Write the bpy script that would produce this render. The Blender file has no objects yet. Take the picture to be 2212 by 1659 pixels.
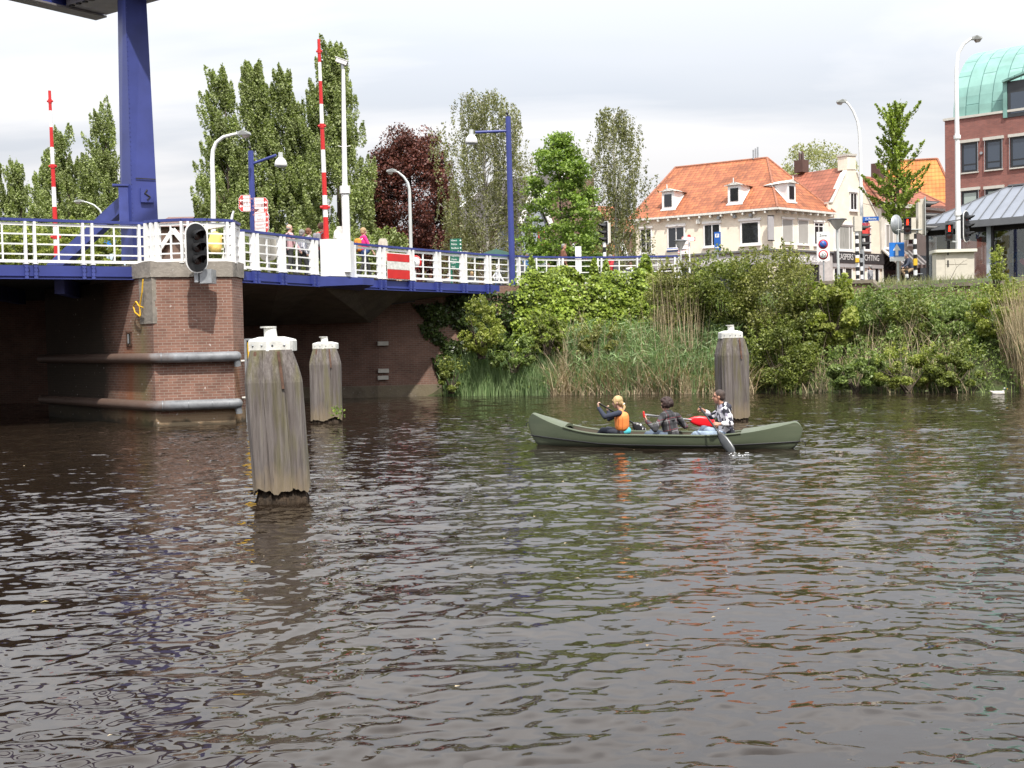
import bpy, bmesh, math, random
import numpy as np
from mathutils import Vector, Matrix
R = math.radians
random.seed(7)
S = bpy.context.scene
COL = S.collection

# ---------------------------------------------------------------- camera, sky, sun, exposure
CAM = Vector((0, 0, 2.03))
FPX, CX, CY = 2557.0, 1106.0, 829.5            # lens measured on a 2212 px wide view of the photograph
PITCH = math.atan(94.5 / FPX); ROLL = 0.021
_f = Vector((0, math.cos(PITCH), -math.sin(PITCH))); _r0 = Vector((1, 0, 0)); _u0 = Vector((0, math.sin(PITCH), math.cos(PITCH)))
_r = _r0 * math.cos(ROLL) - _u0 * math.sin(ROLL); _u = _u0 * math.cos(ROLL) + _r0 * math.sin(ROLL)
cd = bpy.data.cameras.new('camera'); cam = bpy.data.objects.new('camera', cd); COL.objects.link(cam)
cam.matrix_world = Matrix(((_r.x, _u.x, -_f.x, CAM.x), (_r.y, _u.y, -_f.y, CAM.y), (_r.z, _u.z, -_f.z, CAM.z), (0, 0, 0, 1)))
cd.sensor_width = 17.3; cd.lens = 17.3 * FPX / 2212; cd.clip_start = 0.1; cd.clip_end = 3000
S.camera = cam

SUN_EL, SUN_AZ = 57.0, 14.0                    # azimuth: degrees to the right of straight behind the camera
w = bpy.data.worlds.new('World'); S.world = w; w.use_nodes = True
nt = w.node_tree; nt.nodes.clear(); L = nt.links.new
def N(tree, t, **k):
    n = tree.nodes.new(t)
    for a, b in k.items(): setattr(n, a, b)
    return n
out = N(nt, 'ShaderNodeOutputWorld'); bg = N(nt, 'ShaderNodeBackground'); bg.inputs[1].default_value = 0.1
sky = N(nt, 'ShaderNodeTexSky', sky_type='NISHITA', sun_disc=False)
sky.sun_elevation = R(SUN_EL); sky.sun_rotation = R(180 - SUN_AZ); sky.air_density = 1.0; sky.dust_density = 1.5
tc = N(nt, 'ShaderNodeTexCoord'); sep = N(nt, 'ShaderNodeSeparateXYZ'); L(tc.outputs['Generated'], sep.inputs[0])
ad = N(nt, 'ShaderNodeMath', operation='ADD'); ad.inputs[1].default_value = 0.16
mx = N(nt, 'ShaderNodeMath', operation='MAXIMUM'); mx.inputs[1].default_value = 0.0
L(sep.outputs[2], mx.inputs[0]); L(mx.outputs[0], ad.inputs[0])
dx = N(nt, 'ShaderNodeMath', operation='DIVIDE'); dy = N(nt, 'ShaderNodeMath', operation='DIVIDE')
L(sep.outputs[0], dx.inputs[0]); L(ad.outputs[0], dx.inputs[1]); L(sep.outputs[1], dy.inputs[0]); L(ad.outputs[0], dy.inputs[1])
cb = N(nt, 'ShaderNodeCombineXYZ'); L(dx.outputs[0], cb.inputs[0]); L(dy.outputs[0], cb.inputs[1]); cb.inputs[2].default_value = 3.7
mp = N(nt, 'ShaderNodeMapping'); mp.inputs['Scale'].default_value = (0.55, 1.15, 1); mp.inputs['Rotation'].default_value = (0, 0, R(14)); L(cb.outputs[0], mp.inputs[0])
n1 = N(nt, 'ShaderNodeTexNoise'); n1.inputs['Scale'].default_value = 1.15; n1.inputs['Detail'].default_value = 7; n1.inputs['Roughness'].default_value = 0.5; n1.inputs['Distortion'].default_value = 0.25
n2 = N(nt, 'ShaderNodeTexNoise'); n2.inputs['Scale'].default_value = 0.75; n2.inputs['Detail'].default_value = 5
L(mp.outputs[0], n1.inputs[0]); L(mp.outputs[0], n2.inputs[0])
rp = N(nt, 'ShaderNodeValToRGB'); L(n1.outputs[0], rp.inputs[0])
e = rp.color_ramp.elements; e[0].position = 0.38; e[0].color = (5.8, 6.1, 6.6, 1); e[1].position = 0.56; e[1].color = (7.9, 7.85, 7.95, 1)
rf = N(nt, 'ShaderNodeValToRGB'); L(n2.outputs[0], rf.inputs[0])
e = rf.color_ramp.elements; e[0].position = 0.36; e[0].color = (0.84, 0.84, 0.84, 1); e[1].position = 0.52; e[1].color = (1, 1, 1, 1)
mixc = N(nt, 'ShaderNodeMix', data_type='RGBA'); L(rf.outputs[0], mixc.inputs[0]); L(sky.outputs[0], mixc.inputs[6]); L(rp.outputs[0], mixc.inputs[7])
zr_ = N(nt, 'ShaderNodeMapRange'); L(sep.outputs[2], zr_.inputs[0]); zr_.inputs[1].default_value = 0.14; zr_.inputs[2].default_value = 0.60; zr_.inputs[3].default_value = 1.0; zr_.inputs[4].default_value = 2.35
vm = N(nt, 'ShaderNodeVectorMath', operation='SCALE'); L(mixc.outputs[2], vm.inputs[0]); L(zr_.outputs[0], vm.inputs['Scale'])
L(vm.outputs[0], bg.inputs[0]); L(bg.outputs[0], out.inputs[0])

sd = bpy.data.lights.new('sun', 'SUN'); sun = bpy.data.objects.new('sun', sd); COL.objects.link(sun)
sd.energy = 4.8; sd.angle = R(1.2); sd.color = (1.0, 0.95, 0.87)
_sd = Vector((math.sin(R(SUN_AZ)) * math.cos(R(SUN_EL)), -math.cos(R(SUN_AZ)) * math.cos(R(SUN_EL)), math.sin(R(SUN_EL))))
sun.rotation_euler = _sd.to_track_quat('Z', 'Y').to_euler()
S.view_settings.view_transform = 'Standard'; S.view_settings.look = 'None'; S.view_settings.exposure = 0.28; S.view_settings.gamma = 1.0
S.render.engine = 'CYCLES'
S.cycles.max_bounces = 6; S.cycles.transparent_max_bounces = 12; S.cycles.caustics_reflective = False; S.cycles.caustics_refractive = False

# ---------------------------------------------------------------- pixel -> place
def ray(px, py): return _f * FPX + _r * (px - CX) - _u * (py - CY)
def at(px, py, Y):
    d = ray(px, py); return CAM + d * (Y / d.y)
def onz(px, py, z):
    d = ray(px, py); return CAM + d * ((z - CAM.z) / d.z)
def onplane(px, py, P, n):
    d = ray(px, py); return CAM + d * ((P - CAM).dot(n) / d.dot(n))

# ---------------------------------------------------------------- materials
MATS = {}
def newmat(name):
    m = bpy.data.materials.new(name); m.use_nodes = True; t = m.node_tree; t.nodes.clear()
    o = N(t, 'ShaderNodeOutputMaterial'); b = N(t, 'ShaderNodeBsdfPrincipled'); t.links.new(b.outputs[0], o.inputs[0])
    MATS[name] = m
    return m, t, b, o
def noise(t, scale, detail=3, coord='Object', stretch=None, rough=0.5):
    c = N(t, 'ShaderNodeTexCoord'); n = N(t, 'ShaderNodeTexNoise'); n.inputs['Scale'].default_value = scale; n.inputs['Detail'].default_value = detail; n.inputs['Roughness'].default_value = rough
    src = c.outputs[coord]
    if stretch:
        q = N(t, 'ShaderNodeMapping'); q.inputs['Scale'].default_value = stretch; t.links.new(src, q.inputs[0]); src = q.outputs[0]
    t.links.new(src, n.inputs[0]); return n
def ramp(t, src, stops, interp='LINEAR'):
    r = N(t, 'ShaderNodeValToRGB'); t.links.new(src, r.inputs[0]); r.color_ramp.interpolation = interp
    el = r.color_ramp.elements
    while len(el) < len(stops): el.new(0.5)
    for i, (p, c) in enumerate(stops):
        el[i].position = p; el[i].color = (c[0], c[1], c[2], 1) if hasattr(c, '__len__') else (c, c, c, 1)
    return r
def mixcol(t, fac, a, b, mode='MIX'):
    m = N(t, 'ShaderNodeMix', data_type='RGBA', blend_type=mode)
    for i, v in ((0, fac), (6, a), (7, b)):
        if hasattr(v, 'is_linked') or hasattr(v, 'links'): t.links.new(v, m.inputs[i])
        elif i == 0: m.inputs[0].default_value = v
        else: m.inputs[i].default_value = (v[0], v[1], v[2], 1)
    return m.outputs[2]
def bump(t, b, src, strength=0.3, dist=0.02):
    u = N(t, 'ShaderNodeBump'); u.inputs['Strength'].default_value = strength; u.inputs['Distance'].default_value = dist
    t.links.new(src, u.inputs['Height']); t.links.new(u.outputs[0], b.inputs['Normal'])
def M(name, col, rough=0.6, metal=0.0, var=0.18, scale=3.0, bmp=0.0, emit=0, stretch=None):
    if name in MATS: return MATS[name]
    m, t, b, o = newmat(name)
    n = noise(t, scale, 5, stretch=stretch)
    lo = tuple(c * (1 - var) for c in col); hi = tuple(min(1, c * (1 + var * 0.7)) for c in col)
    r = ramp(t, n.outputs[0], [(0.3, lo), (0.7, hi)])
    t.links.new(r.outputs[0], b.inputs['Base Color']); b.inputs['Roughness'].default_value = rough; b.inputs['Metallic'].default_value = metal
    if bmp: bump(t, b, noise(t, scale * 6, 4, stretch=stretch).outputs[0], bmp)
    if emit:
        b.inputs['Emission Color'].default_value = (*col, 1); b.inputs['Emission Strength'].default_value = emit
    return m
blue = M('blue_paint', (0.036, 0.050, 0.215), 0.42, var=0.2, scale=1.2, bmp=0.04)
bluel = M('blue_paint_faded', (0.042, 0.058, 0.235), 0.5, var=0.25, scale=2.5, bmp=0.06)
white = M('white_paint', (0.78, 0.78, 0.77), 0.45, var=0.07, scale=2.0)
whitew = M('white_paint_weathered', (0.66, 0.66, 0.62), 0.6, var=0.25, scale=9.0, bmp=0.15)
galv = M('galvanised_steel', (0.36, 0.38, 0.40), 0.45, 0.5, var=0.2, scale=7)
lampgrey = M('lamp_grey_paint', (0.50, 0.52, 0.51), 0.4, var=0.1)
black = M('black_plastic', (0.012, 0.012, 0.013), 0.45, var=0.3, scale=8)
darkmetal = M('dark_metal', (0.035, 0.033, 0.032), 0.5, 0.4, var=0.3)
red = M('red_paint', (0.55, 0.02, 0.02), 0.4, var=0.12)
beige = M('beige_panel', (0.55, 0.51, 0.43), 0.6, var=0.08, scale=6)
cream_cap = M('cream_cap', (0.66, 0.63, 0.54), 0.55, var=0.06)
yellow = M('yellow_plastic', (0.72, 0.43, 0.03), 0.45, var=0.1)
yellowcloth = M('yellow_cover', (0.75, 0.55, 0.16), 0.7, var=0.1)
asphalt = M('asphalt', (0.06, 0.06, 0.06), 0.9, var=0.3, scale=20, bmp=0.3)
curtain = M('window_blind', (0.34, 0.33, 0.31), 0.8, var=0.05)
darkroom = M('dark_interior', (0.03, 0.026, 0.022), 0.9, var=0.6, scale=1.5)
slate = M('zinc_roof', (0.22, 0.24, 0.28), 0.42, 0.35, var=0.1, scale=1.5)
zincedge = M('zinc_gutter', (0.16, 0.165, 0.175), 0.5, 0.3, var=0.1)
greysign = M('grey_sign_board', (0.34, 0.33, 0.34), 0.6, var=0.06)
signdark = M('dark_fascia', (0.045, 0.042, 0.045), 0.5, var=0.1)
stonetrim = M('pale_stone_trim', (0.50, 0.48, 0.43), 0.7, var=0.1, scale=5)
blueglass = M('blue_sign', (0.02, 0.11, 0.42), 0.4, var=0.05)
greensign = M('green_sign', (0.01, 0.12, 0.075), 0.4, var=0.05)
orangerust = M('ironwork_rusty', (0.10, 0.05, 0.03), 0.8, var=0.5, scale=12)

def brickmat(name, c1, c2, mort, bw=0.22, rh=0.072, ms=0.008, stains_and_shade=False, dirt=0.35):
    m, t, b, o = newmat(name)
    c = N(t, 'ShaderNodeTexCoord'); br = N(t, 'ShaderNodeTexBrick'); t.links.new(c.outputs['UV'], br.inputs[0])
    br.inputs['Scale'].default_value = 1; br.inputs['Brick Width'].default_value = bw; br.inputs['Row Height'].default_value = rh
    br.inputs['Mortar Size'].default_value = ms; br.inputs['Mortar Smooth'].default_value = 0.3; br.inputs['Bias'].default_value = -0.1
    br.inputs['Color1'].default_value = (*c1, 1); br.inputs['Color2'].default_value = (*c2, 1); br.inputs['Mortar'].default_value = (*mort, 1)
    n = noise(t, 1.3, 6, rough=0.62); r = ramp(t, n.outputs[0], [(0.28, 1 - dirt), (0.55, 1.0), (0.78, 1.18)])
    col = mixcol(t, 1.0, br.outputs[0], r.outputs[0], 'MULTIPLY')
    if stains_and_shade:
        g = N(t, 'ShaderNodeNewGeometry'); sp = N(t, 'ShaderNodeSeparateXYZ'); t.links.new(g.outputs['Position'], sp.inputs[0])
        # sandy deposits near the waterline
        nz = noise(t, 3.0, 4); mm = N(t, 'ShaderNodeMath', operation='MULTIPLY_ADD'); mm.inputs[1].default_value = 0.45; t.links.new(nz.outputs[0], mm.inputs[0]); t.links.new(sp.outputs[2], mm.inputs[2])
        f = ramp(t, mm.outputs[0], [(0.50, 0.75), (0.62, 0.0)])
        col = mixcol(t, f.outputs[0], col, (0.25, 0.185, 0.105))
        # wet dark line right at the water
        f2 = ramp(t, mm.outputs[0], [(0.27, 0.85), (0.36, 0.0)]); col = mixcol(t, f2.outputs[0], col, (0.05, 0.04, 0.025))
        # rust run and algae run below the iron ring, in columns along x
        def runs(x0, w_, z0, colr, s):
            d = N(t, 'ShaderNodeMath', operation='SUBTRACT'); t.links.new(sp.outputs[0], d.inputs[0]); d.inputs[1].default_value = x0
            nn = noise(t, 2.2, 4, stretch=(1, 1, 0.25)); q = N(t, 'ShaderNodeMath', operation='MULTIPLY_ADD'); t.links.new(nn.outputs[0], q.inputs[0]); q.inputs[1].default_value = 0.7; t.links.new(d.outputs[0], q.inputs[2])
            s2 = N(t, 'ShaderNodeMath', operation='SUBTRACT'); t.links.new(q.outputs[0], s2.inputs[0]); s2.inputs[1].default_value = 0.35
            a = N(t, 'ShaderNodeMath', operation='ABSOLUTE'); t.links.new(s2.outputs[0], a.inputs[0])
            dv = N(t, 'ShaderNodeMath', operation='DIVIDE'); t.links.new(a.outputs[0], dv.inputs[0]); dv.inputs[1].default_value = w_
            fx = ramp(t, dv.outputs[0], [(0.1, s), (1.0, 0.0)])
            zr = N(t, 'ShaderNodeMath', operation='DIVIDE'); t.links.new(sp.outputs[2], zr.inputs[0]); zr.inputs[1].default_value = z0
            fz = ramp(t, zr.outputs[0], [(0.0, 0.6), (0.3, 1.0), (0.85, 0.8), (1.0, 0.0)])
            return mixcol(t, 1.0, fx.outputs[0], fz.outputs[0], 'MULTIPLY')
        col = mixcol(t, runs(-10.25, 0.55, 2.2, None, 0.8), col, (0.24, 0.085, 0.03))
        col = mixcol(t, runs(-9.75, 0.38, 3.2, None, 0.6), col, (0.16, 0.15, 0.055))
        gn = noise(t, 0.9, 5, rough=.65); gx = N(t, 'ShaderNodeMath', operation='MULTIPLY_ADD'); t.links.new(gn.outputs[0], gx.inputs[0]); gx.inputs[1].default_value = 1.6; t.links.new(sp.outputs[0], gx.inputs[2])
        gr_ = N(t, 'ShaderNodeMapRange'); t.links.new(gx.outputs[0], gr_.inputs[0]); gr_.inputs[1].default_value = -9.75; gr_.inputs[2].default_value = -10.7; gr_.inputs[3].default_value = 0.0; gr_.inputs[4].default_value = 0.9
        col = mixcol(t, gr_.outputs[0], col, (0.022, 0.02, 0.013))  # under-deck shade painted into the left wall, mixed with dark algae grime
        spk = noise(t, 9, 2); fs = ramp(t, spk.outputs[0], [(0.71, 0.0), (0.76, 0.7)]); col = mixcol(t, fs.outputs[0], col, (0.55, 0.5, 0.47))
    t.links.new(col, b.inputs['Base Color']); b.inputs['Roughness'].default_value = 0.9
    bump(t, b, br.outputs['Fac'], -0.5, 0.012)
    return m
pierbrick = brickmat('pier_brick', (0.245, 0.122, 0.088), (0.165, 0.08, 0.06), (0.29, 0.235, 0.19), stains_and_shade=True)
quaybrick = brickmat('quay_brick', (0.20, 0.105, 0.078), (0.145, 0.08, 0.062), (0.23, 0.18, 0.145))
tallbrick = brickmat('building_brick', (0.26, 0.095, 0.075), (0.19, 0.07, 0.06), (0.22, 0.15, 0.13), dirt=0.15)
brownbrick = brickmat('brown_house_brick', (0.19, 0.11, 0.08), (0.14, 0.08, 0.06), (0.22, 0.18, 0.15))
creambrick = brickmat('cream_painted_brick', (0.82, 0.75, 0.63), (0.79, 0.72, 0.60), (0.72, 0.65, 0.53), dirt=0.12)
whitebrick = brickmat('white_painted_brick', (0.70, 0.68, 0.62), (0.67, 0.65, 0.59), (0.60, 0.58, 0.53), dirt=0.1)

def tilemat(name, c1, c2, cw=0.26, rh=0.33):
    m, t, b, o = newmat(name)
    c = N(t, 'ShaderNodeTexCoord'); sp = N(t, 'ShaderNodeSeparateXYZ'); t.links.new(c.outputs['UV'], sp.inputs[0])
    def mth(op, a, v=None, c_=None):
        q = N(t, 'ShaderNodeMath', operation=op)
        t.links.new(a, q.inputs[0])
        if v is not None:
            if hasattr(v, 'links'): t.links.new(v, q.inputs[1])
            else: q.inputs[1].default_value = v
        if c_ is not None: q.inputs[2].default_value = c_
        return q.outputs[0]
    u = mth('DIVIDE', sp.outputs[0], cw); v = mth('DIVIDE', sp.outputs[1], rh)
    fu = mth('FRACT', u); fv = mth('FRACT', v)
    hu = mth('SINE', mth('MULTIPLY', fu, math.pi)); hv = mth('SUBTRACT', fv, 1.0)
    h = mth('ADD', mth('MULTIPLY', hu, 0.65), mth('MULTIPLY', hv, -0.6))
    cmb = N(t, 'ShaderNodeCombineXYZ'); t.links.new(mth('FLOOR', u), cmb.inputs[0]); t.links.new(mth('FLOOR', v), cmb.inputs[1])
    wn = N(t, 'ShaderNodeTexWhiteNoise'); wn.noise_dimensions = '2D'; t.links.new(cmb.outputs[0], wn.inputs[0])
    cc = mixcol(t, wn.outputs[0], c1, c2)
    n = noise(t, 0.8, 5); r = ramp(t, n.outputs[0], [(0.3, 0.6), (0.62, 1.1)]); cc = mixcol(t, 1.0, cc, r.outputs[0], 'MULTIPLY')
    seam = ramp(t, fv, [(0.0, 0.0), (0.80, 0.0), (0.90, 0.62), (1.0, 0.62)]); cc = mixcol(t, seam.outputs[0], cc, tuple(x * 0.25 for x in c1))
    t.links.new(cc, b.inputs['Base Color']); b.inputs['Roughness'].default_value = 0.75
    bump(t, b, h, 0.9, 0.06)
    return m
tile_red = tilemat('red_pantiles', (0.43, 0.142, 0.056), (0.27, 0.084, 0.038))
tile_red2 = tilemat('red_flat_tiles', (0.34, 0.115, 0.065), (0.28, 0.09, 0.052), 0.3, 0.42)
tile_or = tilemat('orange_tiles', (0.68, 0.24, 0.055), (0.60, 0.20, 0.05), 0.3, 0.42)
tile_gr = tilemat('grey_tiles', (0.10, 0.085, 0.08), (0.075, 0.065, 0.06), 0.3, 0.36)

def concretemat(name, col, moss=0.3):
    m, t, b, o = newmat(name)
    n = noise(t, 1.7, 7, rough=0.65); r = ramp(t, n.outputs[0], [(0.25, tuple(c * 0.5 for c in col)), (0.5, col), (0.75, tuple(c * 1.3 for c in col))])
    n2 = noise(t, 0.9, 5); f = ramp(t, n2.outputs[0], [(0.5, 0.0), (0.7, moss)]); cc = mixcol(t, f.outputs[0], r.outputs[0], (0.14, 0.12, 0.05))
    n3 = noise(t, 16, 3); f3 = ramp(t, n3.outputs[0], [(0.66, 0.0), (0.72, 0.6)]); cc = mixcol(t, f3.outputs[0], cc, (0.42, 0.41, 0.38))
    t.links.new(cc, b.inputs['Base Color']); b.inputs['Roughness'].default_value = 0.92; bump(t, b, noise(t, 12, 6).outputs[0], 0.5, 0.03); return m
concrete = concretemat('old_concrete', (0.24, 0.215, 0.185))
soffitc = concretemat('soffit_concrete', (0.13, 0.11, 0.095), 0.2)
coping = concretemat('coping_stone', (0.16, 0.135, 0.105), 0.4)

# timber of the mooring posts
m, t, b, o = newmat('weathered_timber'); timber = m
n = noise(t, 3.0, 9, stretch=(5, 5, 0.25), rough=0.72)
r = ramp(t, n.outputs[0], [(0.25, (0.05, 0.038, 0.034)), (0.42, (0.10, 0.084, 0.077)), (0.56, (0.15, 0.131, 0.122)), (0.78, (0.24, 0.222, 0.205))])
n2 = noise(t, 1.6, 4, stretch=(4, 4, 0.5)); f = ramp(t, n2.outputs[0], [(0.5, 0.0), (0.66, 0.65)]); cc = mixcol(t, f.outputs[0], r.outputs[0], (0.125, 0.115, 0.045))
g = N(t, 'ShaderNodeNewGeometry'); sp = N(t, 'ShaderNodeSeparateXYZ'); t.links.new(g.outputs['Position'], sp.inputs[0])
nz = noise(t, 7.0, 4, stretch=(2, 2, 0.6)); mm = N(t, 'ShaderNodeMath', operation='MULTIPLY_ADD'); mm.inputs[1].default_value = 0.5; t.links.new(nz.outputs[0], mm.inputs[0]); t.links.new(sp.outputs[2], mm.inputs[2])
f = ramp(t, mm.outputs[0], [(0.42, 0.7), (0.75, 0.0)]); cc = mixcol(t, f.outputs[0], cc, (0.22, 0.17, 0.105))
n4 = noise(t, 2.4, 6, stretch=(13, 13, 0.22), rough=.7); f4 = ramp(t, n4.outputs[0], [(0.63, 0.0), (0.67, 0.8)]); cc = mixcol(t, f4.outputs[0], cc, (0.03, 0.024, 0.02))
t.links.new(cc, b.inputs['Base Color']); b.inputs['Roughness'].default_value = 0.9; bump(t, b, noise(t, 5, 7, stretch=(9, 9, 0.4)).outputs[0], 0.9, 0.03)
rotten = M('rotten_timber', (0.045, 0.03, 0.018), 0.9, var=0.7, scale=9, bmp=0.8)

# glass that reflects
def glassmat(name, tint, rough=0.03):
    m, t, b, o = newmat(name)
    b.inputs['Base Color'].default_value = (*tint, 1); b.inputs['Roughness'].default_value = rough; b.inputs['Specular IOR Level'].default_value = 0.8
    bump(t, b, noise(t, 1.2, 2).outputs[0], 0.05, 0.02)
    return m
glass = glassmat('window_glass', (0.018, 0.02, 0.024)); glassb = glassmat('bluish_window_glass', (0.045, 0.06, 0.085), 0.08); glassg = glassmat('screened_window', (0.33, 0.39, 0.36), 0.25)
m, t, b, o = newmat('shop_glass'); shopglass = m
tr = N(t, 'ShaderNodeBsdfTransparent'); tr.inputs[0].default_value = (0.72, 0.78, 0.76, 1); gl = N(t, 'ShaderNodeBsdfGlossy'); gl.inputs['Roughness'].default_value = 0.02
ms_ = N(t, 'ShaderNodeMixShader'); ms_.inputs[0].default_value = 0.10; t.links.new(tr.outputs[0], ms_.inputs[1]); t.links.new(gl.outputs[0], ms_.inputs[2]); t.links.new(ms_.outputs[0], o.inputs[0])

def leafmat(name, lo, hi, trans=0.35, rough=0.45):
    m, t, b, o = newmat(name)
    g = N(t, 'ShaderNodeNewGeometry'); r = ramp(t, g.outputs['Random Per Island'], [(0.0, lo), (0.75, hi), (1.0, tuple(min(1, c * 1.25) for c in hi))])
    n = noise(t, 0.7, 3); rr = ramp(t, n.outputs[0], [(0.35, 0.72), (0.65, 1.15)]); cc = mixcol(t, 1.0, r.outputs[0], rr.outputs[0], 'MULTIPLY')
    t.links.new(cc, b.inputs['Base Color']); b.inputs['Roughness'].default_value = rough; b.inputs['Specular IOR Level'].default_value = 0.35
    tl = N(t, 'ShaderNodeBsdfTranslucent'); c2 = mixcol(t, 1.0, cc, (1.15, 1.3, 0.55), 'MULTIPLY'); t.links.new(c2, tl.inputs[0])
    ms = N(t, 'ShaderNodeMixShader'); ms.inputs[0].default_value = trans; t.links.new(b.outputs[0], ms.inputs[1]); t.links.new(tl.outputs[0], ms.inputs[2]); t.links.new(ms.outputs[0], o.inputs[0])
    return m
lf_poplar = leafmat('poplar_leaves', (0.14, 0.18, 0.05), (0.36, 0.41, 0.18))
lf_beech = leafmat('copper_beech_leaves', (0.045, 0.014, 0.012), (0.17, 0.062, 0.048), 0.2)
lf_birch = leafmat('birch_leaves', (0.11, 0.12, 0.045), (0.27, 0.27, 0.14))
lf_maple = leafmat('maple_leaves', (0.1, 0.17, 0.03), (0.26, 0.35, 0.08))
lf_ginkgo = leafmat('fresh_green_leaves', (0.14, 0.2, 0.025), (0.3, 0.37, 0.07))
lf_pale = leafmat('pale_spring_leaves', (0.2, 0.22, 0.09), (0.38, 0.38, 0.19))
lf_ivy = leafmat('ivy_leaves', (0.11, 0.17, 0.02), (0.3, 0.38, 0.06), 0.25, 0.35)
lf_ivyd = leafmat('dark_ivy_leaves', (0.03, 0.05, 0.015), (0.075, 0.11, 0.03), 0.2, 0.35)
lf_bush = leafmat('bush_leaves', (0.09, 0.125, 0.025), (0.25, 0.285, 0.075))
lf_bush2 = leafmat('dull_bush_leaves', (0.12, 0.135, 0.035), (0.27, 0.275, 0.09))
lf_bright = leafmat('bright_bush_leaves', (0.17, 0.22, 0.035), (0.37, 0.4, 0.1))
lf_herb = leafmat('bank_herb_leaves', (0.10, 0.155, 0.04), (0.27, 0.34, 0.11))
lf_reed = leafmat('green_reed', (0.09, 0.16, 0.055), (0.24, 0.33, 0.15), 0.3)
lf_dry = leafmat('dry_reed', (0.26, 0.19, 0.11), (0.48, 0.39, 0.26), 0.15, 0.7)
bark = M('bark', (0.09, 0.07, 0.05), 0.9, var=0.5, scale=8, bmp=0.5, stretch=(1, 1, 0.3))
m, t, b, o = newmat('birch_bark'); birchbark = m
n = noise(t, 5, 4, stretch=(0.6, 0.6, 3)); r = ramp(t, n.outputs[0], [(0.40, (0.05, 0.045, 0.04)), (0.47, (0.5, 0.47, 0.42)), (1, (0.62, 0.6, 0.55))]); t.links.new(r.outputs[0], b.inputs['Base Color'])

# water
m, t, b, o = newmat('canal_water'); water_m = m
b.inputs['Base Color'].default_value = (0.018, 0.0125, 0.0085, 1); b.inputs['Roughness'].default_value = 0.02; b.inputs['IOR'].default_value = 1.42
g = N(t, 'ShaderNodeNewGeometry')
def wn(scale, stretch, rot, detail, dist_=0.0):
    q = N(t, 'ShaderNodeMapping'); q.inputs['Scale'].default_value = stretch; q.inputs['Rotation'].default_value = (0, 0, R(rot)); t.links.new(g.outputs['Position'], q.inputs[0])
    n = N(t, 'ShaderNodeTexNoise'); n.inputs['Scale'].default_value = scale; n.inputs['Detail'].default_value = detail; n.inputs['Roughness'].default_value = 0.45; n.inputs['Distortion'].default_value = dist_
    t.links.new(q.outputs[0], n.inputs[0]); return n.outputs[0]
def wcol(scale, stretch, rot, detail):
    q = N(t, 'ShaderNodeMapping'); q.inputs['Scale'].default_value = stretch; q.inputs['Rotation'].default_value = (0, 0, R(rot)); t.links.new(g.outputs['Position'], q.inputs[0])
    n = N(t, 'ShaderNodeTexNoise'); n.inputs['Scale'].default_value = scale; n.inputs['Detail'].default_value = detail; n.inputs['Roughness'].default_value = 0.55; n.inputs['Distortion'].default_value = 0.3; t.links.new(q.outputs[0], n.inputs[0])
    s_ = N(t, 'ShaderNodeVectorMath', operation='SUBTRACT'); t.links.new(n.outputs['Color'], s_.inputs[0]); s_.inputs[1].default_value = (0.5, 0.5, 0.5); return s_.outputs[0]
def vmul(a, v):
    s_ = N(t, 'ShaderNodeVectorMath', operation='MULTIPLY'); t.links.new(a, s_.inputs[0])
    if hasattr(v, 'links'): t.links.new(v, s_.inputs[1])
    else: s_.inputs[1].default_value = v
    return s_.outputs[0]
def vadd(a, b_): s_ = N(t, 'ShaderNodeVectorMath', operation='ADD'); t.links.new(a, s_.inputs[0]); t.links.new(b_, s_.inputs[1]); return s_.outputs[0]
# capillary ripples: small slopes added to the modelled waves, more of them where the wave mesh is coarse
rip = vadd(vmul(wcol(4.6, (0.55, 1.25, 1), 10, 2), (0.30, 0.62, 0)), vmul(wcol(12.0, (0.6, 1.2, 1), -8, 1), (0.22, 0.40, 0)))
ln_ = N(t, 'ShaderNodeVectorMath', operation='LENGTH'); t.links.new(g.outputs['Position'], ln_.inputs[0])
amp = N(t, 'ShaderNodeMapRange'); t.links.new(ln_.outputs['Value'], amp.inputs[0]); amp.inputs[1].default_value = 4.0; amp.inputs[2].default_value = 22.0; amp.inputs[3].default_value = 0.38; amp.inputs[4].default_value = 1.0
pn = wn(0.16, (0.6, 1.6, 1), 20, 2); pr_ = N(t, 'ShaderNodeMapRange'); t.links.new(pn, pr_.inputs[0]); pr_.inputs[1].default_value = 0.38; pr_.inputs[2].default_value = 0.60; pr_.inputs[3].default_value = 0.5; pr_.inputs[4].default_value = 1.15
am2 = N(t, 'ShaderNodeMath', operation='MULTIPLY'); t.links.new(amp.outputs[0], am2.inputs[0]); t.links.new(pr_.outputs[0], am2.inputs[1])
sc_ = N(t, 'ShaderNodeVectorMath', operation='SCALE'); t.links.new(rip, sc_.inputs[0]); t.links.new(am2.outputs[0], sc_.inputs['Scale'])
nn_ = N(t, 'ShaderNodeVectorMath', operation='NORMALIZE'); t.links.new(vadd(g.outputs['Normal'], sc_.outputs[0]), nn_.inputs[0]); t.links.new(nn_.outputs[0], b.inputs['Normal'])


ground_m, t, b, o = newmat('earth_and_grass')
n = noise(t, 2.5, 6); r = ramp(t, n.outputs[0], [(0.35, (0.05, 0.04, 0.022)), (0.6, (0.05, 0.07, 0.02))]); t.links.new(r.outputs[0], b.inputs['Base Color']); b.inputs['Roughness'].default_value = 0.95

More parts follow.
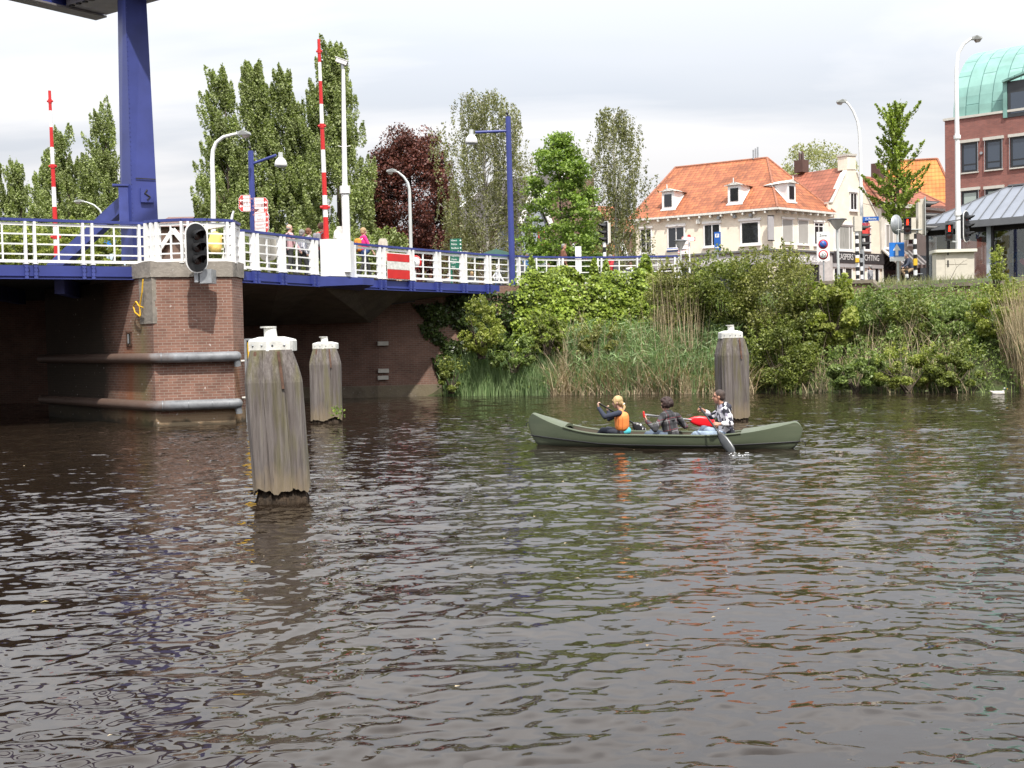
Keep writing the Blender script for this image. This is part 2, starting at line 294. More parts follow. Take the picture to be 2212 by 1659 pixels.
# copper roof
m, t, b, o = newmat('green_copper'); copper = m
c = N(t, 'ShaderNodeTexCoord'); br = N(t, 'ShaderNodeTexBrick'); br.offset = 0.37
q = N(t, 'ShaderNodeMapping'); q.inputs['Rotation'].default_value = (0, 0, R(90)); t.links.new(c.outputs['UV'], q.inputs[0]); t.links.new(q.outputs[0], br.inputs[0])
br.inputs['Scale'].default_value = 1; br.inputs['Brick Width'].default_value = 2.6; br.inputs['Row Height'].default_value = 0.85; br.inputs['Mortar Size'].default_value = 0.025
br.inputs['Color1'].default_value = (0.17, 0.335, 0.295, 1); br.inputs['Color2'].default_value = (0.215, 0.385, 0.34, 1); br.inputs['Mortar'].default_value = (0.06, 0.16, 0.14, 1)
n = noise(t, 1.0, 5); r = ramp(t, n.outputs[0], [(0.3, 0.8), (0.7, 1.1)]); t.links.new(mixcol(t, 1.0, br.outputs[0], r.outputs[0], 'MULTIPLY'), b.inputs['Base Color']); b.inputs['Roughness'].default_value = 0.6
bump(t, b, br.outputs['Fac'], 0.8, 0.04)

def stripemat(name, ca, cb_, axis, period, duty=0.5, coord='UV', soft=0.0):
    m, t, b, o = newmat(name)
    c = N(t, 'ShaderNodeTexCoord'); sp = N(t, 'ShaderNodeSeparateXYZ'); t.links.new(c.outputs[coord], sp.inputs[0])
    d = N(t, 'ShaderNodeMath', operation='DIVIDE'); t.links.new(sp.outputs[axis], d.inputs[0]); d.inputs[1].default_value = period
    f = N(t, 'ShaderNodeMath', operation='FRACT'); t.links.new(d.outputs[0], f.inputs[0])
    r = ramp(t, f.outputs[0], [(0.0, ca), (duty, cb_)], 'CONSTANT'); t.links.new(r.outputs[0], b.inputs['Base Color']); b.inputs['Roughness'].default_value = 0.6
    return m
awn_m = stripemat('striped_awning', (0.20, 0.18, 0.16), (0.85, 0.83, 0.76), 0, 0.62, 0.55)

def skin(name, c): return M(name, c, 0.55, var=0.08, scale=20)
skin1 = skin('pale_skin', (0.58, 0.36, 0.27)); skin2 = skin('tanned_skin', (0.48, 0.25, 0.17))

# ---------------------------------------------------------------- mesh builder
ORG = {}
class MB:
    def __init__(s): s.v = []; s.f = []; s.m = []; s.sm = []; s.mi = 0; s.smooth = False
    def add(s, vs, fs):
        k = len(s.v); s.v += [Vector(v) for v in vs]
        for f in fs: s.f.append([i + k for i in f]); s.m.append(s.mi); s.sm.append(s.smooth)
        return s
    def quad(s, a, b, c, d): return s.add([a, b, c, d], [(0, 1, 2, 3)])
    def poly(s, pts): return s.add(pts, [tuple(range(len(pts)))])
    def obox(s, o, ux, uy, uz):               # box from corner o with edge vectors
        o, ux, uy, uz = map(Vector, (o, ux, uy, uz))
        v = [o, o + ux, o + ux + uy, o + uy]; v += [p + uz for p in v]
        f = [(0, 3, 2, 1), (4, 5, 6, 7), (0, 1, 5, 4), (1, 2, 6, 5), (2, 3, 7, 6), (3, 0, 4, 7)]
        if ux.cross(uy).dot(uz) < 0: f = [tuple(reversed(q)) for q in f]
        return s.add(v, f)
    def box(s, c, size, rz=0.0, tilt=None):
        c = Vector(c); M3 = Matrix.Rotation(rz, 3, 'Z')
        if tilt is not None: M3 = tilt @ M3
        x, y, z = (M3 @ Vector((size[0], 0, 0))), (M3 @ Vector((0, size[1], 0))), (M3 @ Vector((0, 0, size[2])))
        return s.obox(c - x / 2 - y / 2 - z / 2, x, y, z)
    def beam(s, a, b, w, h, up=(0, 0, 1)):
        a, b = Vector(a), Vector(b); d = (b - a); up = Vector(up); sd_ = d.cross(up)
        if sd_.length < 1e-5: sd_ = d.cross(Vector((0, 1, 0)))
        sd_.normalize(); n = sd_.cross(d).normalized()
        return s.obox(a - sd_ * w / 2 - n * h / 2, d, sd_ * w, n * h)
    def prism(s, pts, z0, z1):
        n = len(pts); area = sum(pts[i][0] * pts[(i + 1) % n][1] - pts[(i + 1) % n][0] * pts[i][1] for i in range(n))
        if area < 0: pts = pts[::-1]
        v = [(p[0], p[1], z0) for p in pts] + [(p[0], p[1], z1) for p in pts]
        return s.add(v, [tuple(range(n - 1, -1, -1)), tuple(range(n, 2 * n))] + [(i, (i + 1) % n, n + (i + 1) % n, n + i) for i in range(n)])
    def tube(s, pts, rad, n=10, caps=True):
        pts = [Vector(p) for p in pts]; rs = rad if hasattr(rad, '__len__') else [rad] * len(pts)
        vs = []; prev = None
        for i, p in enumerate(pts):
            d = (pts[min(i + 1, len(pts) - 1)] - pts[max(i - 1, 0)]).normalized()
            if prev is None:
                a = d.orthogonal().normalized()
            else:
                a = (prev - d * prev.dot(d));  a = a.normalized() if a.length > 1e-6 else d.orthogonal().normalized()
            prev = a; b_ = d.cross(a)
            for k in range(n):
                th = 2 * math.pi * k / n; vs.append(p + (a * math.cos(th) + b_ * math.sin(th)) * rs[i])
        fs = []
        for i in range(len(pts) - 1):
            for k in range(n):
                q = (k + 1) % n; fs.append((i * n + k, i * n + q, (i + 1) * n + q, (i + 1) * n + k))
        old = s.smooth; s.smooth = n > 6
        s.add(vs, fs); s.smooth = old
        if caps:
            m0 = len(vs); s.add([vs[k] for k in range(n)], [tuple(range(n - 1, -1, -1))]); s.add([vs[m0 - n + k] for k in range(n)], [tuple(range(n))])
        return s
    def lathe(s, base, prof, n=16, axis=(0, 0, 1), a0=0.0, a1=2 * math.pi):
        ax = Vector(axis).normalized(); a = ax.orthogonal().normalized(); b_ = ax.cross(a); base = Vector(base)
        full = abs(a1 - a0 - 2 * math.pi) < 1e-6; cnt = n if full else n + 1; vs = []
        for r_, h in prof:
            for k in range(cnt):
                th = a0 + (a1 - a0) * k / n; vs.append(base + ax * h + (a * math.cos(th) + b_ * math.sin(th)) * r_)
        fs = []
        for i in range(len(prof) - 1):
            for k in range(n):
                q = (k + 1) % cnt; fs.append((i * cnt + k, i * cnt + q, (i + 1) * cnt + q, (i + 1) * cnt + k))
        old = s.smooth; s.smooth = True; s.add(vs, fs); s.smooth = old
        return s
    def ell(s, c, r3, n=12, m_=8, rot=None):
        c = Vector(c); vs = []; fs = []
        for i in range(m_ + 1):
            ph = math.pi * i / m_
            for k in range(n):
                th = 2 * math.pi * k / n
                p = Vector((math.sin(ph) * math.cos(th) * r3[0], math.sin(ph) * math.sin(th) * r3[1], math.cos(ph) * r3[2]))
                if rot is not None: p = rot @ p
                vs.append(c + p)
        for i in range(m_):
            for k in range(n):
                q = (k + 1) % n; fs.append((i * n + k, (i + 1) * n + k, (i + 1) * n + q, i * n + q))
        old = s.smooth; s.smooth = True; s.add(vs, fs); s.smooth = old
        return s
    def build(s, name, mats, parent=None, origin=None, **tags):
        if parent is not None: org = ORG[parent]
        elif origin is not None: org = Vector(origin)
        else:
            zs = min(v.z for v in s.v); cx = sum(v.x for v in s.v) / len(s.v); cy = sum(v.y for v in s.v) / len(s.v); org = Vector((cx, cy, zs))
        me = bpy.data.meshes.new(name); me.from_pydata([tuple(v - org) for v in s.v], [], s.f)
        mats = mats if isinstance(mats, (list, tuple)) else [mats]
        for q in mats: me.materials.append(q)
        me.polygons.foreach_set('material_index', s.m); me.polygons.foreach_set('use_smooth', s.sm)
        uv = me.uv_layers.new(name='UVMap'); data = np.zeros(len(me.loops) * 2)
        for p in me.polygons:
            n = p.normal
            tx = Vector((0, 0, 1)).cross(n); tx = tx.normalized() if tx.length > 0.05 else Vector((1, 0, 0)); ty = n.cross(tx)
            for li in p.loop_indices:
                w_ = me.vertices[me.loops[li].vertex_index].co + org; data[2 * li] = w_.dot(tx); data[2 * li + 1] = w_.dot(ty)
        uv.data.foreach_set('uv', data)
        return finish(me, name, parent, org, tags)
def finish(me, name, parent, org, tags):
    ob = bpy.data.objects.new(name, me); COL.objects.link(ob)
    if parent is not None: ob.parent = parent
    else: ob.location = org
    ORG[ob] = org; tag(ob, **tags); return ob
def tag(o, label=None, cat=None, group=None, kind=None):
    if label: o['label'] = label
    if cat: o['category'] = cat
    if group: o['group'] = group
    if kind: o['kind'] = kind
    return o
def thing(name, loc, label, cat, group=None):
    o = bpy.data.objects.new(name, None); COL.objects.link(o); o.location = loc; o.empty_display_size = 0.3; ORG[o] = Vector(loc)
    return tag(o, label, cat, group)
KIDS = lambda o: [c for c in COL.objects if c.parent == o]
def copytree(o, parent=None):
    c = o.copy(); COL.objects.link(c); c.parent = parent; ORG[c] = ORG[o]
    for k in KIDS(o):
        if k is not c: copytree(k, c)
    return c
def text(s, size, loc, xdir, zdir, mat_, parent, name='lettering', align='CENTER', ex=0.004, sx=1.0, shear=0.0):
    cu = bpy.data.curves.new('txt', 'FONT'); cu.body = s; cu.size = size; cu.align_x = align; cu.align_y = 'CENTER'; cu.extrude = ex; cu.shear = shear; cu.resolution_u = 3
    ob = bpy.data.objects.new('txt', cu); me = bpy.data.meshes.new_from_object(ob)
    bpy.data.objects.remove(ob); bpy.data.curves.remove(cu)
    x = Vector(xdir).normalized(); z = Vector(zdir).normalized(); n = x.cross(z); org = ORG[parent]; loc = Vector(loc)
    for v in me.vertices: v.co = loc + x * v.co.x * sx + z * v.co.y + n * v.co.z - org
    me.name = name; me.materials.clear(); me.materials.append(mat_)
    return finish(me, name, parent, org, {})

# ================================================================ WATER AND GROUND
def grid_mesh(X, Y, Z, name, mat_, smooth=True, **tags):
    nr, nc = X.shape; co = np.stack([X, Y, Z], -1).reshape(-1, 3)
    i = np.arange(nr - 1)[:, None] * nc + np.arange(nc - 1)[None, :]
    f = np.stack([i, i + 1, i + nc + 1, i + nc], -1).reshape(-1, 4)
    me = bpy.data.meshes.new(name); me.vertices.add(len(co)); me.vertices.foreach_set('co', co.ravel())
    me.loops.add(f.size); me.loops.foreach_set('vertex_index', f.ravel()); me.polygons.add(len(f)); me.polygons.foreach_set('loop_start', np.arange(0, f.size, 4))
    me.update(calc_edges=True); me.polygons.foreach_set('use_smooth', np.full(len(f), smooth)); me.materials.append(mat_)
    return finish(me, name, None, Vector((0, 0, 0)), tags)
rng = np.random.default_rng(3)
rr = 1.2 * (62 / 1.2) ** (np.arange(1250) / 1249.0); th = np.radians(np.linspace(-34, 34, 900))
RR, TH = np.meshgrid(rr, th, indexing='ij'); WX = RR * np.sin(TH); WY = RR * np.cos(TH)
cell = np.maximum(RR * (rr[1] / rr[0] - 1), RR * (th[1] - th[0]))
WZ = np.zeros_like(WX)
patch = 0.75 + 0.35 * np.sin(WX * 0.5 + 1.3 * np.sin(WY * 0.23)) * np.sin(WY * 0.31 + 0.8 * np.sin(WX * 0.37 + 1))
for lam, cnt, sl, spread in ((1.9, 5, 0.016, 22), (0.95, 9, 0.030, 24), (0.5, 14, 0.042, 28), (0.27, 24, 0.072, 32), (0.15, 26, 0.080, 40), (0.085, 20, 0.05, 50)):
    for k in range(cnt):
        l = lam * rng.uniform(0.72, 1.35); a = np.radians(96 + rng.normal(0, spread)); kk = 2 * np.pi / l
        amp = sl / math.sqrt(cnt) * l / (2 * np.pi) * 1.41
        env = 1 + 0.55 * np.sin(WX * rng.uniform(0.3, 1.3) / lam * 0.5 + WY * rng.uniform(-.6, .6) / lam * 0.5 + rng.uniform(0, 6))
        fade = np.clip((l / cell - 2.5) / 2.5, 0, 1)
        WZ += amp * env * fade * patch * np.sin(kk * (WX * np.cos(a) + WY * np.sin(a)) + rng.uniform(0, 6.28))
# wake behind the canoe
for (sx, sy) in ((5.3, 20.75),):
    dxw = WX - sx; dyw = WY - sy
    d = np.abs(dyw + 0.10 * dxw) - 0.30 * dxw
    WZ += np.where(dxw > 0, 0.012 * np.exp(-(d / 0.28) ** 2) * np.exp(-dxw / 5) * np.cos(d * 14), 0)
grid_mesh(WX, WY, WZ, 'water', water_m, kind='structure')
b = MB(); wz = -0.012
b.add([(-500, -120, wz), (500, -120, wz), (500, 75, wz), (-500, 75, wz)], [(0, 1, 2, 3)])
b.build('canal_water', water_m, origin=(0, 0, 0), kind='structure')

BANK = [(-400, 60), (-60, 56), (-20, 50), (-6.5, 47.5), (-4.2, 45.6), (-2.8, 44.3), (2, 43.3), (7.4, 41.9), (12, 40.2), (16.4, 37.9), (24, 34), (45, 22), (140, -60), (400, -300)]
PROF = [(-14, -2.2), (-4, -1.4), (-0.8, -0.35), (0.25, 0.05), (1.2, 0.75), (2.6, 1.7), (4.2, 2.7), (5.2, 3.1), (6.0, 3.2), (6.4, 3.6), (7.5, 4.02), (30, 4.05), (120, 4.1), (700, 4.2)]
nb = len(BANK); bx = np.array([p[0] for p in BANK], float); by = np.array([p[1] for p in BANK], float)
tx = np.gradient(bx); ty = np.gradient(by); ln = np.hypot(tx, ty); nx, ny = -ty / ln, tx / ln
nx[:4] = 0.0; ny[:4] = 1.0; nx[4:] = nx[4:] * 0.8; ny[4:] = np.sqrt(1 - nx[4:] ** 2)
GX = bx[:, None] + nx[:, None] * np.array([p[0] for p in PROF])[None]; GY = by[:, None] + ny[:, None] * np.array([p[0] for p in PROF])[None]
GZ = np.tile(np.array([p[1] for p in PROF]), (nb, 1)).astype(float)
grid_mesh(GX.T, GY.T, GZ.T, 'ground', ground_m, smooth=False, kind='structure')
def bankpt(x, off):                                    # a point on the bank at lateral place x, off metres up from the waterline
    i = max(0, min(nb - 2, int(np.searchsorted(bx, x) - 1))); t = (x - bx[i]) / (bx[i + 1] - bx[i])
    q = Vector((x, by[i] + (by[i + 1] - by[i]) * t, 0)); q.y += off
    zz = np.interp(off, [p[0] for p in PROF], [p[1] for p in PROF]); q.z = zz; return q
# street and pavement beyond the quay
b = MB(); b.prism([(-60, 60), (-6, 50.5), (3, 52), (14, 53), (26, 49), (60, 36), (80, 50), (40, 68), (20, 72), (4, 66), (-10, 62), (-60, 75)], 4.02, 4.09)
b.build('road', asphalt, origin=(0, 55, 4), kind='structure')
pav = M('brick_pavement', (0.22, 0.15, 0.12), 0.9, var=0.25, scale=4, bmp=0.3)
b = MB(); b.prism([(4, 67), (20, 73), (40, 69), (80, 51), (110, 90), (40, 110), (-20, 100), (-30, 72), (-10, 63.5)], 4.04, 4.19)
b.build('pavement', pav, origin=(20, 75, 4), kind='structure')

# ================================================================ BRIDGE
ZR = 5.38
LEFT = [(-60, 469), (0, 470), (150, 475), (312, 480)]
PIERR = [(314, 477), (345, 474), (392, 472), (446, 472), (497, 474), (514, 482)]
RIGHT = [(519, 495), (600, 505), (690, 515.5), (759, 524), (880, 535), (1031, 547), (1106, 551), (1140, 553), (1250, 554.5), (1350, 553.5), (1470, 551)]
def railpt(poly, px):
    if px <= poly[0][0]: i = 0
    else: i = max(j for j in range(len(poly) - 1) if poly[j][0] <= px) if px < poly[-1][0] else len(poly) - 2
    (x0, y0), (x1, y1) = poly[i], poly[i + 1]; t = (px - x0) / (x1 - x0); return onz(px, y0 + (y1 - y0) * t, ZR)
def edge(poly, dz=0, off=0): return [Vector((q.x, q.y + off, ZR + dz)) for q in [railpt(poly, p[0]) for p in poly]]
eL, eP, eR = edge(LEFT), edge(PIERR), edge(RIGHT)
dl = (eL[1] - eL[3]).normalized(); farL = eL[1] + dl * 16
DECK = [(farL.x, farL.y)] + [(p.x, p.y + 0.02) for p in eL[1:]] + [(p.x + .02, p.y + 1.3) for p in eP[1:5]] + [(p.x, p.y + 0.03) for p in eR[:8]]
b = MB(); b.prism(DECK + [(1.2, 52), (-8, 51.5), (-26, 50), (-44, 36)], 3.95, 4.2)
bridge = thing('road_bridge', (-8, 38, 4.2), 'long blue-edged road bridge with pale concrete underside crossing the canal', 'bridge')
ORG[bridge] = Vector((-8, 38, 4.2))
bm_ = bmesh.new()
deck = b.build('deck', asphalt, bridge)
bm_.from_mesh(deck.data); bmesh.ops.triangulate(bm_, faces=[f for f in bm_.faces if len(f.verts) > 4]); bm_.to_mesh(deck.data); bm_.free()
def girder(pts, z0, z1, posts, low=True):
    g = MB()
    for a, c in zip(pts[:-1], pts[1:]):
        g.beam((a.x, a.y, (z0 + z1) / 2), (c.x, c.y, (z0 + z1) / 2), 0.05, z1 - z0)
        d = (c - a).normalized(); n = Vector((d.y, -d.x, 0)).normalized(); n = n if n.y < 0 else -n
        if low: g.beam(Vector((a.x, a.y, z0 + 0.085)) + n * 0.05, Vector((c.x, c.y, z0 + 0.085)) + n * 0.05, 0.06, 0.012)
        g.beam(Vector((a.x, a.y, z0 + 0.012)) + n * 0.045, Vector((c.x, c.y, z0 + 0.012)) + n * 0.045, 0.11, 0.02)
    o = g.build('edge_girder', blue, bridge)
    for p, n in posts:
        q = Vector((p.x, p.y, 0)) + n * 0.07; rb = MB()
        rb.box((q.x, q.y, (z0 + z1) / 2 + 0.03), (0.09, 0.12, z1 - z0 + 0.05), math.atan2(n.y, n.x) + math.pi / 2)
        for zz in (z0 + 0.1, z0 + 0.2, z1 - 0.05):
            s_ = Vector((-n.y, n.x, 0))
            for k in (-1, 1): rb.box(q + n * 0.065 + s_ * 0.03 * k + Vector((0, 0, zz)), (0.02, 0.02, 0.02), math.atan2(n.y, n.x))
        rb.build('stiffener', bluel, o)
def nrm(poly, px):
    a, c = railpt(poly, px - 6), railpt(poly, px + 6); d = (c - a).normalized(); n = Vector((d.y, -d.x, 0)).normalized(); return n if n.y < 0 else -n
LP = [-74, -54, 52, 72, 176.5, 196.5, 298, 311.6]
RP = [542, 550.5, 600.6, 608.5, 670, 678.7, 815.7, 825.5, 880, 888, 938, 946, 994.5, 1002, 1048, 1055, 1099, 1147.2, 1156, 1205, 1213]
RP2 = [1290, 1298, 1376, 1384, 1457, 1466]
girder([farL] + eL[1:], 3.84, 4.19, [(railpt(LEFT, p), nrm(LEFT, p)) for p in LP])
girder(eR[:8], 3.84, 4.17, [(railpt(RIGHT, p), nrm(RIGHT, p)) for p in RP if p < 1100])
# concrete soffit of the right span
F = [Vector((p.x, p.y + .06, 3.9)) for p in eR]
F0, F1, F2, F3, F4, F5, F6, F7 = F[:8]
B0, B1, B2, B3 = Vector((-13, 43.9, 2.78)), Vector((-9, 44.0, 2.78)), Vector((-5.25, 44.25, 2.80)), Vector((-4.98, 44.5, 3.43))
K2, K3 = Vector((-2.6, 45.1, 3.6)), Vector((1.0, 46.9, 3.8))
b = MB()
for tri in ((F0, F1, B0), (F1, B1, B0), (F1, F2, B1), (F2, B2, B1), (F2, F3, B2), (F3, F4, B2), (F4, B3, B2), (F4, F5, B3), (F5, K2, B3), (F5, F6, K2), (F6, F7, K2), (F7, K3, K2)): b.add(tri, [(0, 1, 2)])
up = Vector((0, 0, 0.12))
b.quad(B0, B1, B1 + up * 8, B0 + up * 8); b.quad(B1, B2, B2 + up * 6, B1 + up * 8)
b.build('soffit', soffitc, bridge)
b = MB(); b.beam(B2 + Vector((0, -.03, 0)), B3 + Vector((0, -.05, 0)), 0.05, 0.06); b.beam(B3 + Vector((0, -.05, 0)), F5 + Vector((0, 0, -0.06)), 0.05, 0.05)
b.build('drip_trim', darkmetal, bridge)
# cross beams under the lifting span
b = MB()
for k in range(7):
    a = eL[3] + (eL[1] - eL[3]).normalized() * (1.2 + 2.4 * k); b.box((a.x - 2, a.y + 4.2, 3.72), (0.25, 8, 0.42), R(12))
b.build('cross_beam', bluel, bridge)

# bulkhead that carries the barrier
def corbel():
    a, c = railpt(RIGHT, 668), railpt(RIGHT, 775); n = nrm(RIGHT, 720); n = n * 0.62
    d = (c - a); p1 = a + d * 0.72 + n; p2 = a + d * 0.98 + n * 0.95; b = MB()
    tp = [Vector((q.x, q.y, 4.18)) for q in (a, p1, p2, c)]; lo = [Vector((a.x, a.y, 3.84)), Vector((p1.x, p1.y, 3.93)), Vector((p2.x, p2.y, 3.95)), Vector((c.x, c.y, 3.80))]
    lo[1] += Vector((0, 0, 0.02))
    b.add(tp + lo, [(0, 1, 2, 3), (7, 6, 5, 4), (0, 4, 5, 1), (1, 5, 6, 2), (2, 6, 7, 3)])
    b.build('barrier_platform', blue, bridge)
    return a, p1, p2, c
CB = corbel()

# ---------------------------------------------------------------- railings
def railing(name, poly, posts, mids, label, breaks=(), zb=4.22, lo=4.30, start=None, endp=None):
    a0 = railpt(poly, posts[0] if start is None else start)
    root = thing(name, (a0.x, a0.y, zb), label, 'railing', 'bridge railings')
    pts = [railpt(poly, p[0]) for p in poly]
    def seg(pa, pb):                                     # polyline between two pixels
        mid = [p[0] for p in poly if pa < p[0] < pb]; return [railpt(poly, q) for q in [pa] + mid + [pb]]
    runs = []; cur = start if start is not None else posts[0]; end = endp if endp is not None else posts[-1]
    for (q0, q1) in breaks: runs.append((cur, q0)); cur = q1
    runs.append((cur, end))
    for pa, pb in runs:
        h = MB(); sp = seg(pa, pb)
        for a, c in zip(sp[:-1], sp[1:]): h.beam(a + Vector((0, 0, -0.035)), c + Vector((0, 0, -0.035)), 0.15, 0.07)
        h.build('handrail', blue, root)
        for z, hh, ww in ((5.24, 0.07, 0.05), (4.99, 0.038, 0.04), (4.735, 0.038, 0.04), (4.48, 0.038, 0.04), (lo, 0.075, 0.05)):
            h = MB()
            for a, c in zip(sp[:-1], sp[1:]): h.beam(Vector((a.x, a.y, z)), Vector((c.x, c.y, z)), ww, hh)
            h.build('rail', white, root)
    for p in posts:
        if any(q0 < p < q1 for q0, q1 in breaks): continue
        q = railpt(poly, p); n = nrm(poly, p); ang = math.atan2(n.y, n.x) + math.pi / 2; h = MB()
        h.obox(Vector((q.x, q.y, zb)) - n.cross(Vector((0, 0, 1))) * 0.03 - n * 0.05, n.cross(Vector((0, 0, 1))) * 0.06, n * 0.17, Vector((0, 0, 5.30 - zb)))
        h.box((q.x + n.x * .04, q.y + n.y * .04, zb + .01), (0.12, 0.22, 0.02), ang); h.build('post', white, root)
    for p in mids:
        q = railpt(poly, p); n = nrm(poly, p); ang = math.atan2(n.y, n.x) + math.pi / 2; h = MB()
        h.box((q.x, q.y, (5.26 + lo) / 2), (0.04, 0.045, 5.26 - lo), ang); h.build('baluster', white, root)
    return root
railing('bridge_railing', LEFT, LP, [-10 + 13, 124, 245], 'white railing with blue handrail along the left span over the dark opening', start=-74)
railing('bridge_railing', PIERR, [318.5, 331, 342, 392.7, 405.8, 487.8, 497.5, 513.5], [368, 446, 505], 'short white railing bay standing on the brick pier behind the round-ended signal', start=315, endp=514)
BR = [(686, 754)]
mid = lambda a, c: (a + c) / 2
railing('bridge_railing', RIGHT, [519.5] + RP[:6] + [761] + RP[6:17], [575, 639.5, 788, 913, 970, 1025, 1077], 'long white railing of the right span between pier and tall blue lamp post', breaks=BR, start=519, endp=1112)
railing('bridge_railing', RIGHT, [1118] + RP[17:] + RP2, [1133, 1180, 1251, 1337, 1421], 'ivy-grown white railing on the quay right of the tall blue lamp post', start=1113, endp=1469, zb=4.15)
# red-white-red board hung on the railing
a, c = railpt(RIGHT, 829), railpt(RIGHT, 877); n = nrm(RIGHT, 850) * 0.13
def board(z0, z1, m_, name, par, off=0.0):
    b = MB(); b.obox(Vector((a.x, a.y, z0)) + n * (1 + off), c - a, n * 0.12, Vector((0, 0, z1 - z0))); return b.build(name, m_, par)
rs = thing('warning_board', (a.x, a.y, 4.25), 'red and white horizontally banded board fixed to the bridge railing', 'board')
board(4.22, 5.14, white, 'backing_plate', rs, -0.13)
board(4.85, 5.11, red, 'red_band', rs); board(4.25, 4.56, red, 'red_band', rs); board(4.572, 4.838, whitew, 'white_band', rs)
# bulb on the pier rail, ring on the rail
q = railpt(PIERR, 500); b = MB(); b.tube([q, q + Vector((0.03, 0, .14))], 0.035, 8); b.tube([q + Vector((0.03, 0, .14)), q + Vector((0.07, 0, .24))], 0.03, 8)
tag(b.build('rail_camera', white), 'small white stub camera on the corner of the pier handrail', 'camera')

# ---------------------------------------------------------------- pier
def gp(px, Y): q = at(px, 700, Y); return (q.x, q.y)
pA = gp(331, 30.7); pB1 = gp(503, 31.2); pB2 = gp(526, 32.3); pC = gp(202, 33.6); pD = (-14.2, 36.2)
PL = [pD, pC, pA, pB1, pB2, (-8.6, 37.5), (-11.5, 39.5)]
pier = thing('bridge_pier', (-9, 33, 0), 'brick bridge pier with a cracked concrete top and two grey fender tubes', 'pier')
def offs(pts, d):
    res = []
    for i, p in enumerate(pts):
        a_ = Vector((*pts[i - 1], 0)); c_ = Vector((*pts[(i + 1) % len(pts)], 0)); p = Vector((*p, 0))
        n1_ = (p - a_).normalized(); n2_ = (c_ - p).normalized(); o1 = Vector((n1_.y, -n1_.x, 0)); o2 = Vector((n2_.y, -n2_.x, 0))
        m_ = (o1 + o2).normalized(); k = d / max(0.4, m_.dot(o1)); res.append((p.x + m_.x * k, p.y + m_.y * k))
    return res
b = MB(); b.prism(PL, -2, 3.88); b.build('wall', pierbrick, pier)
# concrete top, a little chipped
b = MB(); top = offs([pC, pA, pB1, pB2, (-8.6, 37.5), (-11.5, 39.5)], 0.05)
def chipped(pts, z0, z1, seed):
    rnd = random.Random(seed); bm = MB(); ring0 = []; ring1 = []
    for i in range(len(pts)):
        p = Vector((*pts[i], 0)); q = Vector((*pts[(i + 1) % len(pts)], 0)); k = max(1, int((q - p).length / 0.18))
        for j in range(k):
            s_ = p + (q - p) * (j / k); ring0.append(Vector((s_.x, s_.y, z0 + rnd.uniform(-.012, .012)))); ring1.append(Vector((s_.x + rnd.uniform(-.012, .012), s_.y + rnd.uniform(0, .02), z1 + rnd.uniform(-.035, .012))))
    n_ = len(ring0); bm.add(ring0 + ring1, [(i, (i + 1) % n_, n_ + (i + 1) % n_, n_ + i) for i in range(n_)] + [tuple(range(n_, 2 * n_))]); return bm
chipped(top, 3.86, 4.27, 4).build('concrete_cap', concrete, pier)
dA = (Vector((*pC, 0)) - Vector((*pA, 0))).normalized(); qa = Vector((*pA, 0)); nL = Vector((-dA.y, dA.x, 0)); nL = nL if nL.y < 0 else -nL
b = MB(); b.obox(Vector((qa.x, qa.y, 2.66)) + nL * 0.02 - dA * 0.03, dA * 0.78, -nL * 0.3, Vector((0, 0, 1.19))); b.obox(Vector((qa.x + .01, qa.y - .03, 2.66)), Vector((0.22, 0.14, 0)), Vector((0, 0.3, 0)), Vector((0, 0, 0.42)))
b.obox(Vector((qa.x + .01, qa.y - .03, 3.25)), Vector((0.17, 0.11, 0)), Vector((0, 0.3, 0)), Vector((0, 0, 0.62)))
b.build('concrete_quoin', concrete, pier)
# fender tubes
fen = M('fender_steel', (0.17, 0.18, 0.195), 0.5, 0.2, var=0.35, scale=3)
m, t, bb, o = newmat('fender_tube'); n_ = noise(t, 1.6, 6, rough=0.7)
g = N(t, 'ShaderNodeNewGeometry'); sp = N(t, 'ShaderNodeSeparateXYZ'); t.links.new(g.outputs['Position'], sp.inputs[0])
ma = N(t, 'ShaderNodeMath', operation='MULTIPLY_ADD'); t.links.new(n_.outputs[0], ma.inputs[0]); ma.inputs[1].default_value = 2.2; t.links.new(sp.outputs[0], ma.inputs[2])
f = ramp(t, ma.outputs[0], [(0, 0), (1, 0)]); mr = N(t, 'ShaderNodeMapRange'); t.links.new(ma.outputs[0], mr.inputs[0]); mr.inputs[1].default_value = -8.4; mr.inputs[2].default_value = -7.6; mr.inputs[3].default_value = 0.85; mr.inputs[4].default_value = 0.0
n5 = noise(t, 5, 4); r5 = ramp(t, n5.outputs[0], [(0.3, (0.12, 0.125, 0.135)), (0.7, (0.21, 0.22, 0.235))])
t.links.new(mixcol(t, mr.outputs[0], r5.outputs[0], (0.10, 0.055, 0.035)), bb.inputs['Base Color']); bb.inputs['Roughness'].default_value = 0.55
fender = m
for z in (1.76, 0.52):
    o1 = offs([pD, pC, pA, pB1, pB2], 0.13); rr_ = 0.135
    pts = [Vector((*o1[0], z)), Vector((*o1[1], z)), Vector((*o1[2], z))]
    e_ = Vector((*o1[2], z)).lerp(Vector((*o1[3], z)), 0.985)
    path = [pts[0], pts[1], pts[2] + dA * 0.25, pts[2] + (e_ - pts[2]).normalized() * 0.2, e_]
    b = MB(); b.tube(path, rr_, 16); b.ell(e_, (rr_, rr_, rr_)); b.tube([e_, e_ + Vector((0.02, 0.04, -0.26))], 0.09, 10)
    o = b.build('fender_tube', fender, pier)
    for s_ in (0.12, 0.42, 0.7, 0.9):
        c_ = pts[2].lerp(e_, s_); dd = (e_ - pts[2]).normalized(); b = MB(); b.tube([c_ - dd * 0.012, c_ + dd * 0.012], rr_ + 0.006, 16); b.build('joint_ring', fen, o)
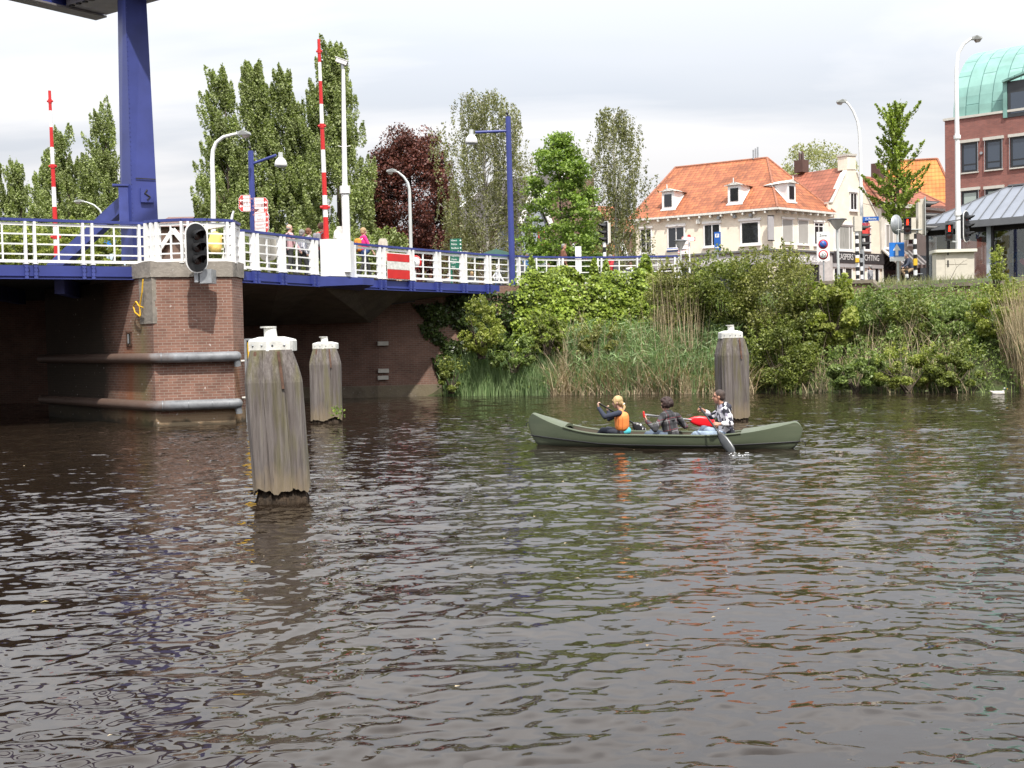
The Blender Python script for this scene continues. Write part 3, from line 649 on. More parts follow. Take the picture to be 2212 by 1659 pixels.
# niche with iron ring
q = onplane(280, 732, qa, nL); b = MB(); fr = dA
for k in (-1, 1): b.box(q + fr * 0.14 * k + nL * 0.0, (0.05, 0.06, 0.36), math.atan2(dA.y, dA.x))
for k in (-1, 1): b.box(q + Vector((0, 0, 0.17 * k)), (0.33, 0.06, 0.05), math.atan2(dA.y, dA.x))
nic = b.build('ring_niche', orangerust, pier); b = MB(); b.box(q + nL * 0.005, (0.24, 0.02, 0.3), math.atan2(dA.y, dA.x)); b.build('recess', darkroom, nic)
b = MB(); b.tube([q + nL * .04 + Vector((0, 0, z)) for z in (-.12, 0, .12)], 0.018, 8); b.build('mooring_pin', galv, nic)
# hoses hanging beside the pier
b = MB()
hz = lambda px, py: onplane(px, py, qa + nL * 0.12, nL)
b.tube([hz(309, 603), hz(307, 632), hz(302, 660), hz(303, 682)], 0.022, 6); b.tube([hz(293, 652), hz(288, 662), hz(292, 675), hz(303, 684)], 0.018, 6); b.tube([hz(294, 651), hz(300, 661), hz(309, 664)], 0.018, 6)
tag(b.build('drain_hose', yellow), 'thin yellow hose dangling in loops beside the pier', 'hose')
# yellow board on a grey frame at the pier's right edge
yb = at(530, 735, 31.9); root = thing('yellow_sign_board', (yb.x, yb.y, 0.0), 'tall yellow board on a grey frame, mostly hidden behind the largest mooring post', 'sign')
b = MB()
for k in (0, 0.95): b.box((yb.x + k * .95, yb.y + k * .15, 1.08), (0.06, 0.06, 2.28))
for z in (0.02, 2.2): b.beam((yb.x, yb.y, z), (yb.x + .9, yb.y + .14, z), 0.05, 0.05)
b.build('frame', galv, root); b = MB(); b.beam((yb.x + .05, yb.y + 0.01, 1.1), (yb.x + .88, yb.y + .13, 1.1), 0.02, 2.05); b.build('panel', yellow, root)
for z in (1.62, 0.63):
    b = MB(); b.tube([(yb.x, yb.y, z), (yb.x - .24, yb.y + .1, z - .01)], 0.035, 8); b.build('bracket', whitew, root)

# ---------------------------------------------------------------- abutment behind and beside
ab = thing('bridge_abutment', (-5, 45, 0), 'dark brick abutment wall under the right span, its lit face beside the ivy', 'abutment')
b = MB(); b.prism([(-4.98, 44.5), (-2.6, 45.0), (1.2, 46.8), (1.2, 49), (-13, 49), (-13, 44.7), (-9, 44.6)], -1.5, 3.93); b.build('wall', quaybrick, ab)
b = MB(); b.prism([(-5.04, 44.44), (-2.6, 44.95), (-2.6, 45.4), (-13, 45.4), (-13, 44.62), (-9, 44.54)], -1.5, 0.42); b.build('plinth', concretemat('wet_plinth', (0.16, 0.13, 0.095)), ab)
for px, py in ((823, 742), (824, 801), (823, 816)):
    q = at(px + 4, py, 44.43); b = MB(); b.box((q.x, q.y + 0.05, q.z), (0.40, 0.14, 0.15), R(11)); b.build('quoin_stone', stonetrim, ab)
b = MB(); b.prism([(-60, 47), (-13, 45.1), (-13, 48), (-60, 50)], -1.5, 3.93)
tag(b.build('quay_wall', quaybrick), 'long dark brick wall in the shadow under the left span', 'wall')
b = MB(); fin = [(-1.2, 46.0), (3, 47.0), (7.5, 48.4), (7.5, 48.9), (3, 47.6), (-1.2, 46.6)]; b.prism(fin, 0, 4.16)
tag(b.build('retaining_wall', quaybrick), 'ivy-covered quay wall below the railing right of the bridge', 'wall')

# ---------------------------------------------------------------- lifting tower and balance beam
TY = 34.6
tw = thing('lifting_tower', tuple(at(303, 560, TY)), 'massive tapering blue steel column of the lifting bridge', 'bridge tower')
def hz4(y, xl, xm, xr):
    l, m_, r_ = at(xl, y, TY + .35), at(xm, y, TY - .12), at(xr, y, TY + .22); bk = l + (r_ - m_) * 1.0; return [l, m_, r_, Vector((bk.x, bk.y, l.z))]
r0_, r1_ = hz4(560, 262.5, 288, 346), hz4(-160, 251, 265.5, 308)
for rg in (r0_, r1_):
    zz = rg[1].z
    for q in rg: q.z = zz
b = MB(); b.add(r0_ + r1_, [(3, 2, 1, 0), (4, 5, 6, 7), (0, 1, 5, 4), (1, 2, 6, 5), (2, 3, 7, 6), (3, 0, 4, 7)]); b.build('column', blue, tw)
fd = (r0_[2] - r0_[1]).normalized(); fn = Vector((fd.y, -fd.x, 0)); fn = fn if fn.y < 0 else -fn
def onface(px, py): return onplane(px, py, r0_[1] * 0.8 + r1_[1] * 0.2, fn)
q = onface(317, 422) + fn * 0.05; b = MB(); b.box(q, (0.36, 0.07, 0.42), math.atan2(fd.y, fd.x)); b.build('hatch_plate', blue, tw)
b = MB(); q2 = q + fn * 0.05; b.tube([q2 + Vector((0, 0, -.14)), q2 + fd * .08 + Vector((0, 0, -.05)), q2 - fd * .07 + Vector((0, 0, .05)), q2 + Vector((0, 0, .15))], 0.022, 6); b.build('latch', darkmetal, tw)
b = MB(); b.beam(onface(293, 385) + fn * .012, onface(336, 387.5) + fn * .012, 0.012, 0.03); b.build('seam', darkmetal, tw)
b = MB()
for k in range(70):
    t_ = k / 70; p = r0_[1].lerp(r1_[1], t_) + fn * 0.006 + fd * 0.02; b.box(p, (0.02, 0.02, 0.02))
b.build('rivet', bluel, tw)
b = MB(); q = at(266, 410, TY + .1); b.box(q + Vector((0, 0, -.5)), (0.26, 0.3, 1.15), R(20)); b.box(q + Vector((-.05, 0, .12)), (0.5, 0.4, 0.05), R(20)); b.build('bracket_box', bluel, tw)
b = MB(); b.beam(at(268, 440, TY + 0.3), at(112, 585, TY + 2.2), 0.24, 0.42); b.build('brace', bluel, tw)
e1 = Vector((-.6, -.8, 0)); e2 = Vector((.82, -.57, 0)); P0 = onz(207, 40, 12.3)
bb_ = thing('balance_beam', (P0.x, P0.y, 12.3), 'blue and grey overhead counterweight beam at the top of the blue tower', 'bridge beam')
b = MB(); b.obox(P0 + e2 * 0.5 + Vector((0, 0, .02)), e1 * 1.35, e2 * 7.5, Vector((0, 0, 1.1))); b.build('counterweight', M('grey_soffit_paint', (0.30, 0.29, 0.28), 0.6), bb_)
b = MB(); b.obox(P0 + e2 * .1 + Vector((0, 0, .0)), e1 * 10, e2 * 0.30, Vector((0, 0, 1.3))); b.build('side_girder', blue, bb_)
b = MB(); b.obox(P0 + e2 * 7.1 + Vector((0, 0, .0)), e1 * 10, e2 * 0.30, Vector((0, 0, 1.3))); b.build('side_girder', blue, bb_)
b = MB(); b.obox(P0 + e2 * .45 + e1 * 1.36 + Vector((0, 0, .3)), e1 * .5, e2 * 6.6, Vector((0, 0, .8))); b.build('cross_girder', blue, bb_)
b = MB(); b.obox(P0 + Vector((0, 0, -.06)), e1 * 10, e2 * 0.55, Vector((0, 0, 0.055))); b.build('flange', M('flange_paint', (0.20, 0.19, 0.19), 0.5), bb_)
b = MB()
for k in range(20): b.box(P0 + e1 * 1.3 + e2 * (0.7 + k * 0.32), (0.14, 0.1, 0.05), math.atan2(e2.y, e2.x))
b.build('bolt_row', darkmetal, bb_)

# ---------------------------------------------------------------- barriers
def barrier_pole(root, base, tip, r0, r1):
    d = tip - base; nseg = 11; cuts = [0, .10, .22, .34, .43, .55, .66, .765, .88, 0.965, 1.0][:11]
    cuts = [0, .14, .26, .385, .50, .62, .72, .855, 1.0] if True else cuts
    cols = [red, white, red, white, red, white, red, white, red]
    cuts = [0, .105, .215, .33, .445, .565, .675, .79, .885, 1.0]
    for i in range(9):
        b = MB(); a_, c_ = base + d * cuts[i], base + d * cuts[i + 1]; ra, rc = r0 + (r1 - r0) * cuts[i], r0 + (r1 - r0) * cuts[i + 1]
        b.tube([a_, c_], [ra, rc], 8); b.build('red_band' if cols[i] is red else 'white_band', cols[i], root)
    for k in (0.155, 0.565, 0.94):
        p = base + d * k; rr = r0 + (r1 - r0) * k; b = MB(); b.tube([p + Vector((-rr * 1.9, 0, 0)), p + Vector((rr * 1.9, 0, 0))], rr * 0.62, 8); b.tube([p - d.normalized() * .07, p + d.normalized() * .07], rr * 1.22, 10)
        b.build('warning_lamp', red, root)
bc = onz(717, 560, ZR).xy; Yb = railpt(RIGHT, 722).y
b0 = thing('bridge_barrier', tuple(at(725, 594, Yb)), 'raised red and white barrier pole on a white cabinet on the bridge', 'barrier', 'raised bridge barriers')
b = MB(); p1, p2, p3 = at(693, 590, Yb - .5), at(715, 592, Yb - .62), at(756, 589, Yb - .1)
zt = at(715, 516, Yb - .6).z; back = Vector((0.05, 0.75, 0)); zb_ = 4.2
pp = [p1, p2, p3, p3 + back, p1 + back]; b.prism([(p.x, p.y) for p in pp], zb_, zt); cab = b.build('cabinet', white, b0)
b = MB(); b.box(at(724, 512, Yb) , (0.1, 0.1, 0.1)); b.box(at(737, 505, Yb + .1), (0.28, 0.3, 0.46), R(15)); b.tube([at(733, 505, Yb - .02), at(733, 505, Yb - .1)], 0.18, 14); b.build('gearbox', whitew, cab)
barrier_pole(b0, at(705, 514, Yb), at(688.5, 85, Yb), 0.088, 0.05)
b1 = thing('bridge_barrier', tuple(at(124, 566, 44)), 'raised red and white barrier pole at the far side behind the left span', 'barrier', 'raised bridge barriers')
barrier_pole(b1, at(123, 570, 44), at(107, 196, 44), 0.10, 0.055)
# camera mast
cm = thing('camera_mast', tuple(at(750, 590, Yb)), 'tall white mast with a surveillance camera beside the barrier cabinet', 'mast')
b = MB(); b.tube([at(750.5, 588, Yb - .15), at(745.5, 415, Yb - .15)], [0.135, 0.125], 12); b.build('lower_column', white, cm)
b = MB(); b.tube([at(745.3, 418, Yb - .15), at(745, 402, Yb - .15)], 0.17, 12); b.build('collar', white, cm)
b = MB(); b.tube([at(745, 405, Yb - .15), at(743.5, 305, Yb - .15), at(741.5, 150, Yb - .15)], [0.088, 0.078, 0.055], 12); b.build('pole', white, cm)
b = MB(); q = at(743.5, 312, Yb - .15)
for k in (-1, 1): b.beam(q + Vector((0.02 * k, 0, -.08)), q + Vector((0.2 * k, 0, .06)) + Vector((0, 0, -.1 if k > 0 else -.1)), 0.03, 0.02)
b.build('climbing_bracket', white, cm)
q = at(740, 146, Yb - .15); b = MB(); b.tube([q + Vector((0, 0, -.06)), q + Vector((0, 0, .12))], 0.05, 8); b.build('pan_head', galv, cm)
b = MB(); hd = at(738, 133, Yb - .15); b.beam(hd + Vector((-.17, 0, .07)), hd + Vector((.17, 0, -.07)), 0.14, 0.13); b.beam(hd + Vector((-.19, 0, .15)), hd + Vector((.2, 0, -.0)), 0.17, 0.02); b.build('camera_housing', white, cm)
b = MB(); b.tube([hd + Vector((.168, 0, -.069)), hd + Vector((.19, 0, -.078))], 0.05, 10); b.build('lens', black, cm)

# ---------------------------------------------------------------- lamps
def blue_lamp(base, top, armpx, headpx, Y, label):
    root = thing('blue_street_lamp', tuple(base), label, 'street lamp', 'blue street lamps on the bridge')
    b = MB(); b.tube([base, top], [0.125, 0.105], 14); b.build('pole', blue, root)
    b = MB(); b.tube([top, top + Vector((0, 0, .06))], .035, 8); b.ell(top + Vector((-.03, 0, .13)), (.06, .05, .07)); b.build('light_sensor', black, root)
    a_ = at(armpx[0], armpx[1], Y); h = at(headpx[0], headpx[1], Y); b = MB(); b.tube([a_, Vector((h.x, h.y, h.z)) + Vector((0.16 if h.x < a_.x else -.16, 0, .02))], 0.055, 10); b.build('arm', blue, root)
    b = MB(); b.tube([h + Vector((0, 0, .12)), h + Vector((0, 0, -.1))], 0.09, 12); b.build('lamp_neck', lampgrey, root)
    b = MB(); b.lathe(h + Vector((0, 0, -.1)), [(0.05, 0.03), (0.12, 0.0), (0.19, -.08), (0.235, -.2), (0.245, -.3), (0.22, -.32), (0.05, -.3)], 20); sh = b.build('lamp_shade', white, root)
    b = MB(); b.lathe(h + Vector((0, 0, -.42)), [(0.215, -.002), (0.12, -.03), (0.01, -.035)], 16); b.build('diffuser', M('frosted_diffuser', (0.5, 0.55, 0.55), .3), sh)
    return root
blue_lamp(at(549, 560, 46), at(541.5, 326, 46), (545, 354), (606, 336), 46, 'shorter blue lamp post behind the railing with a white dome lamp on the right')
Yl = railpt(RIGHT, 1103).y - .2
blue_lamp(at(1107.5, 628, Yl), at(1097.5, 252, Yl), (1100, 283), (1018, 287), Yl, 'tall blue lamp post ending the span with a white dome lamp on the left')
def swan_lamp(name, pts, Y, head, hd, label, grp, r0=0.10, r1=0.05, col=white, joint=None):
    root = thing(name, tuple(at(*pts[0], Y)), label, 'street lamp', grp)
    P = [at(*p, Y) for p in pts]; n_ = len(P); b = MB(); b.tube(P, [r0 + (r1 - r0) * min(1, i / (n_ - 2) if n_ > 2 else i) for i in range(n_)], 10); b.build('pole', col, root)
    if joint: 
        for j in joint: b = MB(); q = at(*j, Y); b.tube([q, q + Vector((0, 0, .15))], r0 * 1.25, 10); b.build('joint', col, root)
    h = at(*head, Y); s_ = hd; b = MB()
    b.add([h + Vector((x * s_, y, z)) for x, y, z in ((0, -.09, .05), (0, .09, .05), (.35, .16, .10), (.8, .13, .03), (.8, -.13, .03), (.35, -.16, .10), (0.05, -.08, -.06), (0.05, .08, -.06), (.82, .12, -.05), (.82, -.12, -.05))],
          [(0, 1, 2, 5), (5, 2, 3, 4), (0, 6, 7, 1), (6, 9, 8, 7), (4, 3, 8, 9), (0, 5, 4, 9, 6), (1, 7, 8, 3, 2)]); b.build('lamp_head', lampgrey, root)
    b = MB(); b.add([h + Vector((x * s_, y, z)) for x, y, z in ((.3, -.12, -.06), (.3, .12, -.06), (.76, .11, -.055), (.76, -.11, -.055), (.4, -.07, -.17), (.4, .07, -.17), (.68, .06, -.15), (.68, -.06, -.15))],
          [(0, 4, 5, 1), (4, 7, 6, 5), (7, 3, 2, 6), (0, 3, 7, 4), (1, 5, 6, 2)]); b.build('lens_bowl', M('lamp_bowl', (0.30, 0.27, 0.25), .2), root)
    return root
G = 'street lamps with curved arms'
swan_lamp('street_lamp', [(461, 520), (460.5, 420), (458.5, 345), (460, 325), (467, 308), (482, 296), (505, 290), (515, 289)], 45, (512, 288.5), .62, 'white curved street lamp rising behind the pier railing, arm to the right', G)
swan_lamp('street_lamp', [(2070.5, 600), (2069.5, 465), (2068, 310), (2066, 200), (2066, 150), (2070, 115), (2082, 95), (2100, 82), (2106, 81)], 50, (2098, 83), .52, 'tallest white street lamp standing over the beige cabinet, head to the right', G, r0=0.115, joint=[(2069.2, 466), (2067.6, 300)])
swan_lamp('street_lamp', [(1864, 606), (1861, 460), (1858.5, 330), (1856, 285), (1852, 262), (1843, 240), (1832, 224), (1826, 220)], 60, (1828, 219), -.6, 'slim white street lamp in front of the cream gable, head to the left', G, r0=0.10, r1=.045, joint=[(1862, 512)])
swan_lamp('street_lamp', [(889, 600), (886.5, 480), (884.5, 410), (881, 395), (872, 382), (860, 372), (853, 370)], 58, (857, 369), -.6, 'grey street lamp in front of the copper beech', G, r0=0.09, r1=.05, col=lampgrey)
swan_lamp('street_lamp', [(226, 600), (225, 500), (222.5, 468), (215, 453), (203, 443), (188, 437), (180, 435.5)], 75, (182, 434.5), -.75, 'small curved street lamp seen behind the brace of the blue tower', G, r0=0.07, r1=.05, col=lampgrey)

# ================================================================ MOORING POSTS
def mooring(base, h_wood, w_, lean, label, seed, cap_h=0.14, rot_h=0.22, shoulder=0.42, rz=0.0, nail=True):
    """a cluster of squared timbers bolted together, tapering to a white iron cap"""
    rnd = random.Random(seed); root = thing('mooring_post', tuple(base), label, 'mooring post', 'timber mooring posts with white caps'); base = Vector(base)
    n_ = 180; hw = w_ / 2
    def sec(th, sc):                              # eight timbers: shallow notches between them
        c_, s_ = math.cos(th), math.sin(th); p = 5.0
        r_ = (abs(c_) ** p + abs(s_) ** p) ** (-1 / p) * 0.93
        g_ = abs(((th / (2 * math.pi) * 8 + 0.5) % 1) - 0.5) * 2
        r_ *= 1 - 0.055 * math.exp(-((1 - g_) / 0.07) ** 2) - 0.012 * math.sin(th * 23 + seed)
        return r_ * hw * sc
    zs = []; k = 0
    zl = [0.0] + list(np.linspace(0.5, h_wood - shoulder, 9)) + list(np.linspace(h_wood - shoulder * .9, h_wood, 6))
    jag = []; jv = .5
    for i in range(n_):
        jv = min(1.0, max(.05, jv + rnd.uniform(-.17, .17))); jag.append(max(.03, rot_h * (.28 + .62 * jv + (.22 * rnd.random() if rnd.random() < .3 else 0) + .25 * max(0, math.sin(2 * math.pi * i / n_ * 3 + seed)))))
    jag = [(jag[i - 1] + jag[i] * 2 + jag[(i + 1) % n_]) / 4 for i in range(n_)]
    rings = []
    for zi, z in enumerate(zl):
        sc = 1.0 if z <= h_wood - shoulder else 1 - 0.27 * max(0, (z - h_wood + shoulder) / shoulder) ** 1.25
        ring = []
        for i in range(n_):
            th = 2 * math.pi * i / n_; r_ = sec(th, sc) * (1 + 0.006 * math.sin(z * 3 + i))
            zz = jag[i] if zi == 0 else z
            ring.append(base + Vector((math.cos(th + rz) * r_ + lean[0] * zz, math.sin(th + rz) * r_ + lean[1] * zz, zz)))
        rings.append(ring)
    b = MB(); b.smooth = False; vs = [p for r_ in rings for p in r_]
    b.add(vs, [(a * n_ + i, a * n_ + (i + 1) % n_, (a + 1) * n_ + (i + 1) % n_, (a + 1) * n_ + i) for a in range(len(rings) - 1) for i in range(n_)] + [tuple(range((len(rings) - 1) * n_, len(rings) * n_))])
    b.build('timber_bundle', timber, root)
    b = MB(); ring = []
    for z, sc in ((-1.2, .96), (-0.05, .95), (0.05, .93), (0.16, .84), (0.4, .8)):
        ring.append([base + Vector((math.cos(2 * math.pi * i / n_ + rz) * sec(2 * math.pi * i / n_, sc) * (1 - 0.10 * rnd.random()) + lean[0] * z, math.sin(2 * math.pi * i / n_ + rz) * sec(2 * math.pi * i / n_, sc) * (1 - 0.10 * rnd.random()) + lean[1] * z, z)) for i in range(n_)])
    vs = [p for r_ in ring for p in r_]
    b.add(vs, [(a * n_ + i, a * n_ + (i + 1) % n_, (a + 1) * n_ + (i + 1) % n_, (a + 1) * n_ + i) for a in range(4) for i in range(n_)]); b.build('rotten_core', rotten, root)
    # cap
    top = base + Vector((lean[0] * h_wood, lean[1] * h_wood, h_wood)); hwc = hw * 0.715; b = MB()
    def cr(sc, z):
        pts = [(-1, -.12), (-.93, -.42), (-.02, -.98), (.93, -.42), (1, -.12), (1, .9), (-1, .9)]
        return [top + Vector((p[0] * hwc * sc, p[1] * hwc * sc, z)) for p in pts]
    rr4 = [cr(1.03, -0.015), cr(1.03, cap_h * .82), cr(.985, cap_h * .97), cr(.55, cap_h * 1.22)]; m7 = 7; vs = [p for r_ in rr4 for p in r_]
    b.add(vs, [(a * m7 + i, a * m7 + (i + 1) % m7, (a + 1) * m7 + (i + 1) % m7, (a + 1) * m7 + i) for a in range(3) for i in range(m7)] + [tuple(range(3 * m7, 4 * m7))])
    cp = b.build('cap', whitew, root)
    q = top + Vector((0.0, 0, cap_h * 1.2)); r_ = hw * 0.22
    b = MB(); b.tube([q - Vector((0, 0, .02)), q + Vector((-.01, 0, .12))], [r_, r_ * .94], 16); b.build('cap_stub', whitew, cp)
    b = MB(); b.tube([q + Vector((-.03, 0, .12)), q + Vector((-.03, 0, .138))], r_ * 1.22, 16); b.build('stub_rim', whitew, cp)
    for i in range(5):
        for side in (0, 1):
            t_ = (i + .5) / 5
            if i > 1 and side: continue
            a_, c_ = (cr(1.03, cap_h * .42)[1], cr(1.03, cap_h * .42)[2]) if side == 0 and i < 2 else (cr(1.03, cap_h * .42)[2], cr(1.03, cap_h * .42)[3])
            if side: continue
            t_ = (i % 2 + .5) / 2
            p = a_.lerp(c_, t_); b = MB(); b.ell(p, (.016, .016, .016), 8, 5); b.build('bolt', galv, cp)
            if i >= 3: break
    for k in (-1, 1):
        x = hw * (0.42 * k); b = MB()
        f0 = top + Vector((x * .9, -hw * .74, -0.02)); f1 = top + Vector((x * 1.15 - lean[0] * .45, -hw * .93, -0.5))
        b.beam(f0, f1, 0.035, 0.012, (0, 1, 0)); b.build('iron_strap', orangerust, root)
    return root
o = onz(612, 1080, 0.0); mooring(o, 1.97, 0.785, (-0.052, 0.0), 'largest weathered timber mooring post, leaning left in the foreground', 2, rz=R(10))
o = onz(702, 914, 0.0); o.y += .3; mooring(o, 1.92, 0.86, (0.0, 0.0), 'smaller timber mooring post standing just behind the largest one', 5, rot_h=.14, rz=R(5))
o = onz(1587, 909, 0.0); o.y += .25; mooring(o, 1.98, 0.74, (-0.004, 0.0), 'timber mooring post behind the man in the canoe, its right timber splintered', 9, rot_h=.1, rz=R(14))

# ================================================================ CANOE
C0 = Vector((2.72, 21.95, 0)); hd_ = Vector((-4.81, 2.0, 0)).normalized(); sdv = Vector((-hd_.y, hd_.x, 0))   # hd_: towards the bow (left); sdv: towards starboard/port
sdv = sdv if sdv.y < 0 else -sdv                                                                           # sdv points at the camera side
CL = 2.62
def cpt(t, s, z): return C0 + hd_ * (t * CL) + sdv * s + Vector((0, 0, z))
canoe = thing('canoe', tuple(C0), 'long dark green three-seat canoe with upswept ends', 'canoe')
canoeg = M('canoe_green', (0.092, 0.11, 0.069), 0.45, var=0.16, scale=2.5, bmp=0.05); canoei = M('canoe_inside', (0.10, 0.085, 0.06), 0.7, var=0.2)
def gun(t):
    a_ = abs(t); pk = 0.60 if t > 0 else 0.47
    return 0.235 + (pk - .235) * (max(0, (min(a_, .95) - .32) / .63) ** 2.0)
def keel(t):
    a_ = abs(t)
    if a_ < .86: return -0.10 + 0.03 * a_ ** 2
    s_ = (a_ - .86) / .14; return -0.08 + (gun(t) + .02) * (1 - math.sqrt(max(0, 1 - s_ * s_)))
def half(t): a_ = abs(t); return 0.44 * max(0, 1 - a_ ** 2.3) ** 0.85 + 0.0
def gz(t):
    a_ = abs(t); g_ = gun(t)
    if a_ > .95: g_ = g_ - (g_ * .42) * (1 - math.sqrt(max(0, 1 - ((a_ - .95) / .05) ** 2)))
    return max(g_, keel(t) + .01)
TS = sorted(set([round(x, 4) for x in np.linspace(-.86, .86, 61)] + [s_ * (.86 + .14 * math.sin(k / 14 * math.pi / 2)) for s_ in (-1, 1) for k in range(15)]))
def hullsec(t, inset=0.0, zoff=0.0, k=13):
    hb = max(0.0, half(t) - inset); g_, kl = gz(t), keel(t) + zoff; r_ = []
    for i in range(k):
        a_ = -math.pi / 2 + math.pi * i / (k - 1); c_ = math.sin(a_); zz = abs(math.cos(a_))
        y = (abs(c_) ** 0.62) * (1 if c_ > 0 else -1) * hb; z = g_ - (g_ - kl) * zz ** 0.8
        r_.append(cpt(t, y, z))
    return r_
b = MB(); b.smooth = True; secs = [hullsec(t) for t in TS]; k = 13; vs = [p for s_ in secs for p in s_]
b.add(vs, [(i * k + j, (i + 1) * k + j, (i + 1) * k + j + 1, i * k + j + 1) for i in range(len(TS) - 1) for j in range(k - 1)]); m, t, bb, o = newmat('scuffed_hull'); n_h = noise(t, 3, 6, stretch=(.5, .5, 3)); r_h = ramp(t, n_h.outputs[0], [(.3, (.072, .09, .056)), (.66, (.095, .112, .071)), (.80, (.15, .165, .12))])
g_h = N(t, 'ShaderNodeNewGeometry'); sp_ = N(t, 'ShaderNodeSeparateXYZ'); t.links.new(g_h.outputs['Position'], sp_.inputs[0]); wl_ = ramp(t, sp_.outputs[2], [(.03, .65), (.075, 0)]); t.links.new(mixcol(t, wl_.outputs[0], r_h.outputs[0], (.03, .032, .022)), bb.inputs['Base Color']); bb.inputs['Roughness'].default_value = .42
b.build('hull', m, canoe)
OP = (-.60, .68)
b = MB(); b.smooth = True; ti = [t for t in TS if OP[0] - .02 <= t <= OP[1] + .02]; secs = [hullsec(t, .022, .03) for t in ti]; vs = [p for s_ in secs for p in s_]
b.add(vs, [(i * k + j, i * k + j + 1, (i + 1) * k + j + 1, (i + 1) * k + j) for i in range(len(ti) - 1) for j in range(k - 1)]); b.build('interior', canoei, canoe)
for nm, tt in (('bow_deck', [t for t in TS if t >= OP[1] - .001]), ('stern_deck', [t for t in TS if t <= OP[0] + .001])):
    e_ = OP[1] if nm == 'bow_deck' else OP[0]
    tt = sorted(set(tt + [e_])); b = MB(); b.smooth = True; kk = 7; vs = []
    for t in tt:
        hb = half(t); g_ = gz(t); cr_ = min(0.07, hb * .35)
        for j in range(kk): s_ = -1 + 2 * j / (kk - 1); vs.append(cpt(t, s_ * hb * .995, g_ + cr_ * (1 - s_ * s_) - .002))
    b.add(vs, [(i * kk + j, (i + 1) * kk + j, (i + 1) * kk + j + 1, i * kk + j + 1) for i in range(len(tt) - 1) for j in range(kk - 1)])
    f_ = [vs[j] for j in range(kk)] if nm == 'bow_deck' else [vs[(len(tt) - 1) * kk + j] for j in range(kk)]
    b.add(f_ + [p - Vector((0, 0, .05)) for p in f_], [(j, j + 1, kk + j + 1, kk + j) for j in range(kk - 1)]); b.build(nm, canoeg, canoe)
for s_ in (-1, 1):
    b = MB(); b.tube([cpt(t, s_ * (half(t) - .004), gz(t) + .004) for t in ti], 0.021, 8); b.build('gunwale', canoeg, canoe)
    b = MB(); tt = [t for t in TS if abs(t) < .985]; 
    def strip(t): 
        g_, kl = gz(t), keel(t); zf = min(g_ - .02, 0.055 + max(0, (abs(t) - .4)) * .13 + (.07 * max(0, (t - .2)) if t > .2 else 0)); zz = (g_ - zf) / (g_ - kl); c_ = math.sqrt(max(0, 1 - min(1, zz ** (1 / .8)) ** 2)) ** .62
        return cpt(t, s_ * (half(t) * c_ + .006), zf)
    b.tube([strip(t) for t in tt], 0.013, 6); b.build('rubbing_strip', black, canoe)
for s_, t in ((1, .992), (-1, -.99)):
    b = MB(); q = cpt(t, 0, keel(t) + .10 if s_ > 0 else .14); b.tube([q, q + hd_ * s_ * .06 + Vector((0, 0, -.02)), q + hd_ * s_ * .07 + Vector((0, 0, -.09))], .009, 6); b.build('tow_toggle', black, canoe)
def seat(t, w_=.34):
    b = MB(); h_ = half(t) - .03; q = cpt(t, 0, .13); b.box(q, (w_, 2 * h_, .03), math.atan2(hd_.y, hd_.x)); b.box(cpt(t - .06, 0, .22), (.03, 2 * h_ * .8, .18), math.atan2(hd_.y, hd_.x)); b.build('seat', black, canoe)
for t in (.33, -.04, -.40): seat(t)

# ================================================================ PEOPLE
DG = None
def capsule(b, p, q, r0, r1, n=12):
    p, q = Vector(p), Vector(q); d = q - p; L_ = d.length
    if L_ < 1e-5: b.ell(p, (r0, r0, r0), n, 8); return
    pr = []
    for i in range(5): a_ = math.pi / 2 * i / 4; pr.append((max(1e-4, math.sin(a_) * r0), -math.cos(a_) * r0))
    for i in range(5): a_ = math.pi / 2 * i / 4; pr.append((max(1e-4, math.cos(a_) * r1), L_ + math.sin(a_) * r1))
    b.lathe(p, pr, n, d)
    k = len(b.v); 
def remesh(b, name, mat_, parent, vox, smooth_it=2, **kw):
    me = bpy.data.meshes.new('tmp'); me.from_pydata([tuple(v) for v in b.v], [], b.f); ob = bpy.data.objects.new('tmp', me); COL.objects.link(ob)
    md = ob.modifiers.new('r', 'REMESH'); md.mode = 'VOXEL'; md.voxel_size = vox; md.use_smooth_shade = True
    if smooth_it: ms = ob.modifiers.new('s', 'SMOOTH'); ms.factor = 0.5; ms.iterations = smooth_it
    dg = bpy.context.evaluated_depsgraph_get(); dg.update(); nm = bpy.data.meshes.new_from_object(ob.evaluated_get(dg), preserve_all_data_layers=False, depsgraph=dg)
    bpy.data.objects.remove(ob); bpy.data.meshes.remove(me)
    org = ORG[parent]; a_ = np.zeros(len(nm.vertices) * 3); nm.vertices.foreach_get('co', a_); a_ = a_.reshape(-1, 3) - np.array(org); nm.vertices.foreach_set('co', a_.ravel()); nm.update()
    nm.name = name; nm.materials.clear(); nm.materials.append(mat_); return finish(nm, name, parent, org, kw)
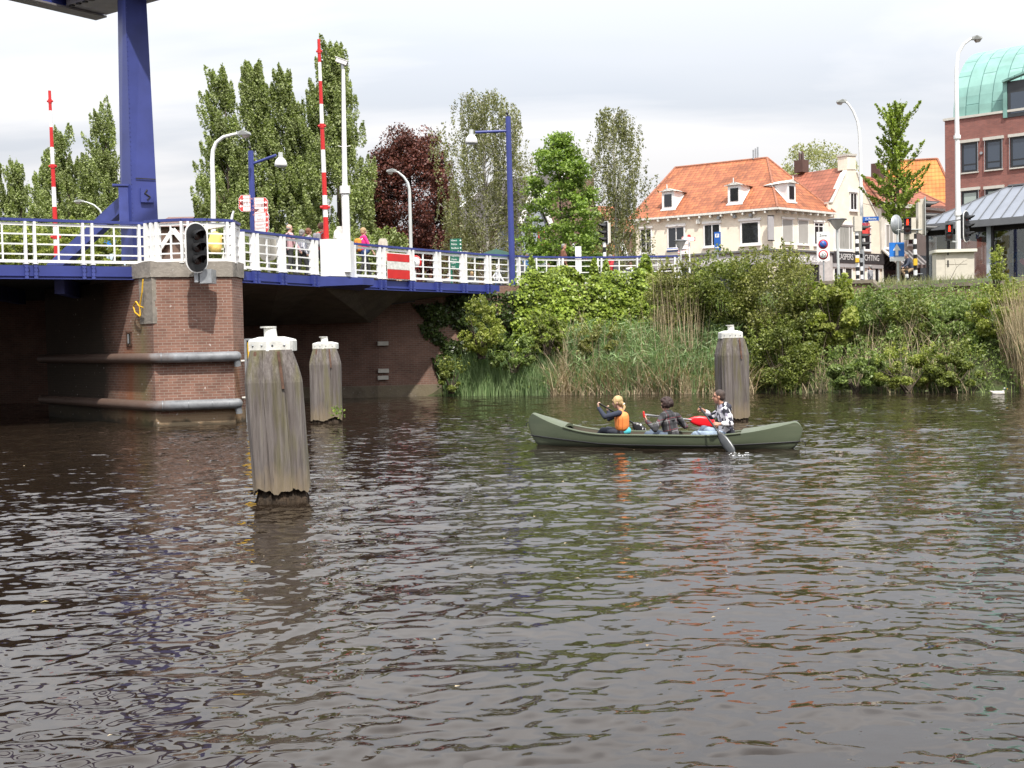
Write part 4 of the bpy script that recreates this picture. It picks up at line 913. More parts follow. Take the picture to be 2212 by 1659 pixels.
def hand(b, wr, d, pn, curl=0.9, side=1, sc=1.0):
    """palm, four fingers and a thumb; d = forearm direction, pn = the way the palm faces"""
    d = Vector(d).normalized(); pn = (Vector(pn) - d * Vector(pn).dot(d)).normalized(); s_ = d.cross(pn) * side
    wr = Vector(wr)
    for k in (-1, -.33, .33, 1): capsule(b, wr + s_ * .012 * k * sc, wr + d * .085 * sc + s_ * .027 * k * sc, .017 * sc, .013 * sc, 8)
    for k, L_ in ((-1.5, .062), (-.5, .074), (.5, .078), (1.5, .07)):
        p0 = wr + d * .088 * sc + s_ * .0185 * k * sc; a1 = curl * .7; a2 = curl * 1.7; a3 = curl * 2.5
        p1 = p0 + (d * math.cos(a1) + pn * math.sin(a1)) * L_ * .5 * sc; p2 = p1 + (d * math.cos(a2) + pn * math.sin(a2)) * L_ * .33 * sc; p3 = p2 + (d * math.cos(a3) + pn * math.sin(a3)) * L_ * .26 * sc
        capsule(b, p0, p1, .0095 * sc, .009 * sc, 8); capsule(b, p1, p2, .009 * sc, .0085 * sc, 8); capsule(b, p2, p3, .0085 * sc, .0075 * sc, 8)
    t0 = wr + d * .03 * sc + s_ * .03 * sc; t1 = t0 + (d * .6 + s_ * .6 + pn * .5).normalized() * .045 * sc; t2 = t1 + (d * .6 + s_ * (.5 - curl) + pn * .7).normalized() * .035 * sc
    capsule(b, t0, t1, .013 * sc, .011 * sc, 8); capsule(b, t1, t2, .011 * sc, .009 * sc, 8)
def headgeo(b, c, fwd, sc=1.0, upv=(0, 0, 1)):
    """skull, jaw, nose, lips, ears; c = centre of the head, fwd = where the face looks"""
    f_ = Vector(fwd).normalized(); u_ = Vector(upv); l_ = u_.cross(f_).normalized(); u_ = f_.cross(l_); c = Vector(c); P_ = lambda a_, s2, z: c + (f_ * a_ + l_ * s2 + u_ * z) * sc
    rot = Matrix((f_, l_, u_)).transposed()
    b.ell(P_(-.012, 0, .03), (.098 * sc, .078 * sc, .092 * sc), 20, 14, rot); b.ell(P_(.022, 0, -.035), (.068 * sc, .060 * sc, .082 * sc), 16, 12, rot)
    capsule(b, P_(.05, 0, -.095), P_(.052, 0, -.088), .028 * sc, .03 * sc, 10)
    capsule(b, P_(.086, 0, .012), P_(.108, 0, -.028), .010 * sc, .014 * sc, 8)
    capsule(b, P_(.078, -.016, -.062), P_(.078, .016, -.062), .011 * sc, .011 * sc, 8)
    for k in (-1, 1): b.ell(P_(-.004, .08 * k, -.008), (.020 * sc, .009 * sc, .032 * sc), 10, 8, rot); capsule(b, P_(.075, .02 * k, .038), P_(.068, .048 * k, .038), .012 * sc, .01 * sc, 8)
    return P_, rot
eye_m = M('eye_dark', (0.03, 0.025, 0.02), 0.2); 
def face_parts(P_, rot, root, skinm, sc):
    b = MB()
    for k in (-1, 1): b = MB(); b.ell(P_(.079, .033 * k, .012), (.009 * sc, .013 * sc, .008 * sc), 8, 6, rot); b.build('eye', eye_m, root)
    b = MB(); b.ell(P_(.0855, 0, -.061), (.006 * sc, .022 * sc, .006 * sc), 8, 6, rot); b.build('mouth', M('lips', (.4, .16, .13), .5), root)
def person(name_label, cat_loc, J, skinm, hair, top, legs, face=(-1, 0, 0), sc=1.0, vox=.009, hsc=1.0, handdir=None, curl=(.9, .9), palms=((0, 0, -1), (0, 0, -1)), group=None, sleeves=1.0, torso_r=1.0, shoes=None, hood=None, vest=None, hem=None, neck_r=.052, bare=False):
    """J: head, neck, chest, pelvis, shL, elL, wrL, shR ... hipL, knL, anL, toL ... as points in the scene"""
    root = thing('person', cat_loc, name_label, 'person', group); V = {k: Vector(v) for k, v in J.items()}
    b = MB(); upv = (V['head'] - V['neck']).normalized(); upv = (upv + Vector((0, 0, 2))).normalized()
    P_, rot = headgeo(b, V['head'], face, hsc, upv)
    capsule(b, V['neck'] - upv * .03, V['head'] - upv * .05 * hsc, neck_r * hsc, (neck_r - .003) * hsc)
    tr = .125 * sc * torso_r
    def torso(bb, g):
        capsule(bb, V['shL'].lerp(V['shR'], .12), V['shR'].lerp(V['shL'], .12), .058 * sc + g, .058 * sc + g)
        up_ = (V['chest'] - V['pelvis']); sdl = (V['shL'] - V['shR']).normalized() * .07 * sc
        for k in (-1, 1):
            capsule(bb, V['chest'] + sdl * k, V['pelvis'] + sdl * .7 * k, tr * .86 + g, tr * .80 + g, 14); capsule(bb, V['neck'] - upv * .06 + sdl * k * .8, V['chest'] + sdl * k, .075 * sc + g, tr * .86 + g, 14)
    torso(b, -.012)
    for s_ in 'LR':
        capsule(b, V['sh' + s_], V['el' + s_], .044 * sc, .036 * sc); capsule(b, V['el' + s_], V['wr' + s_], .038 * sc, .025 * sc)
        hdir = (V['wr' + s_] - V['el' + s_]).normalized()
        if handdir and handdir.get(s_) is not None: hdir = Vector(handdir[s_])
        hand(b, V['wr' + s_], hdir, palms[0 if s_ == 'L' else 1], curl[0 if s_ == 'L' else 1], 1 if s_ == 'L' else -1, hsc * .95)
        capsule(b, V['hip' + s_], V['kn' + s_], .068 * sc, .048 * sc); capsule(b, V['kn' + s_], V['an' + s_], .05 * sc, .034 * sc); capsule(b, V['an' + s_] + Vector((0, 0, -.02)), V['to' + s_], .036 * sc, .028 * sc)
    remesh(b, 'body', skinm, root, vox, 2); face_parts(P_, rot, root, skinm, hsc)
    # trousers
    b = MB()
    for s_ in 'LR': capsule(b, V['hip' + s_], V['kn' + s_], .085 * sc, .066 * sc); capsule(b, V['kn' + s_], V['kn' + s_].lerp(V['an' + s_], .93), .066 * sc, .052 * sc)
    capsule(b, V['hipL'], V['hipR'], .095 * sc, .095 * sc); capsule(b, V['pelvis'], V['pelvis'].lerp(V['chest'], .25), .12 * sc, .115 * sc); remesh(b, 'trousers', legs, root, .014, 2)
    for s_ in 'LR':
        b = MB(); capsule(b, V['an' + s_] + Vector((0, 0, -.03)), V['to' + s_] + Vector((0, 0, -.01)), .045 * sc, .036 * sc); remesh(b, 'shoe', shoes or darkshoe, root, .014, 1)
    # top
    b = MB(); torso(b, .012)
    for s_ in 'LR':
        w_ = V['el' + s_].lerp(V['wr' + s_], max(0, (sleeves - .5) * 2)) if sleeves > .5 else V['sh' + s_].lerp(V['el' + s_], sleeves * 2)
        capsule(b, V['sh' + s_], V['el' + s_] if sleeves > .5 else w_, .064 * sc, .054 * sc)
        if sleeves > .5: capsule(b, V['el' + s_], w_, .056 * sc, .043 * sc)
    if hem: capsule(b, V['pelvis'], V['pelvis'] + Vector((0, 0, -.06)), tr + .03, tr + .035)
    if hood:
        bk = -Vector(face); bk = Vector((bk.x, bk.y, 0)).normalized()
        for a_, r_ in hood: capsule(b, V['neck'] + bk * a_[0] + Vector((0, 0, a_[1])) + (V['shL'] - V['shR']).normalized() * a_[2], V['neck'] + bk * a_[0] + Vector((0, 0, a_[1])) - (V['shL'] - V['shR']).normalized() * a_[2], r_, r_)
    tp = remesh(b, top[1], top[0], root, .012, 2)
    if hair:
        b = MB(); kind, hm = hair
        if kind == 'short':
            b.ell(P_(-.022, 0, .040), (.099 * hsc, .085 * hsc, .092 * hsc), 18, 12, rot); b.ell(P_(-.055, 0, -.012), (.062 * hsc, .074 * hsc, .066 * hsc), 14, 10, rot)
        elif kind == 'bald': 
            b.ell(P_(-.045, 0, -.012), (.07 * hsc, .082 * hsc, .045 * hsc), 14, 10, rot)
        elif kind == 'curly':
            rnd = random.Random(5); 
            for i in range(150):
                a_, ph = rnd.uniform(0, 6.28), math.acos(rnd.uniform(-.55, 1)); q = Vector((math.sin(ph) * math.cos(a_), math.sin(ph) * math.sin(a_), math.cos(ph)))
                if q.x > .35 and q.z < .45: continue
                b.ell(P_(-.018 + q.x * .112, q.y * .105, .03 + q.z * .115), (.026 * hsc,) * 3, 8, 6, rot)
            b.ell(P_(-.03, 0, .035), (.1 * hsc, .095 * hsc, .1 * hsc), 14, 10, rot)
        elif kind == 'tail':
            b.ell(P_(-.018, 0, .042), (.106 * hsc, .09 * hsc, .096 * hsc), 18, 12, rot); b.ell(P_(-.06, 0, -.02), (.062 * hsc, .08 * hsc, .075 * hsc), 14, 10, rot)
            for k in (-1, 1): b.ell(P_(.03, .074 * k, .01), (.035 * hsc, .018 * hsc, .06 * hsc), 10, 8, rot)
            q = P_(-.115, 0, -.035); capsule(b, q, P_(-.13, .01, -.12), .026 * hsc, .03 * hsc); capsule(b, P_(-.13, .01, -.12), P_(-.115, .05, -.17), .032 * hsc, .018 * hsc)
            capsule(b, P_(.085, .03, .05), P_(.09, -.03, .05), .016 * hsc, .016 * hsc)
        elif kind == 'bob':
            b.ell(P_(-.025, 0, .03), (.108 * hsc, .098 * hsc, .105 * hsc), 18, 12, rot); b.ell(P_(-.05, 0, -.04), (.075 * hsc, .09 * hsc, .07 * hsc), 14, 10, rot)
        remesh(b, 'hair', hm, root, .009, 1 if kind == 'curly' else 2)
    return root, V, P_, rot
darkshoe = M('dark_shoes', (.03, .028, .026), .6)
def cloth(name, c, var=.18): return M(name, c, .85, var=var, scale=14, bmp=.25)
hairm = lambda name, c: M(name, c, .6, var=.45, scale=26, bmp=.5, stretch=(1, 1, .4))
navy = cloth('navy_jersey', (.022, .028, .05)); denim = cloth('blue_denim', (.09, .12, .17)); ldenim = cloth('washed_denim', (.26, .33, .42), .35); ddenim = cloth('dark_denim', (.025, .03, .045))
# plaid jacket
m, t, bb, o = newmat('plaid_cloth'); plaid = m
c = N(t, 'ShaderNodeTexCoord'); sp = N(t, 'ShaderNodeSeparateXYZ'); q = N(t, 'ShaderNodeMapping'); q.inputs['Rotation'].default_value = (R(8), R(12), R(-20)); t.links.new(c.outputs['Object'], q.inputs[0]); t.links.new(q.outputs[0], sp.inputs[0])
cc = None; n0 = noise(t, 9, 4); base = ramp(t, n0.outputs[0], [(.3, (.035, .035, .04)), (.7, (.075, .075, .082))]).outputs[0]
for ax, per, off in ((0, .21, .03), (2, .21, .07)):
    for o_, w_, colr in ((0, .045, (.30, .29, .29)), (.16, .05, (.20, .03, .04)), (.55, .2, (.02, .02, .022))):
        a_ = N(t, 'ShaderNodeMath', operation='MULTIPLY_ADD'); t.links.new(sp.outputs[ax], a_.inputs[0]); a_.inputs[1].default_value = 1 / per; a_.inputs[2].default_value = off / per - o_ + 10
        f_ = N(t, 'ShaderNodeMath', operation='FRACT'); t.links.new(a_.outputs[0], f_.inputs[0]); r_ = ramp(t, f_.outputs[0], [(0, .7), (w_, 0)], 'CONSTANT'); base = mixcol(t, r_.outputs[0], base, colr)
t.links.new(base, bb.inputs['Base Color']); bb.inputs['Roughness'].default_value = .9
# black, white and grey patchwork hoodie
m, t, bb, o = newmat('patchwork_cloth'); patchw = m
c = N(t, 'ShaderNodeTexCoord'); v_ = N(t, 'ShaderNodeTexVoronoi'); v_.inputs['Scale'].default_value = 13; v_.distance = 'MANHATTAN'; t.links.new(c.outputs['Object'], v_.inputs[0])
sp = N(t, 'ShaderNodeSeparateColor'); t.links.new(v_.outputs['Color'], sp.inputs[0]); r_ = ramp(t, sp.outputs[0], [(0, (.02, .02, .03)), (.38, (.28, .26, .33)), (.52, (.72, .70, .74)), (.85, (.04, .04, .055))], 'CONSTANT')
t.links.new(r_.outputs[0], bb.inputs['Base Color']); bb.inputs['Roughness'].default_value = .9
orange_v = M('orange_buoyancy_vest', (.85, .27, .07), .6, var=.08, scale=6, bmp=.1)

def J_(px, py, Y): return at(px, py, Y)
def zz3(px, py, X_, Y_): return at(px, py, Y_)
# ---- girl in the bow
Y = 22.15; n_, f_ = -.17, .17
girl = dict(head=J_(1333.5, 869, Y), neck=J_(1341.5, 885, Y), chest=J_(1343, 905, Y), pelvis=J_(1344, 931, Y),
            shL=J_(1337.5, 892.5, Y - .16), elL=J_(1306.5, 900.5, Y - .2), wrL=J_(1293.5, 881.5, Y - .05), shR=J_(1340, 891, Y + .15), elR=J_(1316, 905, Y + .28), wrR=J_(1314, 889, Y + .33),
            hipL=J_(1341, 935, Y - .08), knL=J_(1302, 929, Y + .03), anL=J_(1289, 943, Y + .15), toL=J_(1276, 942, Y + .2), hipR=J_(1341, 934, Y + .08), knR=J_(1313, 927, Y + .22), anR=J_(1294, 941, Y + .3), toR=J_(1281, 940, Y + .35))
g_, V, P_, rot = person('blonde person in an orange buoyancy vest raising a paddle in the canoe bow', tuple(cpt(.3, 0, .1)), girl, skin1, ('tail', hairm('blonde_hair', (.52, .36, .17))), (navy, 'jersey'), ddenim, face=(-1, .28, -.12), sc=.86, hsc=.92,
    handdir={'L': (-.25, 0, 1), 'R': (-.3, .0, .9)}, curl=(1.0, .9), palms=((.9, .2, .1), (.8, -.4, 0)), vox=.008)
b = MB(); sl = (V['shL'] - V['shR']).normalized()
for k in (-1, 1):
    capsule(b, V['chest'] + sl * .06 * k + Vector((0, 0, .02)), V['pelvis'] + sl * .05 * k + Vector((0, 0, .10)), .135, .132, 16)
    capsule(b, V['chest'] + sl * .06 * k + Vector((0.02, 0, .05)), V['neck'] + sl * .075 * k + Vector((.0, 0, -.045)), .11, .062, 14)
vv = remesh(b, 'buoyancy_vest', orange_v, g_, .011, 1)
b = MB()
for k in (0, 1): b.box(V['chest'] + Vector((-.07 + .07 * k, -.195, -.06)), (.008, .012, .20))
b.build('vest_seam', M('vest_seam', (.6, .17, .04), .7), vv)
b = MB(); capsule(b, V['pelvis'] + Vector((-.03, -.06, .0)), V['pelvis'] + Vector((.08, -.04, .005)), .085, .085); capsule(b, V['pelvis'] + Vector((-.03, .06, .0)), V['pelvis'] + Vector((.08, .06, .005)), .085, .085); o = remesh(b, 'shirt_hem', M('turquoise_shirt', (.08, .52, .58), .8), g_, .012, 1)
b = MB(); b.tube([P_(-.118, 0, -.045), P_(-.126, 0, -.06)], .03, 10); b.build('hair_band', white, g_)

def paddle(label, a, c, blade0, blade1, bw, shaftm, bladem, name='paddle', grip=black, patm=None, nrm_=(0, -1, 0), gripr=None):
    a, c, blade0, blade1 = map(Vector, (a, c, blade0, blade1)); root = thing(name, tuple(blade1), label, 'paddle')
    b = MB(); b.tube([a, c], .0155, 10); b.build('shaft', shaftm, root)
    d = (c - a).normalized(); n = Vector(nrm_); s_ = d.cross(n).normalized(); b = MB(); gd = Vector((0, 1, 0)) if gripr is None else Vector(gripr).normalized(); capsule(b, a - gd * .045, a + gd * .045, .019, .019, 10); b.build('grip', grip, root)
    dd = (blade1 - blade0); L_ = dd.length; dd.normalize(); s_ = dd.cross(n).normalized(); nn = s_.cross(dd); prof = [(0, .12), (.08, .32), (.22, .72), (.42, .97), (.65, 1.0), (.85, .9), (.95, .68), (1.0, .3)]
    vs = []
    for t_, w_ in prof:
        for k in (-1, -.5, 0, .5, 1): vs.append(blade0 + dd * L_ * t_ + s_ * w_ * bw / 2 * k + nn * (.010 * (1 - abs(k)) + .012 * t_ * (1 - t_)))
    m0 = len(vs); vs += [v - nn * .008 for v in vs]; fs = []
    for i in range(len(prof) - 1):
        for j in range(4): fs.append((i * 5 + j, (i + 1) * 5 + j, (i + 1) * 5 + j + 1, i * 5 + j + 1)); fs.append((m0 + i * 5 + j, m0 + i * 5 + j + 1, m0 + (i + 1) * 5 + j + 1, m0 + (i + 1) * 5 + j))
        fs.append((i * 5, m0 + i * 5, m0 + (i + 1) * 5, (i + 1) * 5)); fs.append((i * 5 + 4, (i + 1) * 5 + 4, m0 + (i + 1) * 5 + 4, m0 + i * 5 + 4))
    fs.append(tuple(m0 - 5 + j for j in range(5)) + tuple(2 * m0 - 1 - j for j in range(5)))
    b = MB(); b.smooth = True; b.add(vs, fs); b.build('blade', bladem, root); b = MB(); b.tube([blade0 - dd * .03, blade0 + dd * L_ * .35], [.016, .006], 8); b.build('blade_rib', bladem, root); return root
alum = M('aluminium_shaft', (.55, .55, .55), .3, .8, var=.05)
m, t, bb, o = newmat('patterned_blade'); patb = m; n_b = noise(t, 11, 1); r_ = ramp(t, n_b.outputs[0], [(0, (.012, .012, .014)), (.55, (.6, .6, .62))], 'CONSTANT'); t.links.new(r_.outputs[0], bb.inputs['Base Color']); bb.inputs['Roughness'].default_value = .35
pa = V['wrL'] + Vector((-.0, .05, .09)); pe = J_(1366, 913, Y + .55)
paddle('black paddle with a black and white patterned blade, held up by the blonde person', pa, pe, pe, J_(1392, 935, Y + .5), .19, M('black_shaft', (.02, .02, .022), .3), patb)
# ---- plaid jacket, middle
Y = 21.85
boy = dict(head=J_(1439, 875.5, Y), neck=J_(1440.5, 891, Y), chest=J_(1445, 912, Y), pelvis=J_(1450, 939, Y), shL=J_(1432, 897.5, Y - .14), elL=J_(1415, 928, Y - .25), wrL=J_(1398, 910.5, Y - .2),
           shR=J_(1462.5, 898, Y + .12), elR=J_(1481, 921, Y + .16), wrR=J_(1460, 909, Y + .36), hipL=J_(1441, 943, Y - .1), knL=J_(1399, 938, Y + .05), anL=J_(1388, 953, Y + .18), toL=J_(1376, 953, Y + .22), hipR=J_(1444, 942, Y + .1), knR=J_(1409, 934, Y + .28), anR=J_(1392, 950, Y + .38), toR=J_(1378, 950, Y + .42))
g2, V2, P2, rot2 = person('curly dark-haired person in a dark plaid hooded jacket in the middle of the canoe', tuple(cpt(-.05, 0, .1)), boy, skin1, ('curly', hairm('dark_brown_hair', (.035, .015, .012))), (plaid, 'plaid_jacket'), denim, face=(-.75, .66, -.15), sc=.95, hsc=.98,
    handdir={'L': (-.55, .1, .85), 'R': (-.5, -.2, .5)}, curl=(1.05, 1.0), palms=((.6, .5, .2), (-.5, -.5, 0)), vox=.008, hem=True, hood=[((.03, -.01, .05), .062), ((.085, -.05, .07), .058), ((.09, -.11, .035), .06)])
ax = J_(1391, 895.5, Y - .2)
paddle('bright red paddle blade on a silver shaft, held level by the curly-haired person', ax, J_(1493, 907, Y + .42), J_(1486, 906, Y + .42), J_(1544, 915, Y + .42), .205, alum, M('red_blade', (.72, .012, .02), .35, var=.05), grip=red, gripr=(-.1, .1, 1))
# ---- man in the stern
Y = 21.35
man = dict(head=J_(1552.5, 857, Y), neck=J_(1560.5, 874, Y), chest=J_(1566, 900, Y), pelvis=J_(1569, 937, Y), shL=J_(1567.5, 888, Y - .18), elL=J_(1578.5, 915.5, Y - .28), wrL=J_(1554.5, 916, Y - .34), shR=J_(1557, 886.5, Y + .17), elR=J_(1537.5, 900, Y + .18), wrR=J_(1519.5, 886, Y + .02),
           hipL=J_(1562, 942, Y - .1), knL=J_(1503, 938.5, Y + .10), anL=J_(1487, 953, Y + .30), toL=J_(1474, 951, Y + .38), hipR=J_(1562, 940, Y + .1), knR=J_(1520, 926.5, Y + .30), anR=J_(1500, 950, Y + .45), toR=J_(1486, 950, Y + .5))
g3, V3, P3, rot3 = person('man in a black and white patchwork hoodie paddling in the stern of the canoe', tuple(cpt(-.4, 0, .1)), man, skin2, ('short', hairm('short_dark_hair', (.055, .035, .028))), (patchw, 'patchwork_hoodie'), ldenim, face=(-1, .22, -.05), sc=1.05, hsc=1.0,
    handdir={'L': (-1, .0, .05), 'R': (-.9, -.2, .35)}, curl=(1.1, 1.1), palms=((-.1, .9, -.3), (.1, -.7, -.6)), vox=.008, sleeves=.80, hem=True, hood=[((.05, .0, .045), .055), ((.10, -.035, .05), .055), ((.11, -.085, .03), .05)])
for s_ in 'LR':
    b = MB(); p = V3['el' + s_].lerp(V3['wr' + s_], .5); q = V3['el' + s_].lerp(V3['wr' + s_], .66); capsule(b, p, q, .052, .05); remesh(b, 'rolled_cuff', cloth('white_lining', (.72, .71, .74), .06), g3, .01, 1)
b = MB(); d = (V3['wrL'] - V3['elL']).normalized(); b.tube([V3['wrL'] - d * .045, V3['wrL'] - d * .02], .031, 12); b.build('watch_strap', galv, g3)
pa = J_(1512, 880, Y - .14); pm = J_(1541, 918, Y - .42); pb = J_(1549, 930, Y - .48); pt = J_(1584.5, 980, Y - .72)
paddle('black paddle dipping into the water beside the canoe, held by the man in the stern', pa, pb, pb, pt, .17, M('black_shaft', (.02, .02, .022), .3), M('grey_black_blade', (.06, .065, .07), .3, var=.5, scale=3), nrm_=(-.5, -.8, .3), gripr=(.2, 1, 0))
# small splash where the blade enters
splash = M('water_foam', (.75, .77, .78), .2); b = MB(); rnd = random.Random(4); q = onz(1590, 984, 0.0)
for i in range(26):
    b.ell(q + Vector((rnd.uniform(-.12, .2), rnd.uniform(-.12, .12), rnd.uniform(-.005, .05) ** 1)), (rnd.uniform(.005, .022), rnd.uniform(.005, .014), rnd.uniform(.003, .010)), 6, 4)
tag(b.build('splash', splash), kind='stuff')

# ---------------------------------------------------------------- people on the bridge and the street
def stander(pos, ang, h, label, skinm, hair, top, legs, phase=0.5, group='people on the bridge and the quay', sleeves=1.0, seated=False, arm=.15, vox=.016, torso_r=1.0):
    k = h / 1.75; pos = Vector(pos); f_ = Vector((math.cos(ang), math.sin(ang), 0)); l_ = Vector((-f_.y, f_.x, 0)); P = lambda a_, s_, z: pos + (f_ * a_ + l_ * s_) * k + Vector((0, 0, z * k)); st = phase * .28
    if not seated:
        J = dict(head=P(.02, 0, 1.63), neck=P(-.01, 0, 1.47), chest=P(0, 0, 1.25), pelvis=P(0, 0, .97), shL=P(-.01, .175, 1.42), elL=P(-.10 - arm * phase, .23, 1.13), wrL=P(.05 - arm * phase, .24, .90), shR=P(-.01, -.175, 1.42), elR=P(-.02 + arm * phase, -.23, 1.13), wrR=P(.13 + arm * phase, -.23, .91),
                 hipL=P(0, .09, .92), knL=P(st * .6 + .03, .10, .50), anL=P(st, .10, .085), toL=P(st + .14, .11, .04), hipR=P(0, -.09, .92), knR=P(-st * .35 + .04, -.10, .50), anR=P(-st * 1.1, -.10, .10), toR=P(-st * 1.1 + .14, -.11, .04))
    else:
        J = dict(head=P(.06, 0, 1.16), neck=P(.0, 0, 1.0), chest=P(0, 0, .80), pelvis=P(-.02, 0, .54), shL=P(0, .175, .96), elL=P(.08, .22, .69), wrL=P(.3, .15, .70), shR=P(0, -.175, .96), elR=P(.08, -.22, .69), wrR=P(.3, -.12, .72),
                 hipL=P(0, .09, .50), knL=P(.42, .11, .50), anL=P(.42, .11, .09), toL=P(.56, .12, .04), hipR=P(0, -.09, .50), knR=P(.42, -.11, .50), anR=P(.40, -.11, .09), toR=P(.54, -.12, .04))
    return person(label, tuple(pos), J, skinm, hair, top, legs, face=tuple(f_), sc=k, hsc=k, vox=vox, group=group, sleeves=sleeves, curl=(.5, .5), palms=(tuple(-l_), tuple(l_)), torso_r=torso_r)
gr_hair = hairm('grey_hair', (.22, .21, .20)); br_hair = hairm('brown_hair', (.13, .065, .035)); bl_hair = hairm('sandy_hair', (.42, .28, .14)); wh_hair = hairm('white_hair', (.62, .60, .56))
blackt = cloth('black_trousers', (.035, .035, .037)); navyt = cloth('navy_trousers', (.02, .025, .05))
m = stripemat('pink_check_shirt', (.55, .30, .33), (.66, .45, .46), 0, .05, coord='Object'); stripew = stripemat('striped_blouse', (.62, .62, .66), (.25, .27, .33), 0, .08, coord='Object'); prn = M('printed_blouse', (.38, .38, .40), .8, var=.9, scale=22)
hdb = Vector((eR[6] - eR[2]).normalized()); ANG = math.atan2(hdb.y, hdb.x)
def rucksack(root, pos, ang, h, mm, m2=None, wide=.26):
    f_ = Vector((math.cos(ang), math.sin(ang), 0)); k = h / 1.75; c = Vector(pos) - f_ * .235 * k + Vector((0, 0, 1.22 * k)); b = MB()
    l_ = Vector((-f_.y, f_.x, 0))
    for s_ in (-1, 1): capsule(b, c + l_ * s_ * wide * .28 + Vector((0, 0, .14)), c + l_ * s_ * wide * .3 - Vector((0, 0, .15)), .085, .095)
    o = thing('rucksack', tuple(c), root, 'rucksack'); remesh(b, 'bag', mm, o, .016, 2)
    b = MB(); capsule(b, c - f_ * .07 + l_ * .06 - Vector((0, 0, .03)), c - f_ * .07 - l_ * .06 - Vector((0, 0, .03)), .07, .07); capsule(b, c - f_ * .07 + l_ * .06 - Vector((0, 0, .12)), c - f_ * .07 - l_ * .06 - Vector((0, 0, .12)), .07, .07); remesh(b, 'pocket', m2 or mm, o, .016, 1)
    for s_ in (-1, 1): b = MB(); b.tube([c + l_ * s_ * .10 + Vector((0, 0, .16)) + f_ * .06, c + l_ * s_ * .12 + f_ * .16 + Vector((0, 0, .24)), c + l_ * s_ * .12 + f_ * .34 + Vector((0, 0, .18))], .02, 6); b.build('strap', m2 or mm, o)
def place(px, ytop, Y, h): q = at(px, ytop, Y); return (q.x, q.y, q.z - h)
dk_bag = cloth('dark_rucksack_cloth', (.05, .052, .06))
p = place(624, 485, 39.2, 1.8); stander(p, ANG - .35, 1.8, 'balding man in a pink checked shirt walking over the bridge', skin1, ('bald', gr_hair), (m, 'shirt'), blackt, .8); rucksack('dark grey rucksack on the back of the man in the pink shirt', p, ANG - .35, 1.8, dk_bag)
p = place(652, 496, 39.6, 1.66); stander(p, ANG - .3, 1.66, 'grey-haired person in a striped blouse on the bridge', skin1, ('bob', gr_hair), (stripew, 'blouse'), blackt, -.6)
p = place(666, 493, 40.4, 1.68); stander(p, ANG - .5, 1.68, 'auburn-haired person in a white printed blouse on the bridge', skin1, ('bob', hairm('auburn_hair', (.18, .07, .035))), (prn, 'blouse'), navyt, .6)
p = place(694.5, 483, 39.9, 1.8); stander(p, ANG, 1.8, 'curly-haired person in a bright red jacket half hidden by the barrier pole', skin1, ('curly', br_hair), (cloth('red_jacket', (.62, .03, .03)), 'jacket'), blackt, .3, torso_r=1.1); rucksack('grey rucksack on the back of the person in the red jacket', p, ANG, 1.8, cloth('grey_rucksack_cloth', (.25, .24, .26)))
p = place(784.5, 492, 41.4, 1.8); stander(p, ANG - .55, 1.8, 'blonde person in a bright pink short-sleeved top walking over the bridge', skin1, ('bob', bl_hair), (cloth('pink_top', (.78, .03, .22)), 'top'), blackt, .9, sleeves=.42, torso_r=1.18); rucksack('orange and white rucksack on the back of the person in pink', p, ANG - .3, 1.72, cloth('orange_rucksack_cloth', (.72, .26, .03)), cloth('white_rucksack_cloth', (.65, .62, .6)))
q_ = Vector(p); b = MB(); capsule(b, q_ + Vector((.10, -.02, 1.0)), q_ + Vector((.05, -.10, .96)), .125, .12); capsule(b, q_ + Vector((-.09, -.03, 1.0)), q_ + Vector((.02, -.09, .82)), .125, .10)
jk = thing('tied_jacket', tuple(q_), 'blue jacket tied round the waist of the person in pink', 'jacket'); remesh(b, 'cloth', cloth('blue_jacket', (.03, .07, .19)), jk, .02, 2)
p = place(1075, 571, 56, 1.66); stander(p, ANG - .9, 1.66, 'white-haired person in a white shirt beyond the railing', skin1, ('bob', wh_hair), (cloth('white_shirt', (.7, .7, .71)), 'shirt'), navyt, .8)
p = place(1217, 527, 50, 1.75); stander(p, -.35, 1.75, 'grey-haired man in a brown sweater above the ivy', skin2, ('short', gr_hair), (cloth('brown_sweater', (.14, .055, .03)), 'sweater'), blackt, .2, torso_r=1.15)
p = place(1880, 573, 66, 1.74); stander(p, 2.4, 1.74, 'grey-haired man in a grey jacket outside the shop with the dark fascia', skin1, ('short', gr_hair), (cloth('grey_jacket', (.25, .25, .27)), 'jacket'), blackt, .3, torso_r=1.15)
chair_m = M('cafe_chair', (.10, .10, .11), .5)
def chair(pos, ang, label):
    pos = Vector(pos); f_ = Vector((math.cos(ang), math.sin(ang), 0)); l_ = Vector((-f_.y, f_.x, 0)); r_ = thing('cafe_chair', tuple(pos), label, 'chair', 'cafe chairs on the terrace'); 
    b = MB(); b.box(pos + Vector((0, 0, .43)), (.42, .44, .04), ang); b.build('seat', chair_m, r_); b = MB(); b.box(pos - f_ * .24 + Vector((0, 0, .68)), (.035, .44, .42), ang); b.build('backrest', chair_m, r_)
    for a_ in (-1, 1):
        for c_ in (-1, 1): b = MB(); b.tube([pos + f_ * .19 * a_ + l_ * .19 * c_, pos + f_ * .17 * a_ + l_ * .18 * c_ + Vector((0, 0, .42))], .014, 6); b.build('leg', galv, r_)
